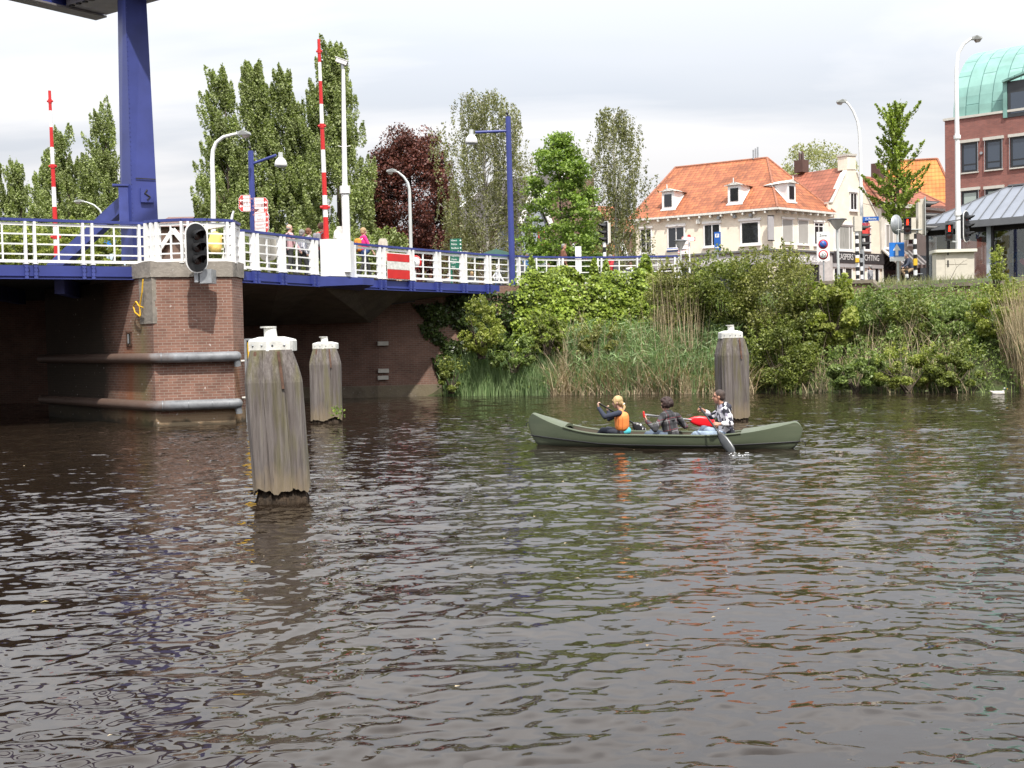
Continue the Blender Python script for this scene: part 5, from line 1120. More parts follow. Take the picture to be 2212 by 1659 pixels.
for (px, yt, Y, hh, ang, lab, hr, tp, ts) in (
    (1136, 549, 52, 1.75, .6, 'seated person in a blue sweater behind the railing near the tall blue lamp post', ('short', br_hair), cloth('blue_sweater', (.05, .12, .25)), 1.15),
    (1320, 549, 55, 1.75, 2.6, 'seated person in a red jacket behind the ivy-grown railing', ('short', gr_hair), cloth('dull_red_jacket', (.45, .03, .04)), 1.1),
    (1361, 566, 56, 1.68, .9, 'seated person in a white shirt turned away behind the ivy-grown railing', ('short', br_hair), cloth('white_shirt', (.7, .7, .71)), 1.1),
    (863, 588, 60, 1.7, 2.8, 'seated cafe guest whose head shows below the striped board', ('bob', bl_hair), cloth('tan_top', (.4, .3, .2)), 1.0),
    (930, 590, 60, 1.7, 1.8, 'seated cafe guest with long auburn hair below the railing', ('bob', hairm('auburn_hair', (.18, .07, .035))), cloth('black_top', (.03, .03, .03)), 1.0),
    (968, 590, 61, 1.7, 1.2, 'seated grey-haired cafe guest in a grey top below the railing', ('short', gr_hair), cloth('grey_top', (.3, .3, .33)), 1.0),
    (1020, 586, 60, 1.72, 2.2, 'seated cafe guest with light brown hair below the railing', ('short', bl_hair), cloth('dark_top', (.06, .06, .07)), 1.0),
    (1056, 592, 60, 1.7, 2.8, 'seated cafe guest in a pale pink top below the railing', ('short', br_hair), cloth('pale_pink_top', (.6, .42, .38)), 1.0),
    (1076, 590, 62, 1.7, 3.0, 'seated cafe guest in a bright blue top below the railing', ('short', br_hair), cloth('bright_blue_top', (.03, .2, .5)), 1.0)):
    sh = hh * .74; q = at(px, yt, Y); p = (q.x, q.y, q.z - sh); stander(p, ang, hh, lab, skin1, hr, (tp, 'top'), blackt, 0, 'people on the bridge and the quay', seated=True, torso_r=ts, vox=.02); chair(p, ang, 'dark chair under the ' + ' '.join(lab.replace('seated ', '', 1).split()[:11]))

# cyclist
def bicycle(pos, ang, label):
    pos = Vector(pos); f_ = Vector((math.cos(ang), math.sin(ang), 0)); l_ = Vector((-f_.y, f_.x, 0)); P = lambda a_, z, s_=0: pos + f_ * a_ + l_ * s_ + Vector((0, 0, z)); r_ = thing('bicycle', tuple(pos), label, 'bicycle')
    for x in (-.53, .55):
        b = MB(); pts = [P(x + .34 * math.cos(a_), .35 + .34 * math.sin(a_)) for a_ in np.linspace(0, 2 * math.pi, 29)]; b.tube(pts, .018, 6, False); wh = b.build('wheel', black, r_)
        b = MB(); b.tube([P(x, .35, -.04), P(x, .35, .04)], .03, 8); b.build('hub', galv, wh); b = MB()
        for k in range(10): a_ = k * math.pi / 5; b.tube([P(x, .35), P(x + .33 * math.cos(a_), .35 + .33 * math.sin(a_))], .003, 4, False)
        b.build('spokes', galv, wh)
    b = MB()
    for a_, c_ in ((P(-.53, .35), P(-.12, .3)), (P(-.12, .3), P(-.25, .85)), (P(-.25, .75), P(.38, .8)), (P(-.12, .3), P(.4, .68)), (P(.34, .98), P(.44, .6)), (P(.44, .6), P(.55, .35)), (P(-.25, .7), P(-.53, .35))): b.tube([a_, c_], .018, 6)
    b.build('frame', black, r_); b = MB(); b.tube([P(.12, 1.04, .27), P(.3, 1.08, .16), P(.34, 1.05, 0), P(.3, 1.08, -.16), P(.12, 1.04, -.27)], .014, 6); b.build('handlebar', galv, r_)
    b = MB(); capsule(b, P(-.34, .9), P(-.14, .9), .07, .035); b.build('saddle', darkshoe, r_); b = MB(); b.box(P(-.6, .74), (.34, .14, .03), ang); b.build('luggage_rack', galv, r_); b = MB(); b.lathe(P(-.53, .35), [(.36, -.03), (.38, 0), (.36, .03)], 14, l_, 0.6, 2.6); b.build('mudguard', whitew, r_)
q = at(1958, 618, 58); bicycle((q.x, q.y, 4.12), math.pi, 'black city bicycle ridden to the left on the quay')
f_ = Vector((-1, 0, 0)); l_ = Vector((0, -1, 0)); pos = Vector((q.x, q.y, 4.12)); P = lambda a_, s_, z: pos + f_ * a_ + l_ * s_ + Vector((0, 0, z))
cy = dict(head=P(-.02, 0, 1.66), neck=P(-.08, 0, 1.5), chest=P(-.17, 0, 1.29), pelvis=P(-.26, 0, 1.0), shL=P(-.08, .18, 1.44), elL=P(.02, .24, 1.19), wrL=P(.20, .25, 1.08), shR=P(-.08, -.18, 1.44), elR=P(.02, -.24, 1.19), wrR=P(.20, -.25, 1.08),
          hipL=P(-.24, .09, .96), knL=P(.12, .12, .76), anL=P(-.02, .12, .34), toL=P(.12, .12, .28), hipR=P(-.24, -.09, .96), knR=P(.16, -.12, .92), anR=P(-.02, -.12, .52), toR=P(.12, -.12, .48))
person('man in a dark blue sweater and beige trousers riding the bicycle', tuple(pos), cy, skin1, ('short', gr_hair), (cloth('dark_blue_sweater', (.05, .06, .09)), 'sweater'), cloth('beige_trousers', (.34, .24, .14)), face=(-1, 0, 0), vox=.016, group='people on the bridge and the quay', curl=(1, 1))

# ================================================================ BUILDINGS
UPZ = Vector((0, 0, 1))
class Wall:
    """a vertical plane through P and Q; places things on it by where the photo shows them"""
    def __init__(s, P, Q):
        s.P = Vector(P); s.Q = Vector(Q); d = (s.Q - s.P); d.z = 0; s.d = d.normalized(); s.n = Vector((s.d.y, -s.d.x, 0)); s.n = s.n if s.n.dot(CAM - s.P) > 0 else -s.n
        s.ang = math.atan2(s.d.y, s.d.x)
    def hit(s, px, py): return onplane(px, py, s.P, s.n)
    def rect(s, x0, x1, y0, y1):
        a, c = s.hit(x0, (y0 + y1) / 2), s.hit(x1, (y0 + y1) / 2); m_ = (x0 + x1) / 2; return a, c, s.hit(m_, y1).z, s.hit(m_, y0).z
    def slab(s, b, a, c, z0, z1, o0, o1):            # box between a and c, from z0 to z1, o0..o1 out of the wall
        p = Vector((a.x, a.y, z0)) + s.n * o0; e_ = Vector((c.x - a.x, c.y - a.y, 0)); b.obox(p, e_, s.n * (o1 - o0), UPZ * (z1 - z0)); return b
def window(w_, root, x0, x1, y0, y1, gm=glass, fm=white, fw=.09, mull=(), trans=(), head=None, sill=True, headm=white, deep=0.05, pane_off=0.0, rec=None):
    a, c, z0, z1 = w_.rect(x0, x1, y0, y1); b = MB(); L_ = (c - a).length; e_ = Vector((c.x - a.x, c.y - a.y, 0)).normalized()
    w_.slab(b, a, a + e_ * fw, z0, z1, -.01, deep); w_.slab(b, c - e_ * fw, c, z0, z1, -.01, deep); w_.slab(b, a + e_ * fw, c - e_ * fw, z1 - fw, z1, -.01, deep); w_.slab(b, a + e_ * fw, c - e_ * fw, z0, z0 + fw, -.01, deep)
    for t_ in mull: w_.slab(b, a + e_ * (L_ * t_ - fw * .3), a + e_ * (L_ * t_ + fw * .3), z0 + fw, z1 - fw, 0, deep * .8)
    for t_ in trans: w_.slab(b, a + e_ * fw, c - e_ * fw, z0 + (z1 - z0) * t_ - fw * .3, z0 + (z1 - z0) * t_ + fw * .3, 0, deep * .8)
    f = b.build('window', fm, root); b = MB(); w_.slab(b, a + e_ * fw * .9, c - e_ * fw * .9, z0 + fw * .9, z1 - fw * .9, -.005 + pane_off, .012 + pane_off); b.build('pane', gm, f)
    if sill: b = MB(); w_.slab(b, a - e_ * .06, c + e_ * .06, z0 - .09, z0 - .003, -.01, deep + .09); b.build('sill', white if headm is white else headm, f)
    if head: b = MB(); w_.slab(b, a - e_ * .08, c + e_ * .08, z1 + .003, z1 + head, -.01, deep + .07); b.build('lintel', headm, f)
    return f, (a, c, z0, z1, e_)
def shell(root, name, pts, z0, z1, m_):
    b = MB(); b.prism([(p[0], p[1]) for p in pts], z0, z1); return b.build(name, m_, root)
def ridge_tube(pts, m_, root, r_=.09, name='ridge_tiles'):
    b = MB(); b.tube(pts, r_, 8); return b.build(name, m_, root)
ZG = 4.1
# ---- cream corner house with hipped red roof
Cn, Lf, Rg = Vector((17.55, 79, 0)), Vector((9.0, 84.7, 0)), Vector((22.5, 82.9, 0)); zE = 10.42
hA = thing('corner_house', (17.5, 82, ZG), 'cream corner house with hipped red tiled roof, white dormers and grey shop fascia', 'house')
Bk = Lf + (Rg - Cn) * 1.15; shell(hA, 'wall', [Lf, Cn, Rg, Bk], ZG - .2, zE - .12, creambrick)
RL, RR_ = onz(1459, 362, 14.6), onz(1657, 341, 14.6); ov = .45
cen = (Lf + Rg) / 2
def ovh(p, k=ov): d = Vector((p.x - cen.x, p.y - cen.y, 0)).normalized(); return Vector((p.x, p.y, zE)) + d * k
eC, eLf, eRg, eBk = ovh(Cn, .6), ovh(Lf, .5), ovh(Rg, .3), ovh(Bk, .5)
b = MB(); b.quad(eLf, eC, RR_, RL); rf = b.build('roof', tile_red, hA)
b = MB(); b.add([eC, eRg, RR_], [(0, 1, 2)]); b.build('roof', tile_red, hA)
b = MB(); b.add([eBk, eLf, RL], [(0, 1, 2)]); b.quad(eRg, eBk, RL, RR_); b.build('roof', tile_red, hA)
rid = M('ridge_tile', (.30, .12, .07), .8, var=.4, scale=6)
ridge_tube([eC, RR_], rid, hA); ridge_tube([RL, RR_], rid, hA); ridge_tube([eRg, RR_], rid, hA); ridge_tube([eLf, RL], rid, hA)
b = MB(); q = onz(1633, 334, 14.9); q = RL.lerp(RR_, .88)
for k in (-1, 0, 1): b.tube([q + Vector((.16 * k, 0, 0)), q + Vector((.16 * k, 0, .75 + .1 * k))], .055, 8)
b.build('flue_pipe', galv, hA)
WL, WR = Wall(Lf, Cn), Wall(Cn, Rg)
b = MB(); g1_, g2_, g3_ = [Vector((p.x, p.y, zE - .05)) for p in (eLf, eC, eRg)]
b.beam(g1_, g2_, .16, .14); b.beam(g2_, g3_, .16, .14); b.build('gutter', whitew, hA)
b = MB(); b.add([Vector((p.x, p.y, zE - .10)) for p in (eLf, eC, Cn, Lf)], [(0, 1, 2, 3)]); b.add([Vector((p.x, p.y, zE - .10)) for p in (eC, eRg, Rg, Cn)], [(0, 1, 2, 3)]); b.build('soffit_board', whitew, hA)
for wl, P_0, P_1, cnt in ((WL, Lf, Cn, 13), (WR, Cn, Rg, 8)):
    for k in range(cnt): q = P_0.lerp(P_1, (k + .5) / cnt); b = MB(); b.box((q.x + wl.n.x * .2, q.y + wl.n.y * .2, zE - .23), (.10, .38, .13), wl.ang); b.build('eave_bracket', whitew, hA)
window(WL, hA, 1383, 1409, 493, 548, mull=(.5,), head=.12); window(WL, hA, 1442, 1480, 489, 537, mull=(.5,), head=.16); window(WL, hA, 1520, 1557, 483, 533, mull=(.5,), head=.16); window(WL, hA, 1599, 1642, 477, 529, head=.16, fw=.13)
window(WR, hA, 1689, 1712.5, 473, 526, gm=curtain, head=.1, fw=.05); window(WR, hA, 1723, 1746, 475, 528, gm=curtain, head=.1, fw=.05); window(WR, hA, 1757.5, 1778.5, 480, 530, mull=(.5,), trans=(.82,), head=.12)
# wall lamp boxes, alarm box
for px, py, w__ in ((1510, 479, .24), (1554, 470.5, .2), (1588, 468, .2), (1623, 465, .2)):
    q = WL.hit(px, py); b = MB(); b.box(q + WL.n * .12, (w__, .22, .2 if px != 1510 else .3), WL.ang); b.build('wall_lamp', whitew if px == 1510 else galv, hA)
q = WL.hit(1663, 494); b = MB(); b.box(q + WL.n * .35 + WL.d * .2, (.5, .09, 1.55), WL.ang + R(62)); b.build('hanging_sign', greysign, hA)
b = MB(); b.box(q + WL.n * .3 + WL.d * .2 + Vector((0, 0, .82)), (.5, .1, .06), WL.ang + R(62)); b.box(q + WL.n * .3 + WL.d * .2 - Vector((0, 0, .82)), (.5, .1, .06), WL.ang + R(62)); b.build('sign_bracket', darkmetal, hA)
# shop front
b = MB(); zc = WR.hit(1720, 544).z; WL.slab(b, Lf, Cn + WL.d * .1, zc, zc + .12, -.01, .22); WR.slab(b, Cn - WR.d * .1, Rg, zc, zc + .122, -.01, .22); b.build('cornice', zincedge, hA)
z0f, z1f = WR.hit(1740, 571).z, WR.hit(1740, 548).z
b = MB(); WL.slab(b, Lf, Cn, z0f, z1f, .0, .10); WR.slab(b, Cn, WR.hit(1775, 560), z0f + .002, z1f + .002, .0, .10); fa = b.build('shop_fascia', greysign, hA)
b = MB(); WL.slab(b, Lf + WL.d * .3, Cn - WL.d * .5, ZG, z0f, .01, .03); WR.slab(b, Cn + WR.d * .5, WR.hit(1768, 560), ZG, z0f, .01, .03); b.build('shop_window', glass, hA)
b = MB(); WR.slab(b, WR.hit(1768, 560), Rg, ZG, z1f, .005, .09); b.build('shop_pillar', M('stone_cladding', (.45, .43, .42), .7), hA)
q = WR.hit(1745, 560) + WR.n * .11; q.z = (z0f + z1f) / 2; text('damesmode Kaspers', .62, q - WR.d * .6, WR.d, UPZ, white, fa, shear=.35)
q = WL.hit(1560, 560) + WL.n * .11; q.z = (z0f + z1f) / 2; text('mode in stijl', .62, q, WL.d, UPZ, white, fa, shear=.35)
q = WL.hit(1564, 562); 
q = WL.hit(1535, 541.5) if False else WL.hit(1459, 541); st = MB(); st.box(q + WL.n * .04 + UPZ * .05, (1.25, .03, .24), WL.ang); sg = tag(st.build('street_name_plate', blueglass), 'blue street name plate below the first window of the cream house', 'street sign')
text('Kapoenstraat', .19, q + WL.n * .062 + UPZ * .05, WL.d, UPZ, white, sg)
# dormers
def dormer(px, py_sill, Wd, fn_, root, P3, w_=.95, h_=1.25, depth=1.9):
    n = (P3[1] - P3[0]).cross(P3[2] - P3[0]).normalized(); q = onplane(px, py_sill, P3[0], n); d = Wd.d; o_ = Wd.n; fr = q + o_ * .12
    D = MB(); a, c = fr - d * w_ / 2, fr + d * w_ / 2; D.obox(Vector((a.x, a.y, q.z)) , c - a, -o_ * depth, UPZ * h_); dm = D.build('dormer', white, root)
    D = MB(); rp_ = [(-.62, 0), (-.35, .07), (0, .22), (.35, .07), (.62, 0)]; front = [fr + o_ * .14 + d * x * w_ * 1.12 + UPZ * (h_ + z) for x, z in rp_]; back = [p - o_ * (depth + .2) for p in front]; D.add(front + back, [(i, i + 1, 6 + i, 5 + i) for i in range(4)] + [(0, 4, 3, 2, 1)]); lowf = [p - UPZ * .06 for p in front]; D.add(front + lowf, [(i, 5 + i, 6 + i, i + 1) for i in range(4)]); D.build('dormer_roof', whitew, dm)
    D = MB(); D.tube([front[2] - UPZ * .1, front[2] + UPZ * .25], .03, 6); D.build('finial', white, dm)
    gq = fr + o_ * .01; D = MB(); D.obox(gq - d * w_ * .30 + UPZ * .17, d * w_ * .60, o_ * .02, UPZ * (h_ - .38)); D.build('pane', glass, dm)
    D = MB(); D.obox(fr - d * (w_ * .5 + .12) + o_ * .0 - UPZ * .10, d * (w_ + .24), o_ * .05, UPZ * .09); D.build('flashing', white, dm)
    for s_ in (-1, 1):
        p0 = fr + d * s_ * (w_ / 2 + .02) - UPZ * .02; up_ = (Vector(n) if n.z > 0 else -n); sl = (UPZ - up_ * up_.z).normalized(); D = MB(); D.beam(p0 - o_ * .02, p0 + sl * 1.75, .12, .03, up_); D.build('flashing', white, dm)
dormer(1445, 452, WL, None, hA, (eLf, eC, RR_)); dormer(1588, 440, WL, None, hA, (eLf, eC, RR_)); dormer(1707, 436, WR, None, hA, (eC, eRg, RR_), w_=.85)

# ---- cream gabled house with dark fascia
Bq = Vector((27.1, 86.6, 0)); WB = Wall(Rg, Bq); hB = thing('gabled_house', (25, 86, ZG), 'tall cream gabled house with a dark shop fascia and a chimney on its gable', 'house')
inw = -WB.n; dep = 12.0
Z = lambda px, py: WB.hit(px, py)
A0 = Rg; prof = [Z(1790, 600), Z(1907, 600), Z(1899, 478), Z(1876, 431), Z(1858, 395), Z(1850, 372), Z(1847, 366), Z(1830, 366), Z(1826, 373), Z(1797, 437), Z(1789.5, 438)]
for i, zz in ((0, ZG), (1, ZG)): prof[i] = Vector((prof[i].x, prof[i].y, zz))
b = MB(); fr = [p - WB.n * .012 for p in prof]; bk = [p + inw * .35 for p in prof]; n_ = len(fr)
b.add(fr + bk, [tuple(range(n_)), tuple(range(2 * n_ - 1, n_ - 1, -1))] + [(i, n_ + i, n_ + (i + 1) % n_, (i + 1) % n_) for i in range(n_)]); b.build('gable_wall', creambrick, hB)
b = MB(); p0, p1 = prof[0] + inw * .3, prof[1] + inw * .3; q0 = p0 + inw * dep; q1 = p1 + inw * dep; b.prism([(p.x, p.y) for p in (p0, p1, q1, q0)], ZG - .2, prof[10].z - .5); b.build('side_wall', creambrick, hB)
apx = Z(1838.5, 360); eav = prof[10]; b = MB(); a_ = eav + inw * .1 - UPZ * .15; rr0 = apx + inw * .1 + UPZ * .05; ra = Z(1887, 448) + inw * .1
b.quad(a_ - WB.d * .1 + inw * dep, a_ - WB.d * .1, rr0, rr0 + inw * dep); b.build('roof', tile_red2, hB); b = MB(); b.quad(ra, ra + inw * dep, rr0 + inw * dep, rr0); b.build('roof', tile_red2, hB)
b = MB()
for s0, s1 in ((8, 9), (9, 10), (2, 3), (3, 4), (4, 5)): b.beam(prof[s0] + UPZ * .03 + inw * .15, prof[s1] + UPZ * .03 + inw * .15, .45, .08)
b.build('gable_coping', whitew, hB)
c0, c1 = Z(1829.5, 366), Z(1848, 366); b = MB(); zt = Z(1839, 338).z; b.obox(c0 + WB.n * .03, c1 - c0, inw * .8, UPZ * (zt - c0.z)); ch = b.build('chimney', creambrick, hB); b = MB(); b.obox(c0 + WB.n * .09 + UPZ * (zt - c0.z) - WB.d * .06, (c1 - c0) + WB.d * .12, inw * .92, UPZ * .14); b.build('chimney_cap', stonetrim, ch)
q = rr0 + inw * 4.2; b = MB(); b.box(q + UPZ * .5, (.75, .75, .9), WB.ang); c2 = b.build('chimney', M('dark_brick', (.10, .055, .045), .9), hB); b = MB()
for k in range(4): b.tube([q + Vector((.2 * (k % 2) - .1, .2 * (k // 2) - .1, .9)), q + Vector((.2 * (k % 2) - .1, .2 * (k // 2) - .1, 1.4 + .08 * k))], .08, 8)
b.build('chimney_pot', M('clay_pot', (.13, .09, .08), .9), c2)
window(WB, hB, 1906 - 1.5, 1936, 410, 490) if False else None
window(WB, hB, 1835.5, 1851, 416, 455, mull=(.5,), head=.1); window(WB, hB, 1802, 1841, 486, 541, gm=M('net_curtain', (.30, .30, .28), .7, var=.3, scale=5, stretch=(3, 3, .3)), mull=(.25, .82), fw=.1, head=.1); window(WB, hB, 1866, 1880, 493, 541, fw=.09, head=.1)
z0f, z1f = WB.hit(1850, 569).z, WB.hit(1850, 546.5).z; b = MB(); WB.slab(b, WB.hit(1796, 557), WB.hit(1907, 557), z0f, z1f, .02, .16); fa = b.build('shop_fascia', signdark, hB)
text('CASPERS VERLICHTING', .60, (WB.hit(1850.5, 557) + WB.n * .18), WB.d, UPZ, M('grey_letters', (.62, .62, .62), .5, var=.02), fa, sx=.80)
b = MB(); WB.slab(b, WB.hit(1797, 580), WB.hit(1905, 580), z0f - .32, z0f - .003, .02, .12); b.build('fascia_board', greysign, hB)
for x0, x1, g_ in ((1800, 1822, glass), (1824, 1841, darkroom), (1872, 1886, darkroom), (1888, 1899, glass)):
    window(WB, hB, x0, x1, 577, 636, gm=g_, fw=.1, sill=False)
# ---- white house with striped awning and its red roofs
Cq = Vector((33.7, 91.9, 0)); WC = Wall(Bq, Cq); hC = thing('white_shop_house', (30, 91, ZG), 'white house with a striped awning behind the street tree, under red hipped roofs', 'house')
inC = -WC.n; zc_ = WC.hit(1960, 446).z; shell(hC, 'wall', [Bq + WC.d * .1, Cq + WC.d * 3, Cq + WC.d * 3 + inC * 8, Bq + WC.d * .1 + inC * 8], ZG - .2, zc_, whitebrick)
def hip(root, W_, s0, s1, depth, ze, zr, m_, hipl=2.2, hipr=2.2, ovr=.35):
    P_0, P_1 = W_.P + W_.d * (s0 - ovr) + W_.n * ovr, W_.P + W_.d * (s1 + ovr) + W_.n * ovr; i_ = -W_.n; a, c = Vector((P_0.x, P_0.y, ze)), Vector((P_1.x, P_1.y, ze)); d_, e_ = c + i_ * (depth + ovr), a + i_ * (depth + ovr)
    r0_, r1_ = a + i_ * depth / 2 + W_.d * hipl, c + i_ * depth / 2 - W_.d * hipr; r0_.z = r1_.z = zr
    b = MB(); b.quad(a, c, r1_, r0_); b.build('roof', m_, root); b = MB(); b.add([c, d_, r1_], [(0, 1, 2)]); b.build('roof', m_, root); b = MB(); b.add([e_, a, r0_], [(0, 1, 2)]); b.quad(d_, e_, r0_, r1_); b.build('roof', m_, root)
    for pq in ((a, r0_), (c, r1_), (r0_, r1_)): ridge_tube(list(pq), rid, root, .1)
    b = MB(); b.beam(a - UPZ * .08, c - UPZ * .08, .2, .2); b.build('gutter', whitew, root)
hip(hC, WC, .1, 9.5, 8, zc_, zc_ + 2.6, tile_red2, 2.6, 2.4)
hip(hC, WC, .0, 3.2, 5, zc_ + .1, zc_ + 2.2, tile_red2, 1.4, 1.4)
b = MB(); q = WC.P + WC.d * 3.4 + inC * 2.5; b.box((q.x, q.y, zc_ + 2.4), (.7, .7, 2.2), WC.ang); b.build('chimney', M('dark_brick', (.10, .055, .045), .9), hC)
window(WC, hC, 1912, 1930, 484, 537, fw=.1, mull=(.5,), gm=curtain); window(WC, hC, 1960, 1974, 484, 530, fw=.1); window(WC, hC, 2000, 2015, 470, 520, fw=.1)
a, c = WC.hit(1903, 539), WC.hit(1975, 541); b = MB(); l0, l1 = a + WC.n * 1.3 - UPZ * 1.15, c + WC.n * 1.3 - UPZ * 1.15; b.quad(l0, l1, c, a); b.quad(l0 - UPZ * .25, l1 - UPZ * .25, l1, l0); b.build('awning', awn_m, hC)
b = MB(); WC.slab(b, Bq + WC.d * .3, Cq, ZG, a.z - .3, .02, .05); b.build('shop_window', glass, hC)
# ---- house with the bright orange roof
_p, _q = at(1888, 600, 98), at(2085, 600, 96); WD = Wall(Vector((_p.x, _p.y, 0)), Vector((_q.x, _q.y, 0))); hD = thing('orange_roofed_house', tuple(WD.P + UPZ * ZG), 'house further back with a bright orange tiled roof beside the brick building', 'house')
q0 = WD.hit(1905, 366).z; ze = WD.hit(1960, 420).z - 3; shell(hD, 'wall', [WD.P, WD.Q, WD.Q - WD.n * 8, WD.P - WD.n * 8], ZG, ze, whitebrick); hip(hD, WD, .5, (WD.Q - WD.P).length, 8, ze, q0 + 1.1, tile_or, 1.2, 2.2)
# ---- brick building with copper roof
E0 = Vector((29.4, 80, 0)); dE = Vector((3, -2.6, 0)).normalized(); E1 = E0 + dE * 16; WE = Wall(E0, E1); inE = -WE.n; zB = WE.hit(2060, 254).z
hE = thing('brick_office_building', (33, 79, ZG), 'tall red brick building with a rounded green copper roof at the right edge', 'building')
shell(hE, 'wall', [E0, E1, E1 + inE * 14, E0 + inE * 14], ZG - .2, zB - .16, tallbrick)
b = MB(); b.prism([(p.x, p.y) for p in (E0 + WE.n * .1 - dE * .1, E1 + WE.n * .1, E1 + inE * 14, E0 + inE * 14 - dE * .1)], zB - .155, zB); b.build('roof_edge', stonetrim, hE)
b = MB(); b.smooth = False; st = E0 + dE * .45 + inE * .35; pr = [(6.2 * (1 - math.cos(a_)), 5.3 * math.sin(a_)) for a_ in np.linspace(0, math.pi / 2, 13)]
pr = pr[:-1] + [(6.0, 5.28)]; pr = [(x * 1.0, z) for x, z in pr]; full = pr + [(12.4 - x, z) for x, z in pr[::-1]]
va = [st + inE * x + UPZ * (zB + z + .003) for x, z in full]; vb = [p + dE * 15 for p in va]; n_ = len(va); b.add(va + vb, [(i, n_ + i, n_ + i + 1, i + 1) for i in range(n_ - 1)] + [tuple(range(n_))]); b.build('copper_roof', copper, hE)
dg_ = M('dark_window_frame', (.02, .021, .024), .4)
for x0, x1, y0, y1 in ((2077.5, 2112.5, 308, 372), (2129, 2165, 302, 366), (2183, 2222, 295, 361), (2078, 2114, 412, 480), (2130, 2166, 408, 474), (2184, 2223, 404, 470), (2240, 2275, 290, 355), (2240, 2275, 400, 466)):
    f, (a, c, z0, z1, e_) = window(WE, hE, x0, x1, y0, y1, gm=glassb if y0 < 390 else glassg, fm=dg_, fw=.14, trans=(.26,) if y0 < 390 else (), head=None, headm=stonetrim, deep=.03)
    b = MB(); WE.slab(b, a - e_ * .12, c + e_ * .12, z1 + .01, z1 + .2, -.01, .16); b.build('lintel', stonetrim, f)
    for s_ in (-1, 1): b = MB(); q = (a if s_ < 0 else c) + e_ * .03 * s_; b.tube([Vector((q.x, q.y, z0)) + WE.n * .12, Vector((q.x, q.y, z1)) + WE.n * .12], .02, 6); b.build('blind_guide', galv, f)
q = WE.hit(2120.5, 331); b = MB(); b.tube([q + WE.n * .02, q + WE.n * .14], .09, 12); b.build('wall_lamp', galv, hE)
# dormer bay in the copper
a, c, z0, z1 = WE.rect(2177, 2240, 172, 250); b = MB(); WE.slab(b, a, c + dE * .5, z0, z1, -3.0, .06); bay = b.build('roof_bay', M('bay_frame', (.03, .032, .035), .4), hE)
b = MB(); WE.slab(b, a + dE * .2, c, z0 + .22, z1 - .75, .055, .075); b.build('pane', glassb, bay); b = MB(); pts = [a + UPZ * (z1 - a.z) - dE * .25 + WE.n * .15, a + UPZ * (z1 - a.z) + dE * 2.5 + WE.n * .15 + UPZ * .75]; b.beam(pts[0], pts[1], .5, .12); b.obox(Vector((a.x, a.y, z0)) - dE * .28 + WE.n * .12, dE * .26, inE * 3, UPZ * (z1 - z0 + .05)); b.build('bay_cheek', copper, bay)
# ---- glass pavilion shop
Fa = at(1999, 600, 62); Fb = at(2215, 600, 58.5); Fa.z = Fb.z = 0; WF = Wall(Fa, Fb); inF = -WF.n; Fe = Fb + WF.d * 8
hF = thing('glass_pavilion', (27, 62, ZG), 'low glass-walled shop pavilion with a grey standing-seam roof', 'building')
ze = WF.hit(2100, 490).z + .1; b = MB(); b.prism([(p.x, p.y) for p in (Fa, Fe, Fe + inF * 9, Fa + inF * 9)], ZG - .1, ZG + .38); b.build('plinth', M('pavilion_plinth', (.42, .42, .43), .7), hF)
b = MB(); b.prism([(p.x, p.y) for p in (Fa + inF * 8.6, Fe + inF * 8.6, Fe + inF * 9, Fa + inF * 9)], ZG + .385, ze - .01); b.prism([(p.x, p.y) for p in (Fe, Fe + WF.d * .3, Fe + WF.d * .3 + inF * 8.5, Fe + inF * 8.5)], ZG + .385, ze - .01); b.build('rear_wall', M('shop_interior_wall', (.10, .085, .07), .9, var=.5, scale=.8), hF)
b = MB(); b.prism([(p.x, p.y) for p in (Fa + inF * .1, Fe + inF * .1, Fe + inF * 8.5, Fa + inF * 8.5)], ze - .35, ze - .05); b.build('ceiling', darkroom, hF)
must = M('mustard_panel', (.36, .22, .03), .7)
for px, w__ in ((2015, 1.1), (2146, .55)): q = WF.hit(px, 550) + inF * .5; b = MB(); b.obox(Vector((q.x, q.y, ZG + .39)), WF.d * w__, inF * .1, UPZ * (ze - ZG - .8)); b.build('display_panel', must, hF)
for px in (2000.5, 2046, 2131, 2141.5, 2216): q = WF.hit(px, 550); b = MB(); q.z = ZG + .38; b.obox(q + WF.n * .0, WF.d * (.10 if px != 2131 else .22), inF * .12, UPZ * (ze - ZG - .42)); b.build('mullion', M('pale_mullion', (.45, .5, .52), .5) if px == 2131 else darkmetal, hF)
for x0, x1 in ((2001, 2045.5), (2048, 2130), (2135, 2141), (2144, 2215)): a, c = WF.hit(x0, 550), WF.hit(x1, 550); b = MB(); WF.slab(b, a, c, ZG + .385, ze - .40, -.06, -.05); b.build('pane', shopglass, hF)
b = MB(); g0, g1 = Fa - WF.d * .3 + WF.n * .5, Fe + WF.n * .5; g0.z = g1.z = ze; b.beam(g0, g1, .3, .34); b.beam(g0, g0 + inF * 9.5, .3, .34); b.build('gutter', zincedge, hF)
b = MB(); gz_ = ze + .17; a, c = Vector((g0.x, g0.y, gz_)), Vector((g1.x, g1.y, gz_)); t0 = a + inF * 3.2 + WF.d * 3.6 + UPZ * 1.9; t1 = c + inF * 3.2 + UPZ * 1.9; d_ = a + inF * 10; b.quad(a, c, t1, t0); b.add([d_, a, t0], [(0, 1, 2)]); b.quad(t0, t1, t1 + inF * 7, d_ + UPZ * .0); rfF = b.build('roof', slate, hF)
b = MB()
nrmF = (c - a).cross(t0 - a).normalized(); nrmF = nrmF if nrmF.z > 0 else -nrmF
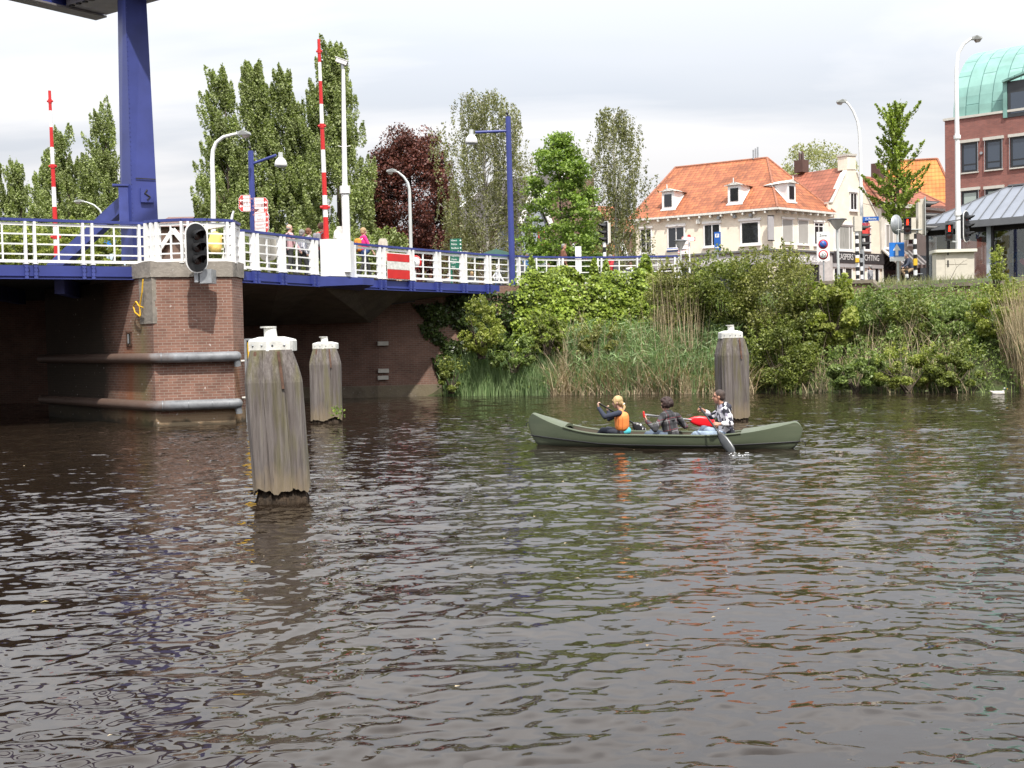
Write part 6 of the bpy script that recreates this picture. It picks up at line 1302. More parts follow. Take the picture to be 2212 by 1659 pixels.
for k in range(34):
    s_ = .55 * k; lo_ = a + WF.d * s_
    if s_ < 3.6: hi_ = a + (t0 - a) * (s_ / 3.6)
    else: hi_ = t0 + (t1 - t0).normalized() * (s_ - 3.6)
    if (hi_ - lo_).length > .1: b.beam(lo_ + nrmF * .02, hi_ + nrmF * .02, .035, .05, nrmF)
b.beam(t0 + UPZ * .03, t1 + UPZ * .03, .25, .08); b.beam(a, t0, .1, .08); b.build('roof_seam', zincedge, rfF)
# shop dummies and a heart
def dummy(px, Yoff, label, top, bottom, skirt):
    q = WF.hit(px, 560) + inF * Yoff; p = Vector((q.x, q.y, ZG + .42)); r_ = thing('shop_dummy', tuple(p), label, 'shop dummy', 'dummies in the shop window'); pale = M('dummy_shell', (.5, .5, .48), .5)
    b = MB(); capsule(b, p + UPZ * 1.38, p + UPZ * 1.5, .05, .04)
    for s_ in (-1, 1): capsule(b, p + WF.d * .2 * s_ + UPZ * 1.3, p + WF.d * .27 * s_ + UPZ * 1.05, .045, .04); capsule(b, p + WF.d * .27 * s_ + UPZ * 1.05, p + WF.d * .30 * s_ + UPZ * .75, .038, .03); capsule(b, p + WF.d * .09 * s_ + UPZ * .9, p + WF.d * .1 * s_ + UPZ * .05, .075, .05)
    capsule(b, p + UPZ * .9, p + UPZ * 1.3, .13, .14); remesh(b, 'body', pale, r_, .02, 2)
    b = MB(); capsule(b, p + UPZ * .95, p + UPZ * 1.28, .15, .165, 14); [capsule(b, p + WF.d * .15 * s_ + UPZ * 1.33, p + WF.d * .26 * s_ + UPZ * 1.12, .07, .06) for s_ in (-1, 1)]; remesh(b, 'top', top, r_, .022, 2)
    b = MB(); capsule(b, p + UPZ * .98, p + UPZ * .25, .15, .24 if skirt else .17, 14); remesh(b, 'skirt', bottom, r_, .024, 1)
dummy(2186, .9, 'headless shop dummy in a dark teal top and long flowered skirt', cloth('teal_top', (.05, .10, .13)), M('flowered_skirt', (.05, .045, .09), .8, var=.9, scale=25), True)
dummy(2152, 2.2, 'headless shop dummy in a mustard top left of the flowered skirt', cloth('mustard_top', (.42, .30, .06)), blackt, False); dummy(2215, 1.6, 'headless shop dummy in a yellow top at the right edge', cloth('yellow_top', (.5, .35, .08)), cloth('red_skirt', (.4, .05, .08)), True)
q = WF.hit(2202, 564) + inF * .6; b = MB(); pts = [(16 * math.sin(a_) ** 3 / 34, (13 * math.cos(a_) - 5 * math.cos(2 * a_) - 2 * math.cos(3 * a_) - math.cos(4 * a_)) / 34) for a_ in np.linspace(0, 2 * math.pi, 28)[:-1]]
fr = [q + WF.d * x * .45 + UPZ * y * .45 for x, y in pts]; n_ = len(fr); b.add(fr + [p + inF * .05 for p in fr], [tuple(range(n_)), tuple(range(2 * n_ - 1, n_ - 1, -1))] + [(i, n_ + i, n_ + (i + 1) % n_, (i + 1) % n_) for i in range(n_)]); hq = b.build('heart_ornament', M('pink_heart', (.5, .06, .15), .5), origin=q); tag(hq, 'pink heart ornament standing in the pavilion window', 'ornament')
b = MB(); b.tube([q - UPZ * .16, q - UPZ * 1.25], .015, 6); b.build('stand', darkmetal, hq)

# ---- houses behind the trees
def gable_house(name, label, P, Q, depth, ze, zr, wallm, roofm, along=True, barge=None, chim=None):
    W_ = Wall(P, Q); i_ = -W_.n; r_ = thing(name, (W_.P.x, W_.P.y, ZG), label, 'house'); L_ = (W_.Q - W_.P).length; a, c = W_.P.copy(), W_.Q.copy(); a.z = c.z = 0
    if along:                               # ridge runs along the facade
        shell(r_, 'wall', [a, c, c + i_ * depth, a + i_ * depth], ZG - .1, ze, wallm); b = MB(); A, C_ = a + UPZ * ze + W_.n * .3 - W_.d * .2, c + UPZ * ze + W_.n * .3 + W_.d * .2; rA, rC = a + i_ * depth / 2 + UPZ * zr - W_.d * .2, c + i_ * depth / 2 + UPZ * zr + W_.d * .2
        b.quad(A, C_, rC, rA); b.build('roof', roofm, r_); b = MB(); b.quad(C_ + i_ * (depth + .3), A + i_ * (depth + .3), rA, rC); b.build('roof', roofm, r_)
        b = MB(); b.add([a + UPZ * ze, a + i_ * depth + UPZ * ze, rA + W_.d * .21], [(0, 1, 2)]); b.add([c + UPZ * ze, c + i_ * depth + UPZ * ze, rC - W_.d * .21], [(0, 1, 2)]); b.build('gable', wallm, r_)
        if barge: b = MB(); b.beam(A, rA, .25, .25); b.beam(C_, rC, .25, .25); b.build('bargeboard', barge, r_)
    else:
        mid_ = (a + c) / 2; b = MB(); f5 = [a + UPZ * ZG, c + UPZ * ZG, c + UPZ * ze, mid_ + UPZ * zr, a + UPZ * ze]; k5 = [p + i_ * depth for p in f5]; b.add(f5 + k5, [(0, 1, 2, 3, 4), (9, 8, 7, 6, 5)] + [(i, 5 + i, 5 + (i + 1) % 5, (i + 1) % 5) for i in range(5)]); b.build('wall', wallm, r_)
        for s_, e_ in ((-1, a), (1, c)):
            lo_ = e_ + UPZ * (ze - .15) + W_.d * .25 * s_ + W_.n * .25; hi_ = mid_ + UPZ * (zr + .1) + W_.n * .25; b = MB(); b.quad(lo_, hi_, hi_ + i_ * (depth + .3), lo_ + i_ * (depth + .3)); b.build('roof', roofm, r_)
            if barge: b = MB(); b.beam(lo_ + W_.n * .03, hi_ + W_.n * .03, .10, .32); b.build('bargeboard', barge, r_)
    if chim: q, s_, h_ = chim; b = MB(); b.box(q, s_ , W_.ang); b.build('chimney', brownbrick, r_)
    return r_, W_
a, c = at(958, 600, 86), at(1128, 600, 80); z1_ = at(958, 503, 86).z; zr_ = at(1010, 392, 88).z
h1, W1 = gable_house('grey_roofed_house', 'house behind the birch with a dark grey tiled roof and white bargeboards', a, c, 9, z1_, zr_, brownbrick, tile_gr, True, white)
window(W1, h1, 1010, 1040, 520, 560); window(W1, h1, 1070, 1098, 520, 560)
a, c = at(1128, 600, 79), at(1182, 600, 80); h2, W2 = gable_house('blue_gabled_house', 'narrow blue-grey rendered gable with white bargeboards beside the maple', a, c, 9, at(1128, 480, 79).z, at(1158, 405, 79.5).z, M('blue_grey_render', (.27, .31, .36), .8, var=.08), tile_gr, False, white)
window(W2, h2, 1162, 1176, 500, 530, fm=M('red_frame', (.45, .05, .03), .5))
a, c = at(1184, 600, 86), at(1376, 600, 88); h3, W3 = gable_house('red_roofed_house', 'low house with a dull red tiled roof and brick chimney behind the maple', a, c, 9, at(1250, 500, 86).z, at(1250, 440, 90).z, brownbrick, tile_red, True, None, (at(1259, 418, 90), (1.5, .9, 2.2), 0))
a, c = at(1255, 600, 68), at(1345, 600, 68); h4, W4 = gable_house('orange_roofed_kiosk', 'low kiosk with a bright orange tiled roof behind the ivy-grown railing', a, c, 5, at(1290, 560, 68).z, at(1290, 528, 70).z, whitebrick, tile_or, True, white)
a, c = at(345, 600, 84), at(418, 600, 84); h5, W5 = gable_house('brown_brick_house', 'brown brick house with a white-edged gable seen through the pier railing', at(352, 600, 80), at(415, 600, 79), 10, at(352, 545, 80).z, at(385, 500, 79.5).z, brownbrick, M('brown_roof', (.16, .085, .07), .8, var=.3, scale=2), False, white)
gable_house('brown_brick_house', 'brown brick house with a flat-topped tiled roof right of the blue tower', at(335, 600, 96), at(470, 600, 96), 10, at(380, 490, 96).z, at(380, 466, 100).z, brownbrick, M('brown_roof', (.16, .085, .07), .8, var=.3, scale=2), True)
a, c = at(425, 600, 92), at(470, 600, 90); gable_house('dark_gabled_house', 'dark house whose steep roof edge rises left of the poplars', at(426, 600, 88), at(520, 600, 88), 8, at(426, 474, 88).z, at(470, 405, 88).z, brownbrick, tile_gr, False, None)
# ---- quay wall on the right with sloping coping
QP = [Vector((15.6, 46.6, 4.09)), Vector((at(1885, 603, 46.2).x, 46.2, 4.09)), Vector((at(1902, 618, 46.0).x, 46.0, 3.81)), Vector((at(2133, 611, 44.0).x, 44.0, 3.84)), Vector((24, 41.5, 3.84))]
QP[0] = Vector((at(1700, 605, 46.8).x, 46.8, 4.09))
qw = thing('quay_parapet', (17, 46, 2.5), 'low brown brick quay parapet whose coping steps down to the right', 'wall')
for nm, w__, z0_, z1_, mm in (('wall', .30, 1.5, -.14, quaybrick), ('coping', .46, -.14, 0, coping)):
    b = MB()
    for a, c in zip(QP[:-1], QP[1:]):
        d = (c - a); s_ = Vector((-d.y, d.x, 0)).normalized() * w__ / 2
        if nm == 'wall': v = [a - s_, c - s_, c + s_, a + s_]; lo_ = [Vector((p.x, p.y, 2.3)) for p in v]; hi_ = [p + UPZ * z1_ for p in v]
        else: v = [a - s_, c - s_, c + s_, a + s_]; lo_ = [p - UPZ * .138 for p in v]; hi_ = v
        b.add(lo_ + hi_, [(3, 2, 1, 0), (4, 5, 6, 7), (0, 1, 5, 4), (1, 2, 6, 5), (2, 3, 7, 6), (3, 0, 4, 7)])
    b.build(nm, mm, qw)

# ---- unseen quay and houses added behind the camera to block low sky light
b = MB(); b.prism([(-80, -6), (80, -6), (80, -6.6), (-80, -6.6)], -1.5, 1.0); tag(b.build('quay_wall', quaybrick), 'low brick quay wall added out of view behind the viewer', 'wall')
b = MB(); b.prism([(-80, -6.6), (80, -6.6), (80, -60), (-80, -60)], -1.5, .98); b.build('pavement', pav, origin=(0, -20, 0), kind='structure')
for i, (x0, x1, hh, wm) in enumerate(((-46, -24, 10.5, brownbrick), (-24, -9, 12.5, tallbrick), (-9, 7, 11, brownbrick), (7, 24, 12, tallbrick), (24, 46, 10.5, brownbrick))):
    lab = ['leftmost', 'second from the left', 'middle', 'second from the right', 'rightmost'][i]; hN, WN = gable_house('sky_block_house', 'added sky-blocking brick house behind the viewer, ' + lab + ' of five', (x0, -15, 0), (x1, -15, 0), 10, hh, hh + 4, wm, tile_gr, True)

# ================================================================ VEGETATION
def leaves(name, P, size, mat_, parent=None, bias=None, bw=0.0, aspect=1.5, rng=None, droop=0.0, origin=None, tdir=None, tb=0.0, **tags):
    rng = rng or np.random.default_rng(1); n = len(P); P = np.asarray(P, float)
    nr = rng.normal(size=(n, 3)); nr /= np.linalg.norm(nr, axis=1)[:, None]
    if bias is not None: nr = nr * (1 - bw) + np.asarray(bias, float) * bw; nr /= np.linalg.norm(nr, axis=1)[:, None]
    t_ = rng.normal(size=(n, 3)); t_[:, 2] -= droop
    if tdir is not None: t_ = t_ * (1 - tb) + np.asarray(tdir, float) * tb * 1.5
    t_ -= nr * (t_ * nr).sum(1)[:, None]; t_ /= np.linalg.norm(t_, axis=1)[:, None] + 1e-9; b_ = np.cross(nr, t_)
    s_ = (np.asarray(size) * rng.uniform(.65, 1.3, n))[:, None]
    fold = nr * s_ * 0.14
    V_ = np.stack([P - t_ * s_ * .5, P + b_ * s_ * .5 / aspect + fold - t_ * s_ * .05, P + t_ * s_ * .55, P - b_ * s_ * .5 / aspect + fold - t_ * s_ * .05], 1).reshape(-1, 3)
    org = ORG[parent] if parent is not None else Vector(origin if origin is not None else P[np.argmin(P[:, 2])])
    V_ = V_ - np.array(org); me = bpy.data.meshes.new(name); me.vertices.add(4 * n); me.vertices.foreach_set('co', V_.ravel().astype(np.float32)); me.loops.add(4 * n); me.loops.foreach_set('vertex_index', np.arange(4 * n)); me.polygons.add(n); me.polygons.foreach_set('loop_start', np.arange(0, 4 * n, 4)); me.update(calc_edges=True); me.materials.append(mat_)
    return finish(me, name, parent, org, tags)
def blades(name, P, H, lean, wdt, mat_, parent=None, k=4, rng=None, origin=None, bend=1.0, **tags):
    rng = rng or np.random.default_rng(2); n = len(P); P = np.asarray(P, float); H = np.asarray(H)[:, None]; lean = np.asarray(lean)[:, None]
    a_ = rng.uniform(0, 2 * np.pi, n); ld = np.stack([np.cos(a_), np.sin(a_), np.zeros(n)], 1); sd_ = np.stack([-np.sin(a_), np.cos(a_), np.zeros(n)], 1); a2 = rng.uniform(0, 2 * np.pi, n); sd_ = np.stack([np.cos(a2), np.sin(a2) * .4, np.zeros(n)], 1)
    rings = []
    for i in range(k + 1):
        s_ = i / k; c_ = P + np.array([0, 0, 1]) * H * s_ * (1 - .35 * lean * s_ * bend) + ld * H * lean * (s_ * .35 + s_ * s_ * .65 * bend); w_ = (wdt if np.isscalar(wdt) else np.asarray(wdt)[:, None]) * (1 - s_ ** 1.6 * .92) * .5; rings += [c_ - sd_ * w_, c_ + sd_ * w_]
    m2 = 2 * (k + 1); V_ = np.stack(rings, 1).reshape(-1, 3); base = (np.arange(n) * m2)[:, None, None]; q = np.array([[2 * i, 2 * i + 1, 2 * i + 3, 2 * i + 2] for i in range(k)])[None]; F_ = (base + q).reshape(-1, 4)
    org = ORG[parent] if parent is not None else Vector(origin if origin is not None else P[0]); me = bpy.data.meshes.new(name); me.vertices.add(len(V_)); me.vertices.foreach_set('co', (V_ - np.array(org)).ravel().astype(np.float32)); me.loops.add(F_.size); me.loops.foreach_set('vertex_index', F_.ravel()); me.polygons.add(len(F_)); me.polygons.foreach_set('loop_start', np.arange(0, F_.size, 4)); me.update(calc_edges=True); me.materials.append(mat_)
    return finish(me, name, parent, org, tags)
def trunk(root, base, H, r_, m_=bark, limbs=8, spread=1.5, up_=1.0, rnd=None, lean=(0, 0)):
    rnd = rnd or random.Random(1); base = Vector(base); b = MB(); pts = [base + Vector((lean[0] * t_ * H + math.sin(t_ * 5) * .05 * H * .1, lean[1] * t_ * H, H * t_)) for t_ in (-.03, .1, .3, .5, .7, .9)]
    b.tube(pts, [r_ * 1.25, r_, r_ * .8, r_ * .6, r_ * .38, r_ * .15], 10); b.build('trunk', m_, root)
    b = MB()
    for i in range(limbs):
        t_ = rnd.uniform(.15, .8); p = base + Vector((lean[0] * t_ * H, lean[1] * t_ * H, H * t_)); a_ = rnd.uniform(0, 6.28); l_ = spread * (1.1 - t_) * rnd.uniform(.6, 1.1); d = Vector((math.cos(a_), math.sin(a_), up_)) * l_
        b.tube([p, p + d * .5 - UPZ * .05 * l_, p + d], [r_ * .35 * (1.1 - t_), r_ * .22 * (1.1 - t_), r_ * .05], 6)
    b.build('branch', m_, root)
def tree_root(name, px, Y, label, grp=None, zb=4.05):
    q = at(px, 600, Y); return thing(name, (q.x, q.y, zb), label, 'tree', grp), Vector((q.x, q.y, zb))
def poplar(px, ytop, wpx, Y, label, seed, npl=190, per=150, tilt=-.16, peaks=2):
    per = int(per * 1.75)
    root, base = tree_root('poplar_tree', px, Y, label, 'poplar trees behind the bridge'); rg = np.random.default_rng(seed); H = at(px, ytop, Y).z - base.z; W_ = wpx * Y / FPX / 2 * 1.22
    trunk(root, base, H * .92, .22, limbs=14, spread=1.6, up_=2.4, rnd=random.Random(seed))
    pts = []; offs_ = [(rg.uniform(-.45, .45), rg.uniform(.80, 1.0)) for _ in range(peaks)]; offs_[0] = (rg.uniform(-.15, .15), 1.0)
    for k in range(npl):
        h = rg.uniform(.03, .97) ** .85; pk = offs_[k % peaks]
        prof = (1 - .95 * max(0, (h - .42) / .58) ** 1.35) * (.8 + .2 * min(1, h / .25)); a_ = rg.uniform(0, 2 * np.pi); rho = rg.uniform(.12, 1.0) ** .6 * W_ * prof * (1 if h < .55 else .9)
        cx = pk[0] * W_ * max(0, (h - .35)) * 1.3 - W_ * .12 * h; z0 = h * H * (pk[1] if h > .5 else 1) * .93; L_ = H * rg.uniform(.07, .12) * (1.15 - .3 * h); R_ = L_ * rg.uniform(.20, .31)
        d = np.array([math.cos(a_) * .30 + tilt, math.sin(a_) * .30, 1.0]); d /= np.linalg.norm(d); t_ = rg.uniform(0, 1, per); rad = R_ * (1 - t_) ** .6 * rg.uniform(.2, 1, per) ** .4 * np.minimum(1, t_ * 5 + .35); aa = rg.uniform(0, 2 * np.pi, per)
        c_ = np.array(base) + np.array([cx + math.cos(a_) * rho, math.sin(a_) * rho, z0]) + d * (t_[:, None] * L_); pts.append(c_ + np.stack([np.cos(aa) * rad, np.sin(aa) * rad, rg.normal(0, .08, per)], 1))
    leaves('crown', np.concatenate(pts), .155, lf_poplar, root, rng=rg, bias=(-.2, -.6, .7), bw=.42)
poplar(500, 133, 118, 78, 'poplar with a wind-swept top, leftmost of the row right of the blue tower', 11, 210, 150)
poplar(573, 117, 92, 79, 'slim poplar whose single tip stands behind the shorter blue lamp', 12, 190, 150, peaks=1)
poplar(640, 127, 105, 80, 'poplar with two short tips just left of the tall barrier pole', 13, 210, 150)
poplar(735, 73, 150, 79, 'tallest and broadest poplar, behind the white camera mast', 14, 330, 160, peaks=3)
poplar(240, 213, 110, 84, 'poplar half hidden behind the blue tower', 15, 190, 130)
poplar(155, 256, 105, 84, 'poplar between the far barrier pole and the blue tower', 16, 190, 130)
poplar(52, 330, 90, 88, 'low poplar seen just left of the far barrier pole', 17, 170, 120)
poplar(-4, 328, 90, 88, 'low poplar cut by the left edge of the picture', 18, 170, 120)
poplar(104, 356, 70, 92, 'faint low poplar directly behind the far barrier pole', 19, 120, 110)
poplar(195, 330, 120, 94, 'shorter poplar filling the gap left of the blue tower', 20, 150, 120)
def blobcrown(c, R3, nb_, per, rg, lump=.30, shape=None, inner=.2):
    pts = []
    for k in range(nb_):
        while True:
            q = rg.normal(size=3); q /= np.linalg.norm(q); q *= rg.uniform(.45, 1.0) ** .5
            if shape is None or shape(q, rg): break
        c_ = np.array(c) + q * np.array(R3) * (1 - lump * .6); r_ = lump * min(R3) * rg.uniform(.6, 1.3); u_ = rg.normal(size=(per, 3)); u_ /= np.linalg.norm(u_, axis=1)[:, None]; pts.append(c_ + u_ * r_ * (rg.uniform(inner, 1, per) ** .4)[:, None] * np.array([1.1, 1.1, .8]))
    return np.concatenate(pts)
# copper beech
root, base = tree_root('copper_beech', 893, 82, 'dark purple-red copper beech right of the poplars'); rg = np.random.default_rng(31); H = at(893, 255, 82).z - base.z; trunk(root, base, H * .8, .3, limbs=16, spread=3.5, up_=.8)
P_ = blobcrown((base.x, base.y, base.z + H * .55), (3.4, 3.2, H * .47), 340, 170, rg, .24); Q_ = blobcrown((base.x, base.y, base.z + H * .22), (3.3, 3.0, H * .26), 130, 150, rg, .25); leaves('crown', np.concatenate([P_, Q_]), .17, lf_beech, root, rng=rg, bias=(0, -.6, .7), bw=.3)
# birches
def birch(px, ytop, Y, label, seed, W0, strands, spec):
    root, base = tree_root('birch_tree', px, Y, label, 'drooping birch trees'); rg = np.random.default_rng(seed); H = at(px, ytop, Y).z - base.z; trunk(root, base, H * .96, .16, birchbark, 18, 2.6, 1.1, random.Random(seed)); pts = []; k_ = FPX / Y
    lim = MB()
    for k in range(strands):
        h = rg.uniform(.12, 1.0) ** .9; a_ = rg.uniform(0, 2 * np.pi); r_ = np.interp(h, [x[0] for x in spec], [x[1] for x in spec]) / k_ * (1 + .28 * math.sin(a_ * 3 + h * 9 + seed) + .15 * math.sin(h * 23 + a_)); rho = r_ * rg.uniform(.1, 1) ** .55; top = np.array(base) + np.array([math.cos(a_) * rho, math.sin(a_) * rho, h * H]); L_ = rg.uniform(.5, 2.6) * (1.15 - .35 * h); n_ = int(26 * L_ + 6); t_ = rg.uniform(0, 1, n_); sw = rg.normal(0, .12, 2)
        pts.append(top + np.stack([sw[0] * t_ + rg.normal(0, .07, n_), sw[1] * t_ + rg.normal(0, .07, n_), -t_ * L_], 1))
        if k % 6 == 0: lim.tube([top, top + np.array([sw[0], sw[1], -L_])], .008, 3, False); lim.tube([np.array(base) + np.array([0, 0, max(.1, h * H - rho * .9)]), top], [.03, .01], 4, False)
    lim.build('twig', birchbark, root); leaves('crown', np.concatenate(pts), .125, lf_birch, root, rng=rg, droop=1.5)
birch(1052, 193, 70, 'taller drooping birch behind the tall blue lamp post', 41, 0, 800, [(0, 90), (.25, 112), (.5, 108), (.75, 98), (.9, 84), (1, 44)])
birch(1332, 229, 66, 'thinner drooping birch left of the cream corner house', 42, 0, 430, [(0, 95), (.25, 90), (.45, 66), (.7, 80), (.88, 66), (1, 26)])
# maple
root, base = tree_root('maple_tree', 1213, 60, 'small bright green maple between the two birches'); rg = np.random.default_rng(51); H = at(1213, 292, 60).z - base.z; trunk(root, base, H * .9, .11, limbs=16, spread=1.8, up_=.9); pts = []
for k in range(210):
    h = rg.uniform(.10, 1.0); r_ = np.interp(h, [0, .15, .4, .7, .9, 1], [80, 92, 92, 66, 42, 12]) * 60 / FPX; a_ = rg.uniform(0, 6.28); rho = r_ * rg.uniform(.35, 1) ** .6; c_ = np.array(base) + np.array([math.cos(a_) * rho, math.sin(a_) * rho, h * H]); n_ = 95; u_ = rg.normal(size=(n_, 3)); pts.append(c_ + u_ * np.array([.22, .22, .11]))
leaves('crown', np.concatenate(pts), .15, lf_maple, root, rng=rg, bias=(0, -.2, 1), bw=.45, aspect=1.15)
# young street tree
root, base = tree_root('street_tree', 1940, 57, 'young pointed fresh-green street tree in front of the shops', None); rg = np.random.default_rng(61); H = at(1940, 226, 57).z - base.z; trunk(root, base, H * .98, .12, limbs=0); pts = []; b = MB()
for k in range(74):
    h = .34 + .64 * (k / 74) + rg.normal(0, .015); a_ = k * 2.4 + rg.normal(0, .5); L_ = np.interp(h, [.3, .42, .55, .68, .82, .93, 1], [1.75, 1.8, 1.35, .95, 1.15, .7, .15]) * rg.uniform(.45, 1.15); p0 = np.array(base) + np.array([0, 0, h * H]); d = np.array([math.cos(a_), math.sin(a_), rg.uniform(.25, .6) + (h > .6) * .4]); p1 = p0 + d * L_ * .9; b.tube([p0, p1], [.03, .008], 5, False); n_ = int(120 * L_ + 20); t_ = rg.uniform(.12, 1.0, n_); pts.append(p0 + d * (t_ * L_)[:, None] + np.array([0, 0, .25]) * ((t_ * L_) ** 2)[:, None] + rg.normal(0, .12, (n_, 3)) * (1.15 - t_)[:, None])
b.build('branch', bark, root); leaves('crown', np.concatenate(pts), .12, lf_ginkgo, root, rng=rg, aspect=1.2)
# pale tree behind the roofs
root, base = tree_root('pale_tree', 1762, 108, 'pale spring-green tree rising behind the red roofs'); rg = np.random.default_rng(71); H = at(1762, 291, 108).z - base.z; trunk(root, base, H * .85, .3, limbs=18, spread=4, up_=1.2); leaves('crown', blobcrown((base.x + .2, base.y, base.z + H * .66), (4.3, 4.0, H * .34), 190, 70, rg, .20, inner=.5), .20, lf_pale, root, rng=rg)

def shrub(px, yt, yb, hw, Y, m_, n, leaf, label, name='shrub', lump=.26, seed=None, nb_=None, grp='shrubs on the canal bank', up_=0.3, asp=1.6):
    seed = seed or int(px * 7 + yt); rg = np.random.default_rng(seed); k_ = FPX / Y; c = at(px, (yt + yb) / 2, Y); rz = (yb - yt) / 2 / k_; rx = hw / k_; ry = min(rx, rz) * .85 + .2; nb_ = nb_ or max(14, int(rx * rz * 34)); root = thing(name, (c.x, c.y, c.z - rz), label, 'shrub' if name != 'ivy' else 'ivy', grp)
    b = MB(); rnd = random.Random(seed)
    for i in range(9): a_ = rnd.uniform(0, 6.28); b.tube([(c.x + rnd.uniform(-.1, .1), c.y, c.z - rz), (c.x + math.cos(a_) * rx * .35, c.y + math.sin(a_) * ry * .3, c.z - rz * .2), (c.x + math.cos(a_) * rx * .75, c.y + math.sin(a_) * ry * .6, c.z + rz * rnd.uniform(.1, .8))], [.035, .02, .006], 5)
    b.build('stem', bark, root); P_ = blobcrown(tuple(c), (rx, ry, rz), nb_, max(20, n // nb_), rg, lump)
    # upright shoots breaking the outline
    sh = []
    for i in range(int(10 + rx * 8)):
        x_ = rg.uniform(-.9, .9); p0 = np.array(c) + np.array([x_ * rx, rg.uniform(-.6, .5) * ry, rz * math.sqrt(max(0, 1 - x_ * x_)) * .85]); L_ = rg.uniform(.15, .45) * (1 + up_); t_ = rg.uniform(0, 1, 26); sh.append(p0 + np.stack([rg.normal(0, .045, 26) + t_ * rg.normal(0, .1), rg.normal(0, .045, 26), t_ * L_], 1))
    leaves('foliage', np.concatenate([P_] + sh), leaf, m_, root, rng=rg, bias=(0, -.55, .75), bw=.38, aspect=asp); return root
shrub(1470, 566, 720, 80, 44.5, lf_bush2, 9000, .10, 'dull olive shrub at the end of the bridge railing')
shrub(1560, 543, 730, 85, 44.0, lf_bush, 11000, .10, 'tall mid-green shrub below the middle of the cream corner house')
shrub(1668, 532, 760, 105, 43.4, lf_bush2, 15000, .10, 'largest rounded shrub under the right half of the cream house')
shrub(1760, 605, 790, 75, 42.6, lf_bush, 10000, .10, 'dark green shrub right of the third mooring post')
shrub(1800, 612, 760, 52, 41.8, lf_bright, 5200, .15, 'bright yellow-green leafy shrub at the left end of the brick parapet', asp=1.2)
shrub(1690, 700, 852, 80, 41.6, lf_bush, 9000, .10, 'low dark shrub directly behind the third mooring post')
shrub(1885, 640, 770, 80, 42.4, lf_herb, 8000, .11, 'tangled green shrub under the sloping coping')
shrub(1975, 648, 770, 70, 42.0, lf_bush, 7000, .11, 'mid-green shrub below the cyclist')
shrub(2065, 655, 780, 70, 41.3, lf_herb, 7000, .11, 'green shrub below the beige cabinet')
shrub(2165, 618, 740, 78, 40.2, lf_bright, 9000, .10, 'bright yellowish shrub at the right edge of the bank')
shrub(2153, 556, 650, 17, 40.6, lf_bright, 900, .08, 'single upright leafy shoot in front of the pavilion window', lump=.5, nb_=22)
shrub(1850, 760, 850, 78, 39.9, lf_herb, 8000, .11, 'leafy waterside clump right of the third mooring post')
shrub(1960, 765, 848, 80, 39.3, lf_bright, 7000, .085, 'low bright green clump hanging over the water')
shrub(2060, 755, 846, 70, 38.9, lf_bush, 7000, .10, 'low dark clump at the waterline left of the dry reeds')
shrub(1040, 655, 775, 48, 43.6, lf_bright, 3600, .11, 'pale green elder bush in front of the dark ivy', asp=2.0)
shrub(975, 790, 850, 28, 43.4, lf_bush, 1500, .10, 'small bush at the foot of the abutment')
shrub(1110, 735, 805, 60, 43.7, lf_herb, 3500, .10, 'spreading green plant between the elder bush and the reeds')
shrub(1180, 690, 765, 45, 44.2, lf_bush, 2600, .10, 'leafy sapling beneath the hanging ivy', asp=1.2)
shrub(1290, 715, 790, 70, 43.8, lf_bush2, 3200, .10, 'dull shrub behind the leaning reeds')
for px, yt, yb, hw, Y, lab in ((40, 505, 585, 60, 47, 'lime-green bush behind the railing at the left edge'), (150, 492, 580, 70, 47.5, 'lime-green bush behind the railing at the brace of the tower'), (235, 520, 590, 50, 46.5, 'lime-green bush beside the blue sign behind the railing')):
    shrub(px, yt, yb, hw, Y, lf_bright, 4500, .11, lab, grp='bushes behind the left railing')
shrub(-60, 500, 590, 60, 47, lf_bright, 3000, .11, 'lime-green bush partly beyond the left edge', grp='bushes behind the left railing')
for i, px in enumerate((30, 110, 190, 480, 560, 650, 740, 830)):
    lab = ['dark hedge bush at the far left behind the lime bushes', 'dark hedge bush behind the far barrier', 'dark hedge bush left of the tower', 'dark undergrowth bush below the white curved lamp', 'dark undergrowth bush below the slim poplar', 'dark undergrowth bush behind the walkers', 'dark undergrowth bush behind the barrier cabinet', 'dark undergrowth bush under the copper beech'][i]
    shrub(px, 470 if px < 300 else 500, 600, 62, 72, lf_poplar, 2600, .2, lab, grp='undergrowth below the poplars', up_=.1)

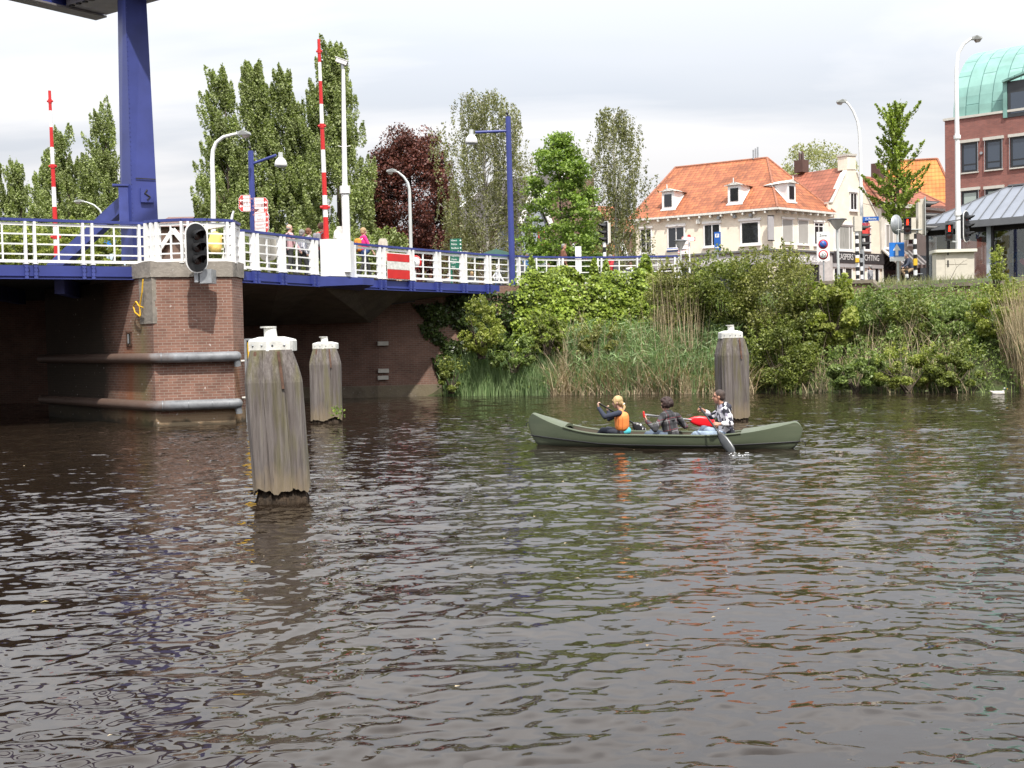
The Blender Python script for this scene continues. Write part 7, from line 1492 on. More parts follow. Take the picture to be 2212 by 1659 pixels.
# ---- ivy
rg = np.random.default_rng(81)
def ivy_sheet(n, xf, zf, yf, off, rg, holes=.0):
    u_ = rg.uniform(0, 1, n); v_ = rg.uniform(0, 1, n); X_ = xf(u_, v_); Z_ = zf(u_, v_, X_); ph = rg.uniform(0, 6, 6)
    bmp_ = off * (.45 + .3 * np.sin(X_ * 2.1 + ph[0]) * np.sin(Z_ * 2.6 + ph[1]) + .22 * np.sin(X_ * 4.7 + ph[2] + Z_ * 1.7) + .18 * np.sin(Z_ * 6.3 + ph[3] + X_ * 2.9)); bmp_ = np.maximum(bmp_, .03); return np.stack([X_, yf(X_) - bmp_ * rg.uniform(.75, 1.05, n), Z_ + rg.normal(0, .03, n)], 1)
wally = lambda X_: np.interp(X_, [-5, -1.2, 3, 7.5], [44.9, 45.9, 46.9, 48.3])
pl_ = []
for k in range(520):
    X_ = rg.uniform(.3, 7.9); Z_ = 4.35 + .2 * math.sin(X_ * 1.7) + rg.normal(0, .08) - (3.0 - .06 * X_) * rg.uniform(0, 1) ** .9; r_ = rg.uniform(.16, .42); u_ = rg.normal(size=(62, 3)); u_ /= np.linalg.norm(u_, axis=1)[:, None]; u_[:, 1] = -abs(u_[:, 1])
    pl_.append(np.array([X_, wally(X_) - .15 - max(0, 4.3 - Z_) * .34 - rg.uniform(0, .3), Z_]) + u_ * r_ * (rg.uniform(.3, 1, 62) ** .35)[:, None] * np.array([1.15, .8, .9]))
P1_ = np.concatenate(pl_)
leaves('ivy', P1_, .125, lf_ivy, None, rng=rg, bias=(0, -.75, .7), bw=.55, aspect=1.15, origin=(3, 46, 1), label='bright green ivy curtain hanging over the quay wall right of the bridge', cat='ivy')
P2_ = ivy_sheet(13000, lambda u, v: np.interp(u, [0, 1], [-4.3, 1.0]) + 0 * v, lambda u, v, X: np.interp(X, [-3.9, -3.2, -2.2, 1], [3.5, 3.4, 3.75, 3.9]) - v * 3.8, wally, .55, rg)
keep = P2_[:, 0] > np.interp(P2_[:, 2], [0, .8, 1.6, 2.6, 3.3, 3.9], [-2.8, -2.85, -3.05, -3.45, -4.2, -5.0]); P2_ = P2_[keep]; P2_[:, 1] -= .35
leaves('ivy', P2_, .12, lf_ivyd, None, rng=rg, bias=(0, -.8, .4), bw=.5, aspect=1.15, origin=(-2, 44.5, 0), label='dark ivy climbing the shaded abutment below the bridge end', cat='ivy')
def ivy_clump(px0, px1, ytop, ybot, n, label):
    rgc = np.random.default_rng(int(px0)); pts = []
    for i in range(n): px = rgc.uniform(px0, px1); py = ytop + (ybot - ytop) * rgc.uniform(0, 1); w_ = 1 - abs((px - (px0 + px1) / 2) / ((px1 - px0) / 2)) ** 2; py = ybot - (ybot - py) * (.35 + .65 * w_); q = railpt(RIGHT, px); p = at(px, py, q.y - .15 + rgc.normal(0, .13)); pts.append(tuple(p))
    leaves('ivy', np.array(pts), .12, lf_ivy, None, rng=rgc, bias=(0, -.7, .6), bw=.4, aspect=1.15, label=label, cat='ivy', group='ivy tufts growing up the railing')
ivy_clump(1138, 1158, 552, 612, 420, 'thin ivy strand climbing the railing next to the tall blue lamp post'); ivy_clump(1165, 1262, 574, 612, 1500, 'rounded ivy tuft below the man in brown'); ivy_clump(1274, 1293, 556, 610, 520, 'narrow ivy strand on the railing left of the red jacket'); ivy_clump(1300, 1318, 560, 612, 420, 'second narrow ivy strand just left of the red jacket'); ivy_clump(1376, 1412, 548, 612, 1100, 'thick ivy tuft capping the railing right of the white shirt')

# ---- waterside grass, reeds and herbs
def bankpts(n, px0, px1, o0, o1, rg):
    x0, x1 = at(px0, 850, 43).x, at(px1, 850, 39).x; X_ = rg.uniform(x0, x1, n); O_ = rg.uniform(o0, o1, n); P_ = np.array([tuple(bankpt(x, o)) for x, o in zip(X_, O_)]); return P_
rg = np.random.default_rng(91)
P_ = bankpts(2600, 955, 1220, -.25, 1.0, rg); blades('iris_leaves', P_, rg.uniform(.6, 1.35, len(P_)), rg.uniform(.02, .45, len(P_)), .045, lf_reed, None, rng=rg, origin=(0, 43, 0), kind='stuff')
P_ = bankpts(5200, 1235, 1650, -.3, 2.0, rg); hh = rg.uniform(.9, 1.75, len(P_)); blades('green_reeds', P_, hh, rg.uniform(.03, .4, len(P_)), .035, lf_reed, None, rng=rg, origin=(5, 42, 0), kind='stuff')
n_ = 9000; P_ = bankpts(n_, 1235, 1650, -.2, 2.0, rg); P_[:, 2] += rg.uniform(.35, 1.5, n_); leaves('reed_leaves', P_, .34, lf_reed, None, rng=rg, aspect=9, droop=-.6, origin=(5, 42, 1), kind='stuff')
P_ = bankpts(420, 1190, 1600, -.3, 1.6, rg); blades('dry_reeds', P_, rg.uniform(1.2, 2.7, len(P_)), rg.uniform(.05, .9, len(P_)), .030, lf_dry, None, k=6, rng=rg, origin=(5, 42, 0), bend=.8, kind='stuff')
P_ = bankpts(75, 1400, 1560, .3, 2.0, rg); blades('dry_reeds', P_, rg.uniform(2.9, 4.1, len(P_)), rg.uniform(.03, .2, len(P_)), .028, lf_dry, None, k=6, rng=rg, origin=(5, 42, 0), bend=.6, kind='stuff')
P_ = bankpts(2100, 1190, 1660, -.4, .5, rg); blades('fallen_reeds', P_, rg.uniform(.6, 1.9, len(P_)), rg.uniform(.15, 1.3, len(P_)), .034, lf_dry, None, k=5, rng=rg, origin=(5, 42, 0), kind='stuff')
P_ = bankpts(1300, 2075, 2260, -.35, 1.6, rg); blades('dry_reeds', P_, rg.uniform(1.4, 3.3, len(P_)), rg.uniform(.03, .35, len(P_)), .030, lf_dry, None, k=6, rng=rg, origin=(15, 38, 0), bend=.9, kind='stuff')
P_ = bankpts(1500, 2090, 2270, -.3, 1.6, rg); blades('green_reeds', P_, rg.uniform(1.0, 2.3, len(P_)), rg.uniform(.05, .4, len(P_)), .032, lf_reed, None, rng=rg, origin=(15, 38, 0), kind='stuff')
P_ = bankpts(650, 1650, 2090, -.35, 3.5, rg); blades('dry_stalks', P_, rg.uniform(.8, 1.9, len(P_)), rg.uniform(.1, .9, len(P_)), .022, lf_dry, None, k=5, rng=rg, origin=(12, 40, 0), kind='stuff')
P_ = bankpts(6000, 950, 2300, -.1, 6.0, rg); blades('grass', P_, rg.uniform(.2, .7, len(P_)), rg.uniform(.1, .8, len(P_)), .025, lf_herb, None, k=3, rng=rg, origin=(8, 42, 0), kind='stuff')
n_ = 900; C_ = bankpts(n_, 960, 2300, .1, 6.0, rg); pts = (C_[:, None, :] + rg.normal(size=(n_, 34, 3)) * np.array([.26, .22, .16]) + np.array([0, 0, .35])).reshape(-1, 3); leaves('bank_herbs', pts, .11, lf_herb, None, rng=rg, bias=(0, -.3, .8), bw=.3, aspect=2.2, origin=(8, 42, 0), kind='stuff')
# parapet-top grasses
pts = []
for i in range(700): px = rg.uniform(1895, 2140); q = at(px, np.interp(px, [1895, 2140], [614, 606]), 45.6 + rg.uniform(0, 1.2)); pts.append((q.x, q.y, 3.86))
blades('grass', np.array(pts), rg.uniform(.12, .5, len(pts)), rg.uniform(.1, .7, len(pts)), .02, lf_birch, None, k=3, rng=rg, origin=(19, 46, 3.8), kind='stuff')
b = MB(); q = at(2040, 640, 43.4); b.tube([q, at(2052, 605, 43.4), at(2066, 578, 43.4), at(2083, 562, 43.4)], [.016, .012, .008, .004], 5); b.tube([at(2066, 578, 43.4), at(2062, 560, 43.4)], .004, 4); b.tube([at(2074, 570, 43.4), at(2089, 561, 43.4)], .004, 4)
tag(b.build('dry_stem', bark), 'bare brown stem sticking up in front of the beige cabinet', 'plant')
# sprout on the second mooring post
o = at(730, 888, 29.6); rgc = np.random.default_rng(5); leaves('sprout', np.array(o) + rgc.normal(size=(60, 3)) * np.array([.09, .05, .09]), .07, lf_maple, None, rng=rgc, origin=o, label='small green sprout growing from the foot of the second mooring post', cat='plant')

rgf = np.random.default_rng(17); n_ = 46; Yf = rgf.uniform(4.5, 24, n_); Xf = rgf.uniform(-.42, .42, n_) * Yf; leaves('floating_leaves', np.stack([Xf, Yf, np.full(n_, .006)], 1), .05, lf_dry, None, rng=rgf, bias=(0, 0, 1), bw=.93, aspect=1.9, origin=(0, 12, 0), kind='stuff')

# ================================================================ SIGNALS, SIGNS AND CABINETS
sigred = M('lit_red_lens', (1.0, .03, .01), .4, var=0, emit=4.0); lensdark = M('unlit_lens', (.05, .02, .015), .2); redlens = M('dim_red_lens', (.35, .01, .01), .2)
def signal_head(root, c, ang, w_, h_, oval=True, lit=None, board=black, border=white, lens_r=.105, pitch_=.33, vis=.30, nl=3, back=True):
    """c = centre of the board, ang = direction the lenses face"""
    f_ = Vector((math.cos(ang), math.sin(ang), 0)); l_ = Vector((-f_.y, f_.x, 0)); c = Vector(c)
    def outline(k, grow):
        W2, H2 = w_ / 2 + grow, h_ / 2 + grow; pts = []
        if oval:
            for i in range(17): a_ = math.pi * i / 16; pts.append((W2 * math.cos(a_), H2 - W2 + W2 * math.sin(a_)))
            for i in range(17): a_ = math.pi + math.pi * i / 16; pts.append((W2 * math.cos(a_), -(H2 - W2) + W2 * math.sin(a_)))
        else: pts = [(W2, H2), (-W2, H2), (-W2, -H2), (W2, -H2)]
        return [c + l_ * x + UPZ * z + f_ * k for x, z in pts]
    def plate(name, k0, k1, grow, m_):
        a_, e_ = outline(k0, grow), outline(k1, grow); n_ = len(a_); b = MB(); b.add(a_ + e_, [tuple(range(n_ - 1, -1, -1)), tuple(range(n_, 2 * n_))] + [(i, (i + 1) % n_, n_ + (i + 1) % n_, n_ + i) for i in range(n_)]); return b.build(name, m_, root)
    plate('board_border', -.02, .0, .035, border); plate('backing_board', .002, .022, 0, board)
    if back: b = MB(); b.box(c - f_ * .11, (.16, w_ * .5, pitch_ * nl * .98), ang); b.build('signal_body', beige if not oval else black, root)
    for i in range(nl):
        q = c + UPZ * pitch_ * ((nl - 1) / 2 - i) + f_ * .03; b = MB(); b.lathe(q, [(.0001, .02), (lens_r * .7, .018), (lens_r, .0)], 18, f_); b.build('lens', redlens if (lit == i) else lensdark, root)
        b = MB(); n_ = 18
        for k in range(n_):
            a0, a1 = -.5 + (math.pi + 1.0) * k / n_, -.5 + (math.pi + 1.0) * (k + 1) / n_
            def vp(a_, fr, rad): ln = vis * (.35 + .65 * max(0, math.sin(a_)) ** .7) if fr else 0; return q + (l_ * math.cos(a_) + UPZ * math.sin(a_)) * rad + f_ * ln - UPZ * (.10 * ln)
            for r_ in (lens_r * 1.12, lens_r * 1.2): b.add([vp(a0, 0, r_), vp(a1, 0, r_), vp(a1, 1, r_), vp(a0, 1, r_)], [(0, 1, 2, 3)])
            b.add([vp(a0, 1, lens_r * 1.12), vp(a1, 1, lens_r * 1.12), vp(a1, 1, lens_r * 1.2), vp(a0, 1, lens_r * 1.2)], [(0, 1, 2, 3)])
        b.build('visor', black, root)
def ped_signal(root, c, ang):
    f_ = Vector((math.cos(ang), math.sin(ang), 0)); l_ = Vector((-f_.y, f_.x, 0)); c = Vector(c); b = MB(); b.box(c - f_ * .08, (.2, .30, .66), ang); bd = b.build('signal_body', black, root)
    q = c + UPZ * .16 + f_ * .03; b = MB(); b.ell(q + UPZ * .085, (.03, .03, .03)); b.box(q + UPZ * .01, (.02, .075, .10), ang); b.box(q + UPZ * -.07 + l_ * .022, (.02, .028, .10), ang); b.box(q + UPZ * -.07 - l_ * .022, (.02, .028, .10), ang); b.build('red_figure', sigred, root)
    b = MB(); b.lathe(c - UPZ * .16 + f_ * .021, [(.0001, .012), (.11, 0)], 16, f_); b.build('lens', lensdark, root)
    for k in (-1, 1): b = MB(); b.lathe(c + UPZ * .16 * k + f_ * .02, [(.14, 0), (.14, .14)], 14, f_, 0, 2 * math.pi) if False else None; b.box(c + UPZ * (.16 * k + .145) + f_ * .08, (.16, .27, .012), ang); b.build('visor', black, root)
def striped_pole(root, px0, py0, px1, py1, Y, r_, n_=9, start_white=True):
    a, c = at(px0, py0, Y), at(px1, py1, Y)
    for i in range(n_): b = MB(); b.tube([a.lerp(c, i / n_), a.lerp(c, (i + 1) / n_)], r_ * (1.06 if (i % 2 == 0) == start_white else 1), 12); w_ = (i % 2 == 0) == start_white; b.build('white_band' if w_ else 'black_band', white if w_ else black, root)
fa = lambda dx, dy: math.atan2(dy, dx)
# round-ended signal on the pier
c = at(424.5, 535, 30.15); r_ = thing('bridge_signal', (c.x, c.y, c.z - .7), 'black round-ended ship signal with white rim fixed before the pier railing', 'signal')
signal_head(r_, c, fa(.69, -.72), .56, 1.22, True, pitch_=.31, lens_r=.12, vis=.34)
b = MB(); b.box(c + Vector((-.05, .35, -.68)), (.1, .55, .38)); b.box(c + Vector((.18, .35, -.72)), (.3, .5, .36)); b.build('bracket', galv, r_)
# cabinet with lamp and signals
cb_ = at(2066, 606, 47.6); zb = 3.86; cr_ = thing('control_cabinet', (cb_.x, cb_.y, zb), 'large beige roadside control cabinet with a rounded cream lid', 'cabinet'); s_ = 47.6 / FPX; W2 = 79 * s_; H_ = at(2066, 545, 47.6).z - zb; CA = R(-7)
b = MB(); b.box((cb_.x, cb_.y + .35, zb + H_ / 2), (W2, .7, H_), CA); body = b.build('body', beige, cr_)
ux = Vector((math.cos(CA), math.sin(CA), 0)); un = Vector((ux.y, -ux.x, 0)); F_ = Vector((cb_.x, cb_.y + .35, 0)) + un * .352
b = MB(); b.obox(F_ - ux * W2 * .26 + UPZ * (zb + .12), ux * W2 * .58, un * .02, UPZ * (H_ * .53)); b.obox(F_ - ux * W2 * .26 + UPZ * (zb + .145 + H_ * .53), ux * W2 * .58, un * .02, UPZ * (H_ * .37)); dr = b.build('door', beige, cr_)
b = MB(); b.obox(F_ - ux * W2 * .21 + un * .021 + UPZ * (zb + .75), ux * .05, un * .02, UPZ * .26); b.build('handle', black, dr); b = MB(); b.obox(F_ - ux * W2 * .21 + un * .021 + UPZ * (zb + 1.22), ux * .05, un * .02, UPZ * .2) ; b.build('handle', black, dr)
b = MB(); L2 = W2 / 2 + .09; P4 = [(-L2, -.46), (-L2 + .06, -.52), (L2 - .06, -.52), (L2, -.46), (L2, .46), (-L2, .46)]; P4 = [(cb_.x + ux.x * x + -un.x * y, cb_.y + .35 + ux.y * x - un.y * y) for x, y in P4]; b.prism(P4, zb + H_ + .003, zb + H_ + .12); b.build('lid', cream_cap, cr_)
q = at(2087.5, 489, 48.3); r_ = thing('traffic_signal', (q.x, q.y, q.z - .8), 'round-ended traffic signal with white rim on the tall lamp post above the cabinet', 'traffic light')
signal_head(r_, q, fa(.72, -.69), .50, 1.22, True, lit=0, pitch_=.33, lens_r=.105, vis=.32); b = MB(); b.beam(q + Vector((-.1, .1, .3)), q + Vector((-.4, 1.2, .3)), .05, .05); b.build('bracket', galv, r_)
q = at(2051, 502, 49.2); r_ = thing('pedestrian_signal', (q.x, q.y, q.z - .4), 'pedestrian signal with a glowing red figure left of the tall lamp post', 'traffic light', 'pedestrian signals showing red'); ped_signal(r_, q, fa(-.25, -1)); b = MB(); b.beam(q + Vector((0.1, .1, -.36)), q + Vector((.5, .5, -.36)), .06, .06); b.build('bracket', lampgrey, r_)
# striped post with two signals
r_ = thing('signal_post', tuple(at(1977, 612, 50)), 'black and white banded signal post standing in front of the cyclist', 'post', 'black and white banded posts'); striped_pole(r_, 1978, 617, 1976, 505, 50, .075, 10)
b = MB(); b.beam(at(1945, 501, 50), at(2004, 500, 50), .1, .08); b.box(at(1968, 496, 50), (1.2, .25, .04)); b.build('cross_arm', lampgrey, r_); b = MB(); b.box(at(1967, 486, 50) - UPZ * .3 + Vector((0, .1, .15)), (.42, .3, .9)); b.build('control_box', beige, r_); b = MB(); b.box(at(1977, 566, 49.85), (.15, .12, .28)); b.build('push_button', yellow, r_)
q = at(1961, 491, 49.8); r_ = thing('pedestrian_signal', (q.x, q.y, q.z - .4), 'pedestrian signal with a glowing red figure beside the round sign back', 'traffic light', 'pedestrian signals showing red'); q = at(1960.5, 488, 49.7); ped_signal(r_, q, fa(-.3, -1))
q = at(1998, 468, 50); r_ = thing('traffic_signal', (q.x, q.y, q.z - .8), 'large square-boarded traffic signal seen from its side on the banded post, visors to the right', 'traffic light'); signal_head(r_, q, fa(.97, -.24), .62, 1.55, False, pitch_=.50, lens_r=.14, vis=.58, border=lampgrey, board=black)
b = MB(); b.box(q + Vector((-.20, .05, -.05)), (.22, .3, 1.3)); b.build('housing', beige, r_)
# second striped pair by the gabled house
r_ = thing('signal_post', tuple(at(1853, 606, 55)), 'thicker black and white banded post left of the slim street lamp', 'post', 'black and white banded posts'); striped_pole(r_, 1853, 611, 1850.5, 500, 55, .085, 13); b = MB(); b.box(at(1852, 486, 55) + UPZ * .05, (.34, .3, .70)); b.build('control_box', beige, r_); b = MB(); b.box(at(1851.5, 562, 54.88), (.16, .12, .2)); b.build('push_button', yellow, r_); b = MB(); b.tube([at(1850.5, 502, 55), at(1850.8, 490, 55)], .05, 8); b.build('neck', lampgrey, r_)
for k in (-.25, .12): q = at(1866, 484 - k * 0, 55); 
r_ = thing('signal_post', tuple(at(1862, 606, 56)), 'thinner black and white banded post touching the slim street lamp', 'post', 'black and white banded posts'); striped_pole(r_, 1862, 612, 1860, 530, 56, .07, 9, False); b = MB(); b.tube([at(1860, 532, 56), at(1860, 522, 56)], .04, 8); b.build('neck', lampgrey, r_)
q = at(1861, 511, 55.6); r_ = thing('traffic_signal', (q.x, q.y, q.z - .6), 'small traffic signal seen from its side in front of the cream gable', 'traffic light'); signal_head(r_, q, fa(.93, -.36), .34, 1.2, False, pitch_=.38, lens_r=.12, vis=.42, border=lampgrey)
# signal by the ivy
r_ = thing('signal_post', tuple(at(1307, 590, 53)), 'black and white banded post rising behind the ivy-grown railing', 'post', 'black and white banded posts'); striped_pole(r_, 1307, 600, 1305.5, 523, 53, .07, 7); 
q = at(1304, 503, 53); s2 = thing('traffic_signal', (q.x, q.y, q.z - .5), 'traffic signal behind the ivy railing, its three visors pointing left', 'traffic light'); q = at(1309, 503, 53); signal_head(s2, q, fa(-.93, -.36), .34, .96, False, pitch_=.30, lens_r=.10, vis=.36)
# direction signs on the shorter blue lamp
bq = lambda px, py: at(px, py, 45.85)
def finger(px0, px1, py, lab, words, left=False, tilt=0.0, hh=23, Y=45.8, sz=.105, grp='red-edged finger signs on the blue lamp'):
    a, c = at(px0, py, Y), at(px1, py, Y + tilt); a.z = c.z = (a.z + c.z) / 2 + (.0); h2 = hh * Y / FPX / 2; d = (c - a).normalized(); n = Vector((d.y, -d.x, 0)); n = n if n.y < 0 else -n; L_ = (c - a).length; r_ = thing('finger_sign', tuple(a), lab, 'sign', grp)
    def outl(g, k): 
        x0, x1 = (g, L_ - g) if not left else (g, L_ - g); z_ = h2 - g; P_ = [(x0, -z_), (x1 - h2 * .45, -z_), (x1, -z_ * .35), (x1, z_ * .35), (x1 - h2 * .45, z_), (x0, z_)] if not left else [(x0 + h2 * .45, -z_), (x1, -z_), (x1, z_), (x0 + h2 * .45, z_), (x0, z_ * .35), (x0, -z_ * .35)]; return [a + d * x + UPZ * z + n * k for x, z in P_]
    def pl(nm, g, k0, k1, mm): A, B_ = outl(g, k0), outl(g, k1); b = MB(); b.add(A + B_, [tuple(range(5, -1, -1)), tuple(range(6, 12))] + [(i, (i + 1) % 6, 6 + (i + 1) % 6, 6 + i) for i in range(6)]); return b.build(nm, mm, r_)
    pl('panel', 0, 0, .02, white); pl('red_edge', h2 * .06, .0205, .023, M('sign_red', (.62, .05, .04), .5)); 
    e0, e1 = (h2 * .14, L_ - h2 * .85) if not left else (h2 * .85, L_ - h2 * .14); b = MB(); b.obox(a + d * e0 + n * .0235 - UPZ * h2 * .86, d * (e1 - e0), n * .003, UPZ * h2 * 1.72); p = b.build('sign_field', white, r_)
    b = MB(); ax_ = (L_ - h2 * .5) if not left else h2 * .5; s_ = -1 if left else 1; o_ = a + d * ax_ + n * .0265; b.add([o_ + d * s_ * .09 * sz / .13, o_ - d * s_ * .0 + UPZ * .07, o_ - UPZ * .07], [(0, 1, 2)]); b.obox(o_ - d * s_ * .09 - UPZ * .018, d * s_ * .09, n * .002, UPZ * .036); b.build('arrow', white, r_)
    for i, wd in enumerate(words): text(wd, sz, a + d * (e0 + e1) / 2 + n * .028 + UPZ * (h2 * .36 * (1 - 2 * i) if len(words) > 1 else 0), d, UPZ, M('sign_red_text', (.55, .22, .2), .5), p, ex=.001)
finger(515.5, 541, 433, 'upper left-pointing red-edged finger sign on the shorter blue lamp', ['Veersebrug', 'Centrum'], True); finger(515.5, 541.5, 445.5, 'lower left-pointing red-edged finger sign on the shorter blue lamp', ['Haven'], True)
W8 = (['Centrum', 'Station'], ['Koudekerke', 'Oost-Souburg'], ['Domburg', 'Westkapelle'], ['VVV', 'Stadhuis'], ['Arnemuiden 4', 'Vlissingen 8'], ['Grijpskerke 7'])
for i, (y, tl) in enumerate(((436, 0), (447.5, 0), (459, 0), (468, -.4), (480, -.4), (491, -.4))): finger(549 + i * .4, 579 if i < 3 else 581.5, y + 1.5, 'right-pointing finger sign, %s of the six on the shorter blue lamp' % ('topmost', 'second from the top', 'third from the top', 'fourth from the top', 'fifth from the top', 'lowest')[i], W8[i], False, tl, 21)
# finger post by the cream house
r_ = thing('sign_post', tuple(at(1489, 600, 62)), 'white post carrying small red-edged finger signs before the cream house', 'post'); b = MB(); b.tube([at(1489.5, 600, 62), at(1488.5, 512, 62)], .055, 8); b.build('pole', white, r_); b = MB(); b.ell(at(1488.5, 510, 62), (.09, .03, .09)); b.build('red_knob', red, r_)
for (x0, x1, y, lf, lab) in ((1472, 1487, 515.5, True, 'small upper left finger sign on the white sign post'), (1490, 1503, 516.5, False, 'small right finger sign on the white sign post'), (1470.5, 1487, 524, True, 'small second left finger sign on the white sign post'), (1464, 1487, 534.5, True, 'small third left finger sign above the lowest one'), (1464, 1487, 545, True, 'small lowest left finger sign just above the leaves')): finger(x0, x1, y, lab, [''] if False else [], lf, 0, 8.5, 61.8, .06, 'finger signs on the white sign post')
# green visitor sign
gq = at(985, 532, 57); r_ = thing('visitor_sign', (gq.x, gq.y, 4.1), 'dark green visitor direction sign with white words behind the railing', 'sign'); gw = 24.5 * 57 / FPX
b = MB(); b.tube([(gq.x - gw * .45, gq.y + .05, 4.1), (gq.x - gw * .45, gq.y + .05, gq.z + .3)], .05, 8); b.build('pole', greensign, r_)
for i, wd in enumerate(('Haven', 'Politie', 'Stadhuis', 'Trein (Busstation)', 'Openbaar vervoer', 'Markt', 'VVV', 'WC')):
    z = at(985, 519.5 + i * 8.2, 57).z; b = MB(); b.box((gq.x, gq.y, z), (gw, .05, 7.7 * 57 / FPX)); p = b.build('sign_panel', greensign, r_); text(wd, .13, (gq.x - gw * .42, gq.y - .03, z), (1, 0, 0), UPZ, white, p, align='LEFT', ex=.001, sx=.85); b = MB(); b.add([(gq.x + gw * .40 + x, gq.y - .03, z + y) for x, y in ((-.045, 0), (0, -.045), (.045, 0), (0, .045))], [(0, 1, 2, 3)]); b.build('arrow', white, p)
# round prohibition sign seen through the railing
q = at(896.5, 567, 44); r_ = thing('round_sign', (q.x, q.y, 4.2), 'round white sign with a red rim seen through the railing', 'sign'); b = MB(); b.tube([(q.x, q.y + .03, 4.2), (q.x, q.y + .03, q.z)], .03, 8); b.build('pole', lampgrey, r_); f0 = Vector((-.35, -.94, 0)); b = MB(); b.lathe(q, [(.0001, .02), (.27, .02), (.27, 0)], 24, f0); b.build('red_rim', red, r_); b = MB(); b.lathe(q, [(.0001, .024), (.20, .024), (.20, .02)], 24, f0); b.build('white_field', white, r_); b = MB(); b.ell(q + f0 * .027, (.05, .012, .03)); b.ell(q + f0 * .027 + UPZ * .05, (.02, .01, .02)); b.ell(q + f0 * .027 - UPZ * .05, (.06, .01, .015)); b.build('pictogram', black, r_)
# sign backs on the bridge
q = at(951 / 1.649 + 1, 545, 37.5); q = at(606 * 0 + 576.5, 530, 38); 
def roundback(px0, px1, y0, y1, Y, lab):
    a, c = at(px0, (y0 + y1) / 2, Y), at(px1, (y0 + y1) / 2, Y); W_ = (c - a).length / 2; m_ = (a + c) / 2; Ht = (at(px0, y0, Y).z - at(px0, y1, Y).z) / 2; r_ = thing('road_sign', (m_.x, m_.y, m_.z - Ht), lab, 'sign'); pts = []
    for i in range(28): a_ = 2 * math.pi * i / 28; ct, st_ = math.cos(a_), math.sin(a_); k = (abs(ct) ** 4 + abs(st_) ** 4) ** -.25; pts.append(m_ + Vector((ct * k * W_, 0, st_ * k * Ht)))
    b = MB(); b.add(pts + [p + Vector((0, .03, 0)) for p in pts], [tuple(range(27, -1, -1)), tuple(range(28, 56))] + [(i, (i + 1) % 28, 28 + (i + 1) % 28, 28 + i) for i in range(28)]); b.build('panel', beige, r_); b = MB(); b.box(m_ + Vector((0, -.03, 0)), (W_ * .55, .04, Ht * 1.5)); b.build('stiffening_box', beige, r_); b = MB(); b.tube([m_ + Vector((0, .05, Ht * .7)), (m_.x, m_.y + .05, 4.2)], .04, 8); b.build('pole', lampgrey, r_)
roundback(560, 598, 501, 563, 37.6, 'back of a large rounded beige sign behind the railing left of the walkers'); roundback(1034 + 0 if False else 817, 838, 515, 566, 41.6, 'narrow beige sign back standing behind the striped board')
# yellow covered lamp behind the pier railing
q = at(462, 520, 32.6); r_ = thing('covered_signal', (q.x, q.y, 4.25), 'signal wrapped in a yellow cover behind the pier railing', 'signal'); b = MB(); b.smooth = True
capsule(b, q + Vector((.03, 0, .12)), q + Vector((-.02, 0, -.12)), .14, .17, 16); capsule(b, q + Vector((.12, 0, .10)), q + Vector((.05, 0, -.2)), .12, .17, 12); remesh(b, 'yellow_cover', yellowcloth, r_, .02, 3); b = MB(); b.beam(q + Vector((.32, 0, .45)), q + Vector((.32, 0, -.65)), .08, .08); b.beam(q + Vector((-.22, 0, .36)), q + Vector((.34, 0, .44)), .2, .12); b.beam(q + Vector((.1, 0, .05)), q + Vector((.34, 0, .08)), .06, .04); b.beam(q + Vector((.1, 0, -.25)), q + Vector((.34, 0, -.22)), .06, .04); b.beam(q + Vector((.32, 0, -.2)), q + Vector((.2, 0, -.66)), .08, .06); b.build('frame', whitew, r_)
b = MB(); b.box(q + Vector((.05, .5, -.62)), (1.0, .5, .28)); b.build('base_box', darkmetal, r_)
# blue sign and white board behind the left railing
q = at(250, 540, 48); r_ = thing('blue_route_sign', (q.x, q.y, 4.2), 'blue and white route sign behind the left railing beside the tower', 'sign'); b = MB(); b.box(q + UPZ * (.28), (.95, .04, .22)); b.build('blue_panel', M('bright_blue_sign', (.02, .18, .62), .4), r_); b = MB(); b.box(q - UPZ * .35, (.75, .04, .8)); b.build('white_panel', M('pale_blue_panel', (.55, .65, .75), .5), r_); b = MB(); b.tube([(q.x, q.y + .04, 4.1), q + Vector((0, .04, .3))], .04, 8); b.build('pole', galv, r_)
# street furniture on the right
q = at(1778, 532, 56); r_ = thing('zone_sign', (q.x, q.y, 4.1), 'white zone sign with a no-parking roundel above a red-ringed 30', 'sign'); za = R(-4); k5 = 56 / FPX; zw, zh = 27 * k5, 62 * k5; b = MB(); b.tube([(q.x + .03, q.y + .05, 4.1), (q.x + .03, q.y + .05, q.z)], .035, 8); b.build('pole', galv, r_); b = MB(); b.box(q, (zw, .03, zh), za); b.build('panel', white, r_); n5 = Vector((math.sin(za), -math.cos(za), 0)) ; d5 = Vector((math.cos(za), math.sin(za), 0))
for z_, fill in ((.10, blueglass), (-.40, white)):
    c = q + UPZ * z_ + n5 * .02; b = MB(); b.lathe(c, [(.0001, .006), (.225, .006), (.225, 0)], 24, n5); b.build('red_ring', red, r_); b = MB(); b.lathe(c + n5 * .007, [(.0001, .004), (.165, .004), (.165, 0)], 24, n5); b.build('roundel', fill, r_)
b = MB(); c = q + UPZ * .10 + n5 * .022; b.beam(c + d5 * -.14 + UPZ * .14, c + d5 * .14 - UPZ * .14, .01, .045, n5); b.build('slash', red, r_)
text('30', .24, q - UPZ * .40 + n5 * .034, d5, UPZ, black, r_); text('Zone', .16, q + UPZ * .51 + n5 * .02, d5, UPZ, black, r_)
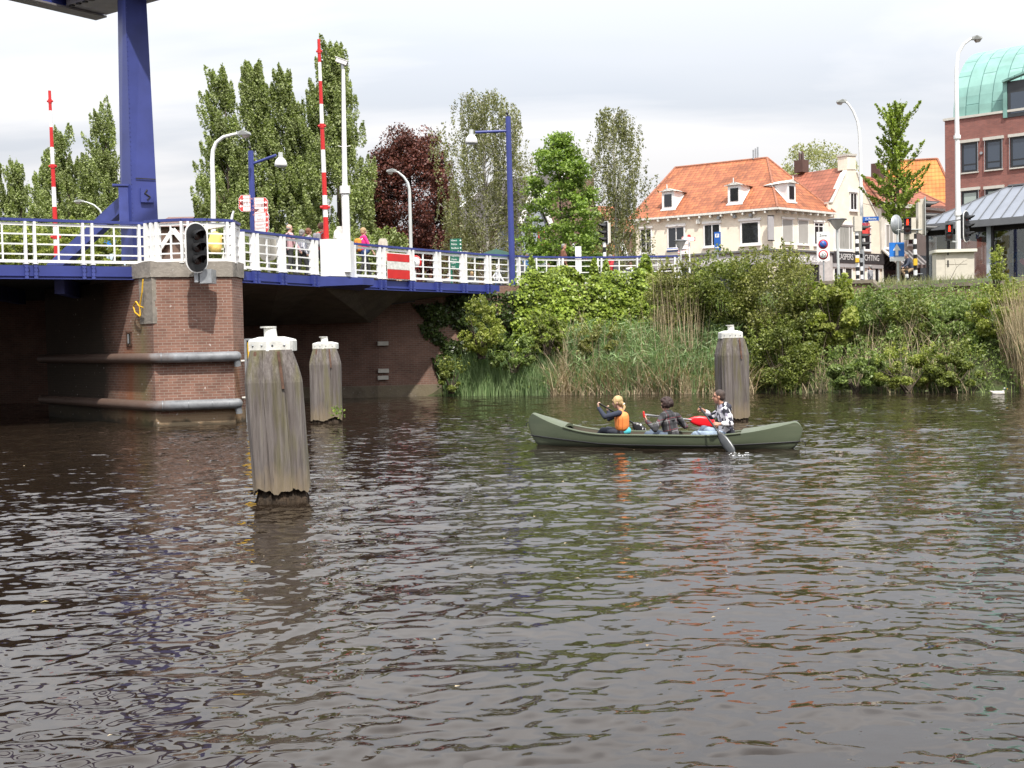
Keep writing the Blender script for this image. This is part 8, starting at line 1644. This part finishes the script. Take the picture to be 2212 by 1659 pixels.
def dish_lamp(px0, py0, px1, py1, Y, rad, lab):
    r_ = thing('dish_lamp', tuple(at(px0, py0, Y)), lab, 'street lamp', 'dish-topped lamps'); b = MB(); t_ = at(px1, py1, Y); b.tube([at(px0, py0, Y), t_ - UPZ * .5], [.07, .055], 10); b.build('pole', lampgrey, r_); b = MB(); b.lathe(t_ - UPZ * .02, [(.0001, .05), (rad * .7, .04), (rad, 0), (rad * .97, -.03)], 20); b.build('lamp_dish', zincedge, r_); b = MB(); b.lathe(t_ - UPZ * .05, [(rad * .86, 0), (rad * .25, -.40), (.06, -.46)], 16); b.build('lamp_bowl', M('milky_bowl', (.55, .52, .48), .3), r_)
dish_lamp(1812, 606, 1808, 473, 56, .46, 'dish-topped lamp right of the zone sign'); dish_lamp(1459, 600, 1557.5 - 0 if False else 1557.5, 0, 56, .3, 'x') if False else None
dish_lamp(1558, 600, 1557.5, 509, 60, .34, 'x') if False else dish_lamp(1558.5, 600, 1557, 512, 60, .33, 'smaller dish-topped lamp in front of the cream house windows') if False else None
q = at(1557.5, 513, 60)
dish_lamp(1559, 600, 1557, 510, 60, .33, 'small dish-topped lamp in front of the first window of the cream house') if False else None
dish_lamp(1558, 600, 1558, 513, 60, .32, 'unused') if False else None
lx = 1334 + 618 * .2193; dish_lamp(lx + 1, 600, lx, 519, 60, .34, 'small dish-topped lamp before the left windows of the cream house')
# parking sign
px_ = 1334 + 985 * .2193; q = at(px_, 291 + 1050 * .2193, 64); r_ = thing('parking_sign', (q.x, q.y, 4.1), 'tall narrow blue parking sign with a white arrow before the cream house', 'sign'); b = MB(); b.box(q, (.33, .14, 1.0), R(-25)); b.build('panel', blueglass, r_); dq = Vector((math.cos(R(-25)), math.sin(R(-25)), 0)); nq = Vector((dq.y, -dq.x, 0)); b = MB(); b.tube([(q.x, q.y, 4.1), q - UPZ * .5], .05, 8); b.build('pole', galv, r_)
b = MB(); b.obox(q + nq * .075 - dq * .11 + UPZ * .2, dq * .22, nq * .004, UPZ * .2); b.build('white_panel', white, r_); text('P', .2, q + nq * .082 + UPZ * .30, dq, UPZ, blueglass, r_); b = MB(); o_ = q + nq * .078 - UPZ * .34; b.obox(o_ - dq * .11 - UPZ * .02, dq * .12, nq * .003, UPZ * .04); b.add([o_ + dq * .12, o_ + UPZ * .08, o_ - UPZ * .08], [(0, 1, 2)]); b.build('arrow', white, r_)
# street name signs
for (px0, px1, py, Y, wd, lab) in ((1864, 1898, 472.5, 57, 'J.C. Missenstraat', 'blue street name sign sticking out right of the slim street lamp'), (1864, 1876, 481.5, 57, 'Loskade', 'shorter blue street name sign just below the other one')):
    a, c = at(px0, py + .5, Y), at(px1, py - .5, Y + .3); b = MB(); b.beam(a, c, .03, .2); s_ = b.build('street_name_sign', blueglass, None, origin=a, label=lab, cat='street sign'); d = (c - a).normalized(); n = Vector((d.y, -d.x, 0)).normalized(); text(wd, .15, (a + c) / 2 + n * .02, d, UPZ, white, s_, sx=.62 if len(wd) > 8 else .5)
q = at(1868, 496, 57); b = MB(); 
for k in (-1, 1): b.box(q + Vector((.23 * k, 0, 0)), (.03, .03, .62)); b.box(q + Vector((0, 0, .3 * k)), (.46, .03, .03))
b.box(q, (.36, .015, .5)); tag(b.build('framed_notice', M('sign_red', (.62, .05, .04), .5)), 'small red-framed notice under the street name signs', 'sign')
# blue arrow sign and round mirror back on one post
r_ = thing('one_way_sign', tuple(at(1941, 612, 51)), 'blue square sign with a white up arrow on a grey post beside the tree', 'sign'); b = MB(); b.tube([at(1940.5, 614, 51), at(1938.5, 466, 51)], .05, 10); b.build('pole', lampgrey, r_); q = at(1937, 540, 50.9); b = MB(); sz_ = 32 * 51 / FPX; b.box(q, (sz_, .03, sz_)); b.build('blue_panel', M('bright_blue_sign', (.02, .18, .62), .4), r_)
b = MB(); o_ = q + Vector((0, -.02, 0)); b.obox(o_ + Vector((-.06, 0, -.24)), (.12, 0, 0), (0, -.006, 0), (0, 0, .26)); b.add([o_ + Vector((-.17, -.004, -.02)), o_ + Vector((.17, -.004, -.02)), o_ + Vector((0, -.004, .26))], [(0, 1, 2)]); b.build('arrow', white, r_); b = MB(); b.box(at(1938, 555, 50.9) - UPZ * .08, (.62, .03, .2)); b.build('white_plate', white, r_)
b = MB(); q = at(1936, 485, 50.9); b.lathe(q, [(.0001, .02), (.42, .02), (.42, 0), (.0001, 0)], 28, (.62, -.78, 0)); b.build('round_sign_back', galv, r_)
# short banded bollard by the cyclist
r_ = thing('banded_bollard', tuple(at(1959, 616, 52)), 'short black and white banded bollard beside the cyclist', 'bollard'); striped_pole(r_, 1959, 617, 1958.5, 584, 52, .07, 4, True)
# white board behind brown sweater, cafe parasol, table
b = MB(); q = at(1224 + 25, 545, 51); b.box(q - UPZ * .3, (.26, .12, 1.1)); b.box(q + UPZ * -.95, (.16, .1, .3)); tag(b.build('white_post', white), 'stubby white post right of the man in brown', 'post')
r_ = thing('parasol', tuple(at(1075, 600, 62)), 'dark green parasol behind the railing left of the tall blue lamp', 'parasol'); q = at(1072, 548, 62); b = MB(); b.lathe(q, [(.02, .25), (.7, .05), (1.35, -.28)], 8); b.build('canopy', M('parasol_cloth', (.015, .06, .045), .8), r_); b = MB(); b.tube([at(1072, 600, 62) + Vector((0, 0, 0)), q + UPZ * .3], .025, 8); b.build('pole', galv, r_)
for px, Y in ((945, 59.5), (1000, 60.5), (1064, 61), (1343, 56.3)):
    q = at(px, 600, Y); r_ = thing('cafe_table', (q.x, q.y, 4.1), {945: 'round cafe table beside the auburn-haired guest', 1000: 'round cafe table beside the grey-haired guest', 1064: 'round cafe table between the pink and the blue guest', 1343: 'round cafe table between the red jacket and the white shirt'}[px], 'table', 'cafe tables on the terrace'); b = MB(); b.tube([(q.x, q.y, 4.83), (q.x, q.y, 4.86)], .38, 18); b.build('tabletop', white, r_); b = MB(); b.tube([(q.x, q.y, 4.1), (q.x, q.y, 4.83)], .03, 8); b.build('leg', galv, r_); b = MB(); b.tube([(q.x, q.y, 4.1), (q.x, q.y, 4.13)], .22, 12); b.build('foot', galv, r_)
# duck
q = onz(2157, 852.5, 0.0); r_ = thing('duck', tuple(q), 'small pale duck swimming by the dry reeds at the right edge', 'duck'); b = MB()
capsule(b, q + Vector((.12, 0, .05)), q + Vector((-.12, 0, .04)), .07, .085); capsule(b, q + Vector((-.16, 0, .07)), q + Vector((-.27, 0, .12)), .05, .015); capsule(b, q + Vector((.14, 0, .08)), q + Vector((.19, 0, .17)), .035, .03); capsule(b, q + Vector((.19, 0, .19)), q + Vector((.22, 0, .185)), .036, .03); remesh(b, 'body', M('duck_feathers', (.5, .47, .42), .8, var=.4, scale=9), r_, .012, 1)
b = MB(); capsule(b, q + Vector((.24, 0, .18)), q + Vector((.285, 0, .172)), .014, .009); b.build('bill', yellow, r_); b = MB(); capsule(b, q + Vector((.18, 0, .15)), q + Vector((.215, 0, .19)), .037, .038); b.build('head_feathers', M('green_feathers', (.02, .07, .04), .4), r_)
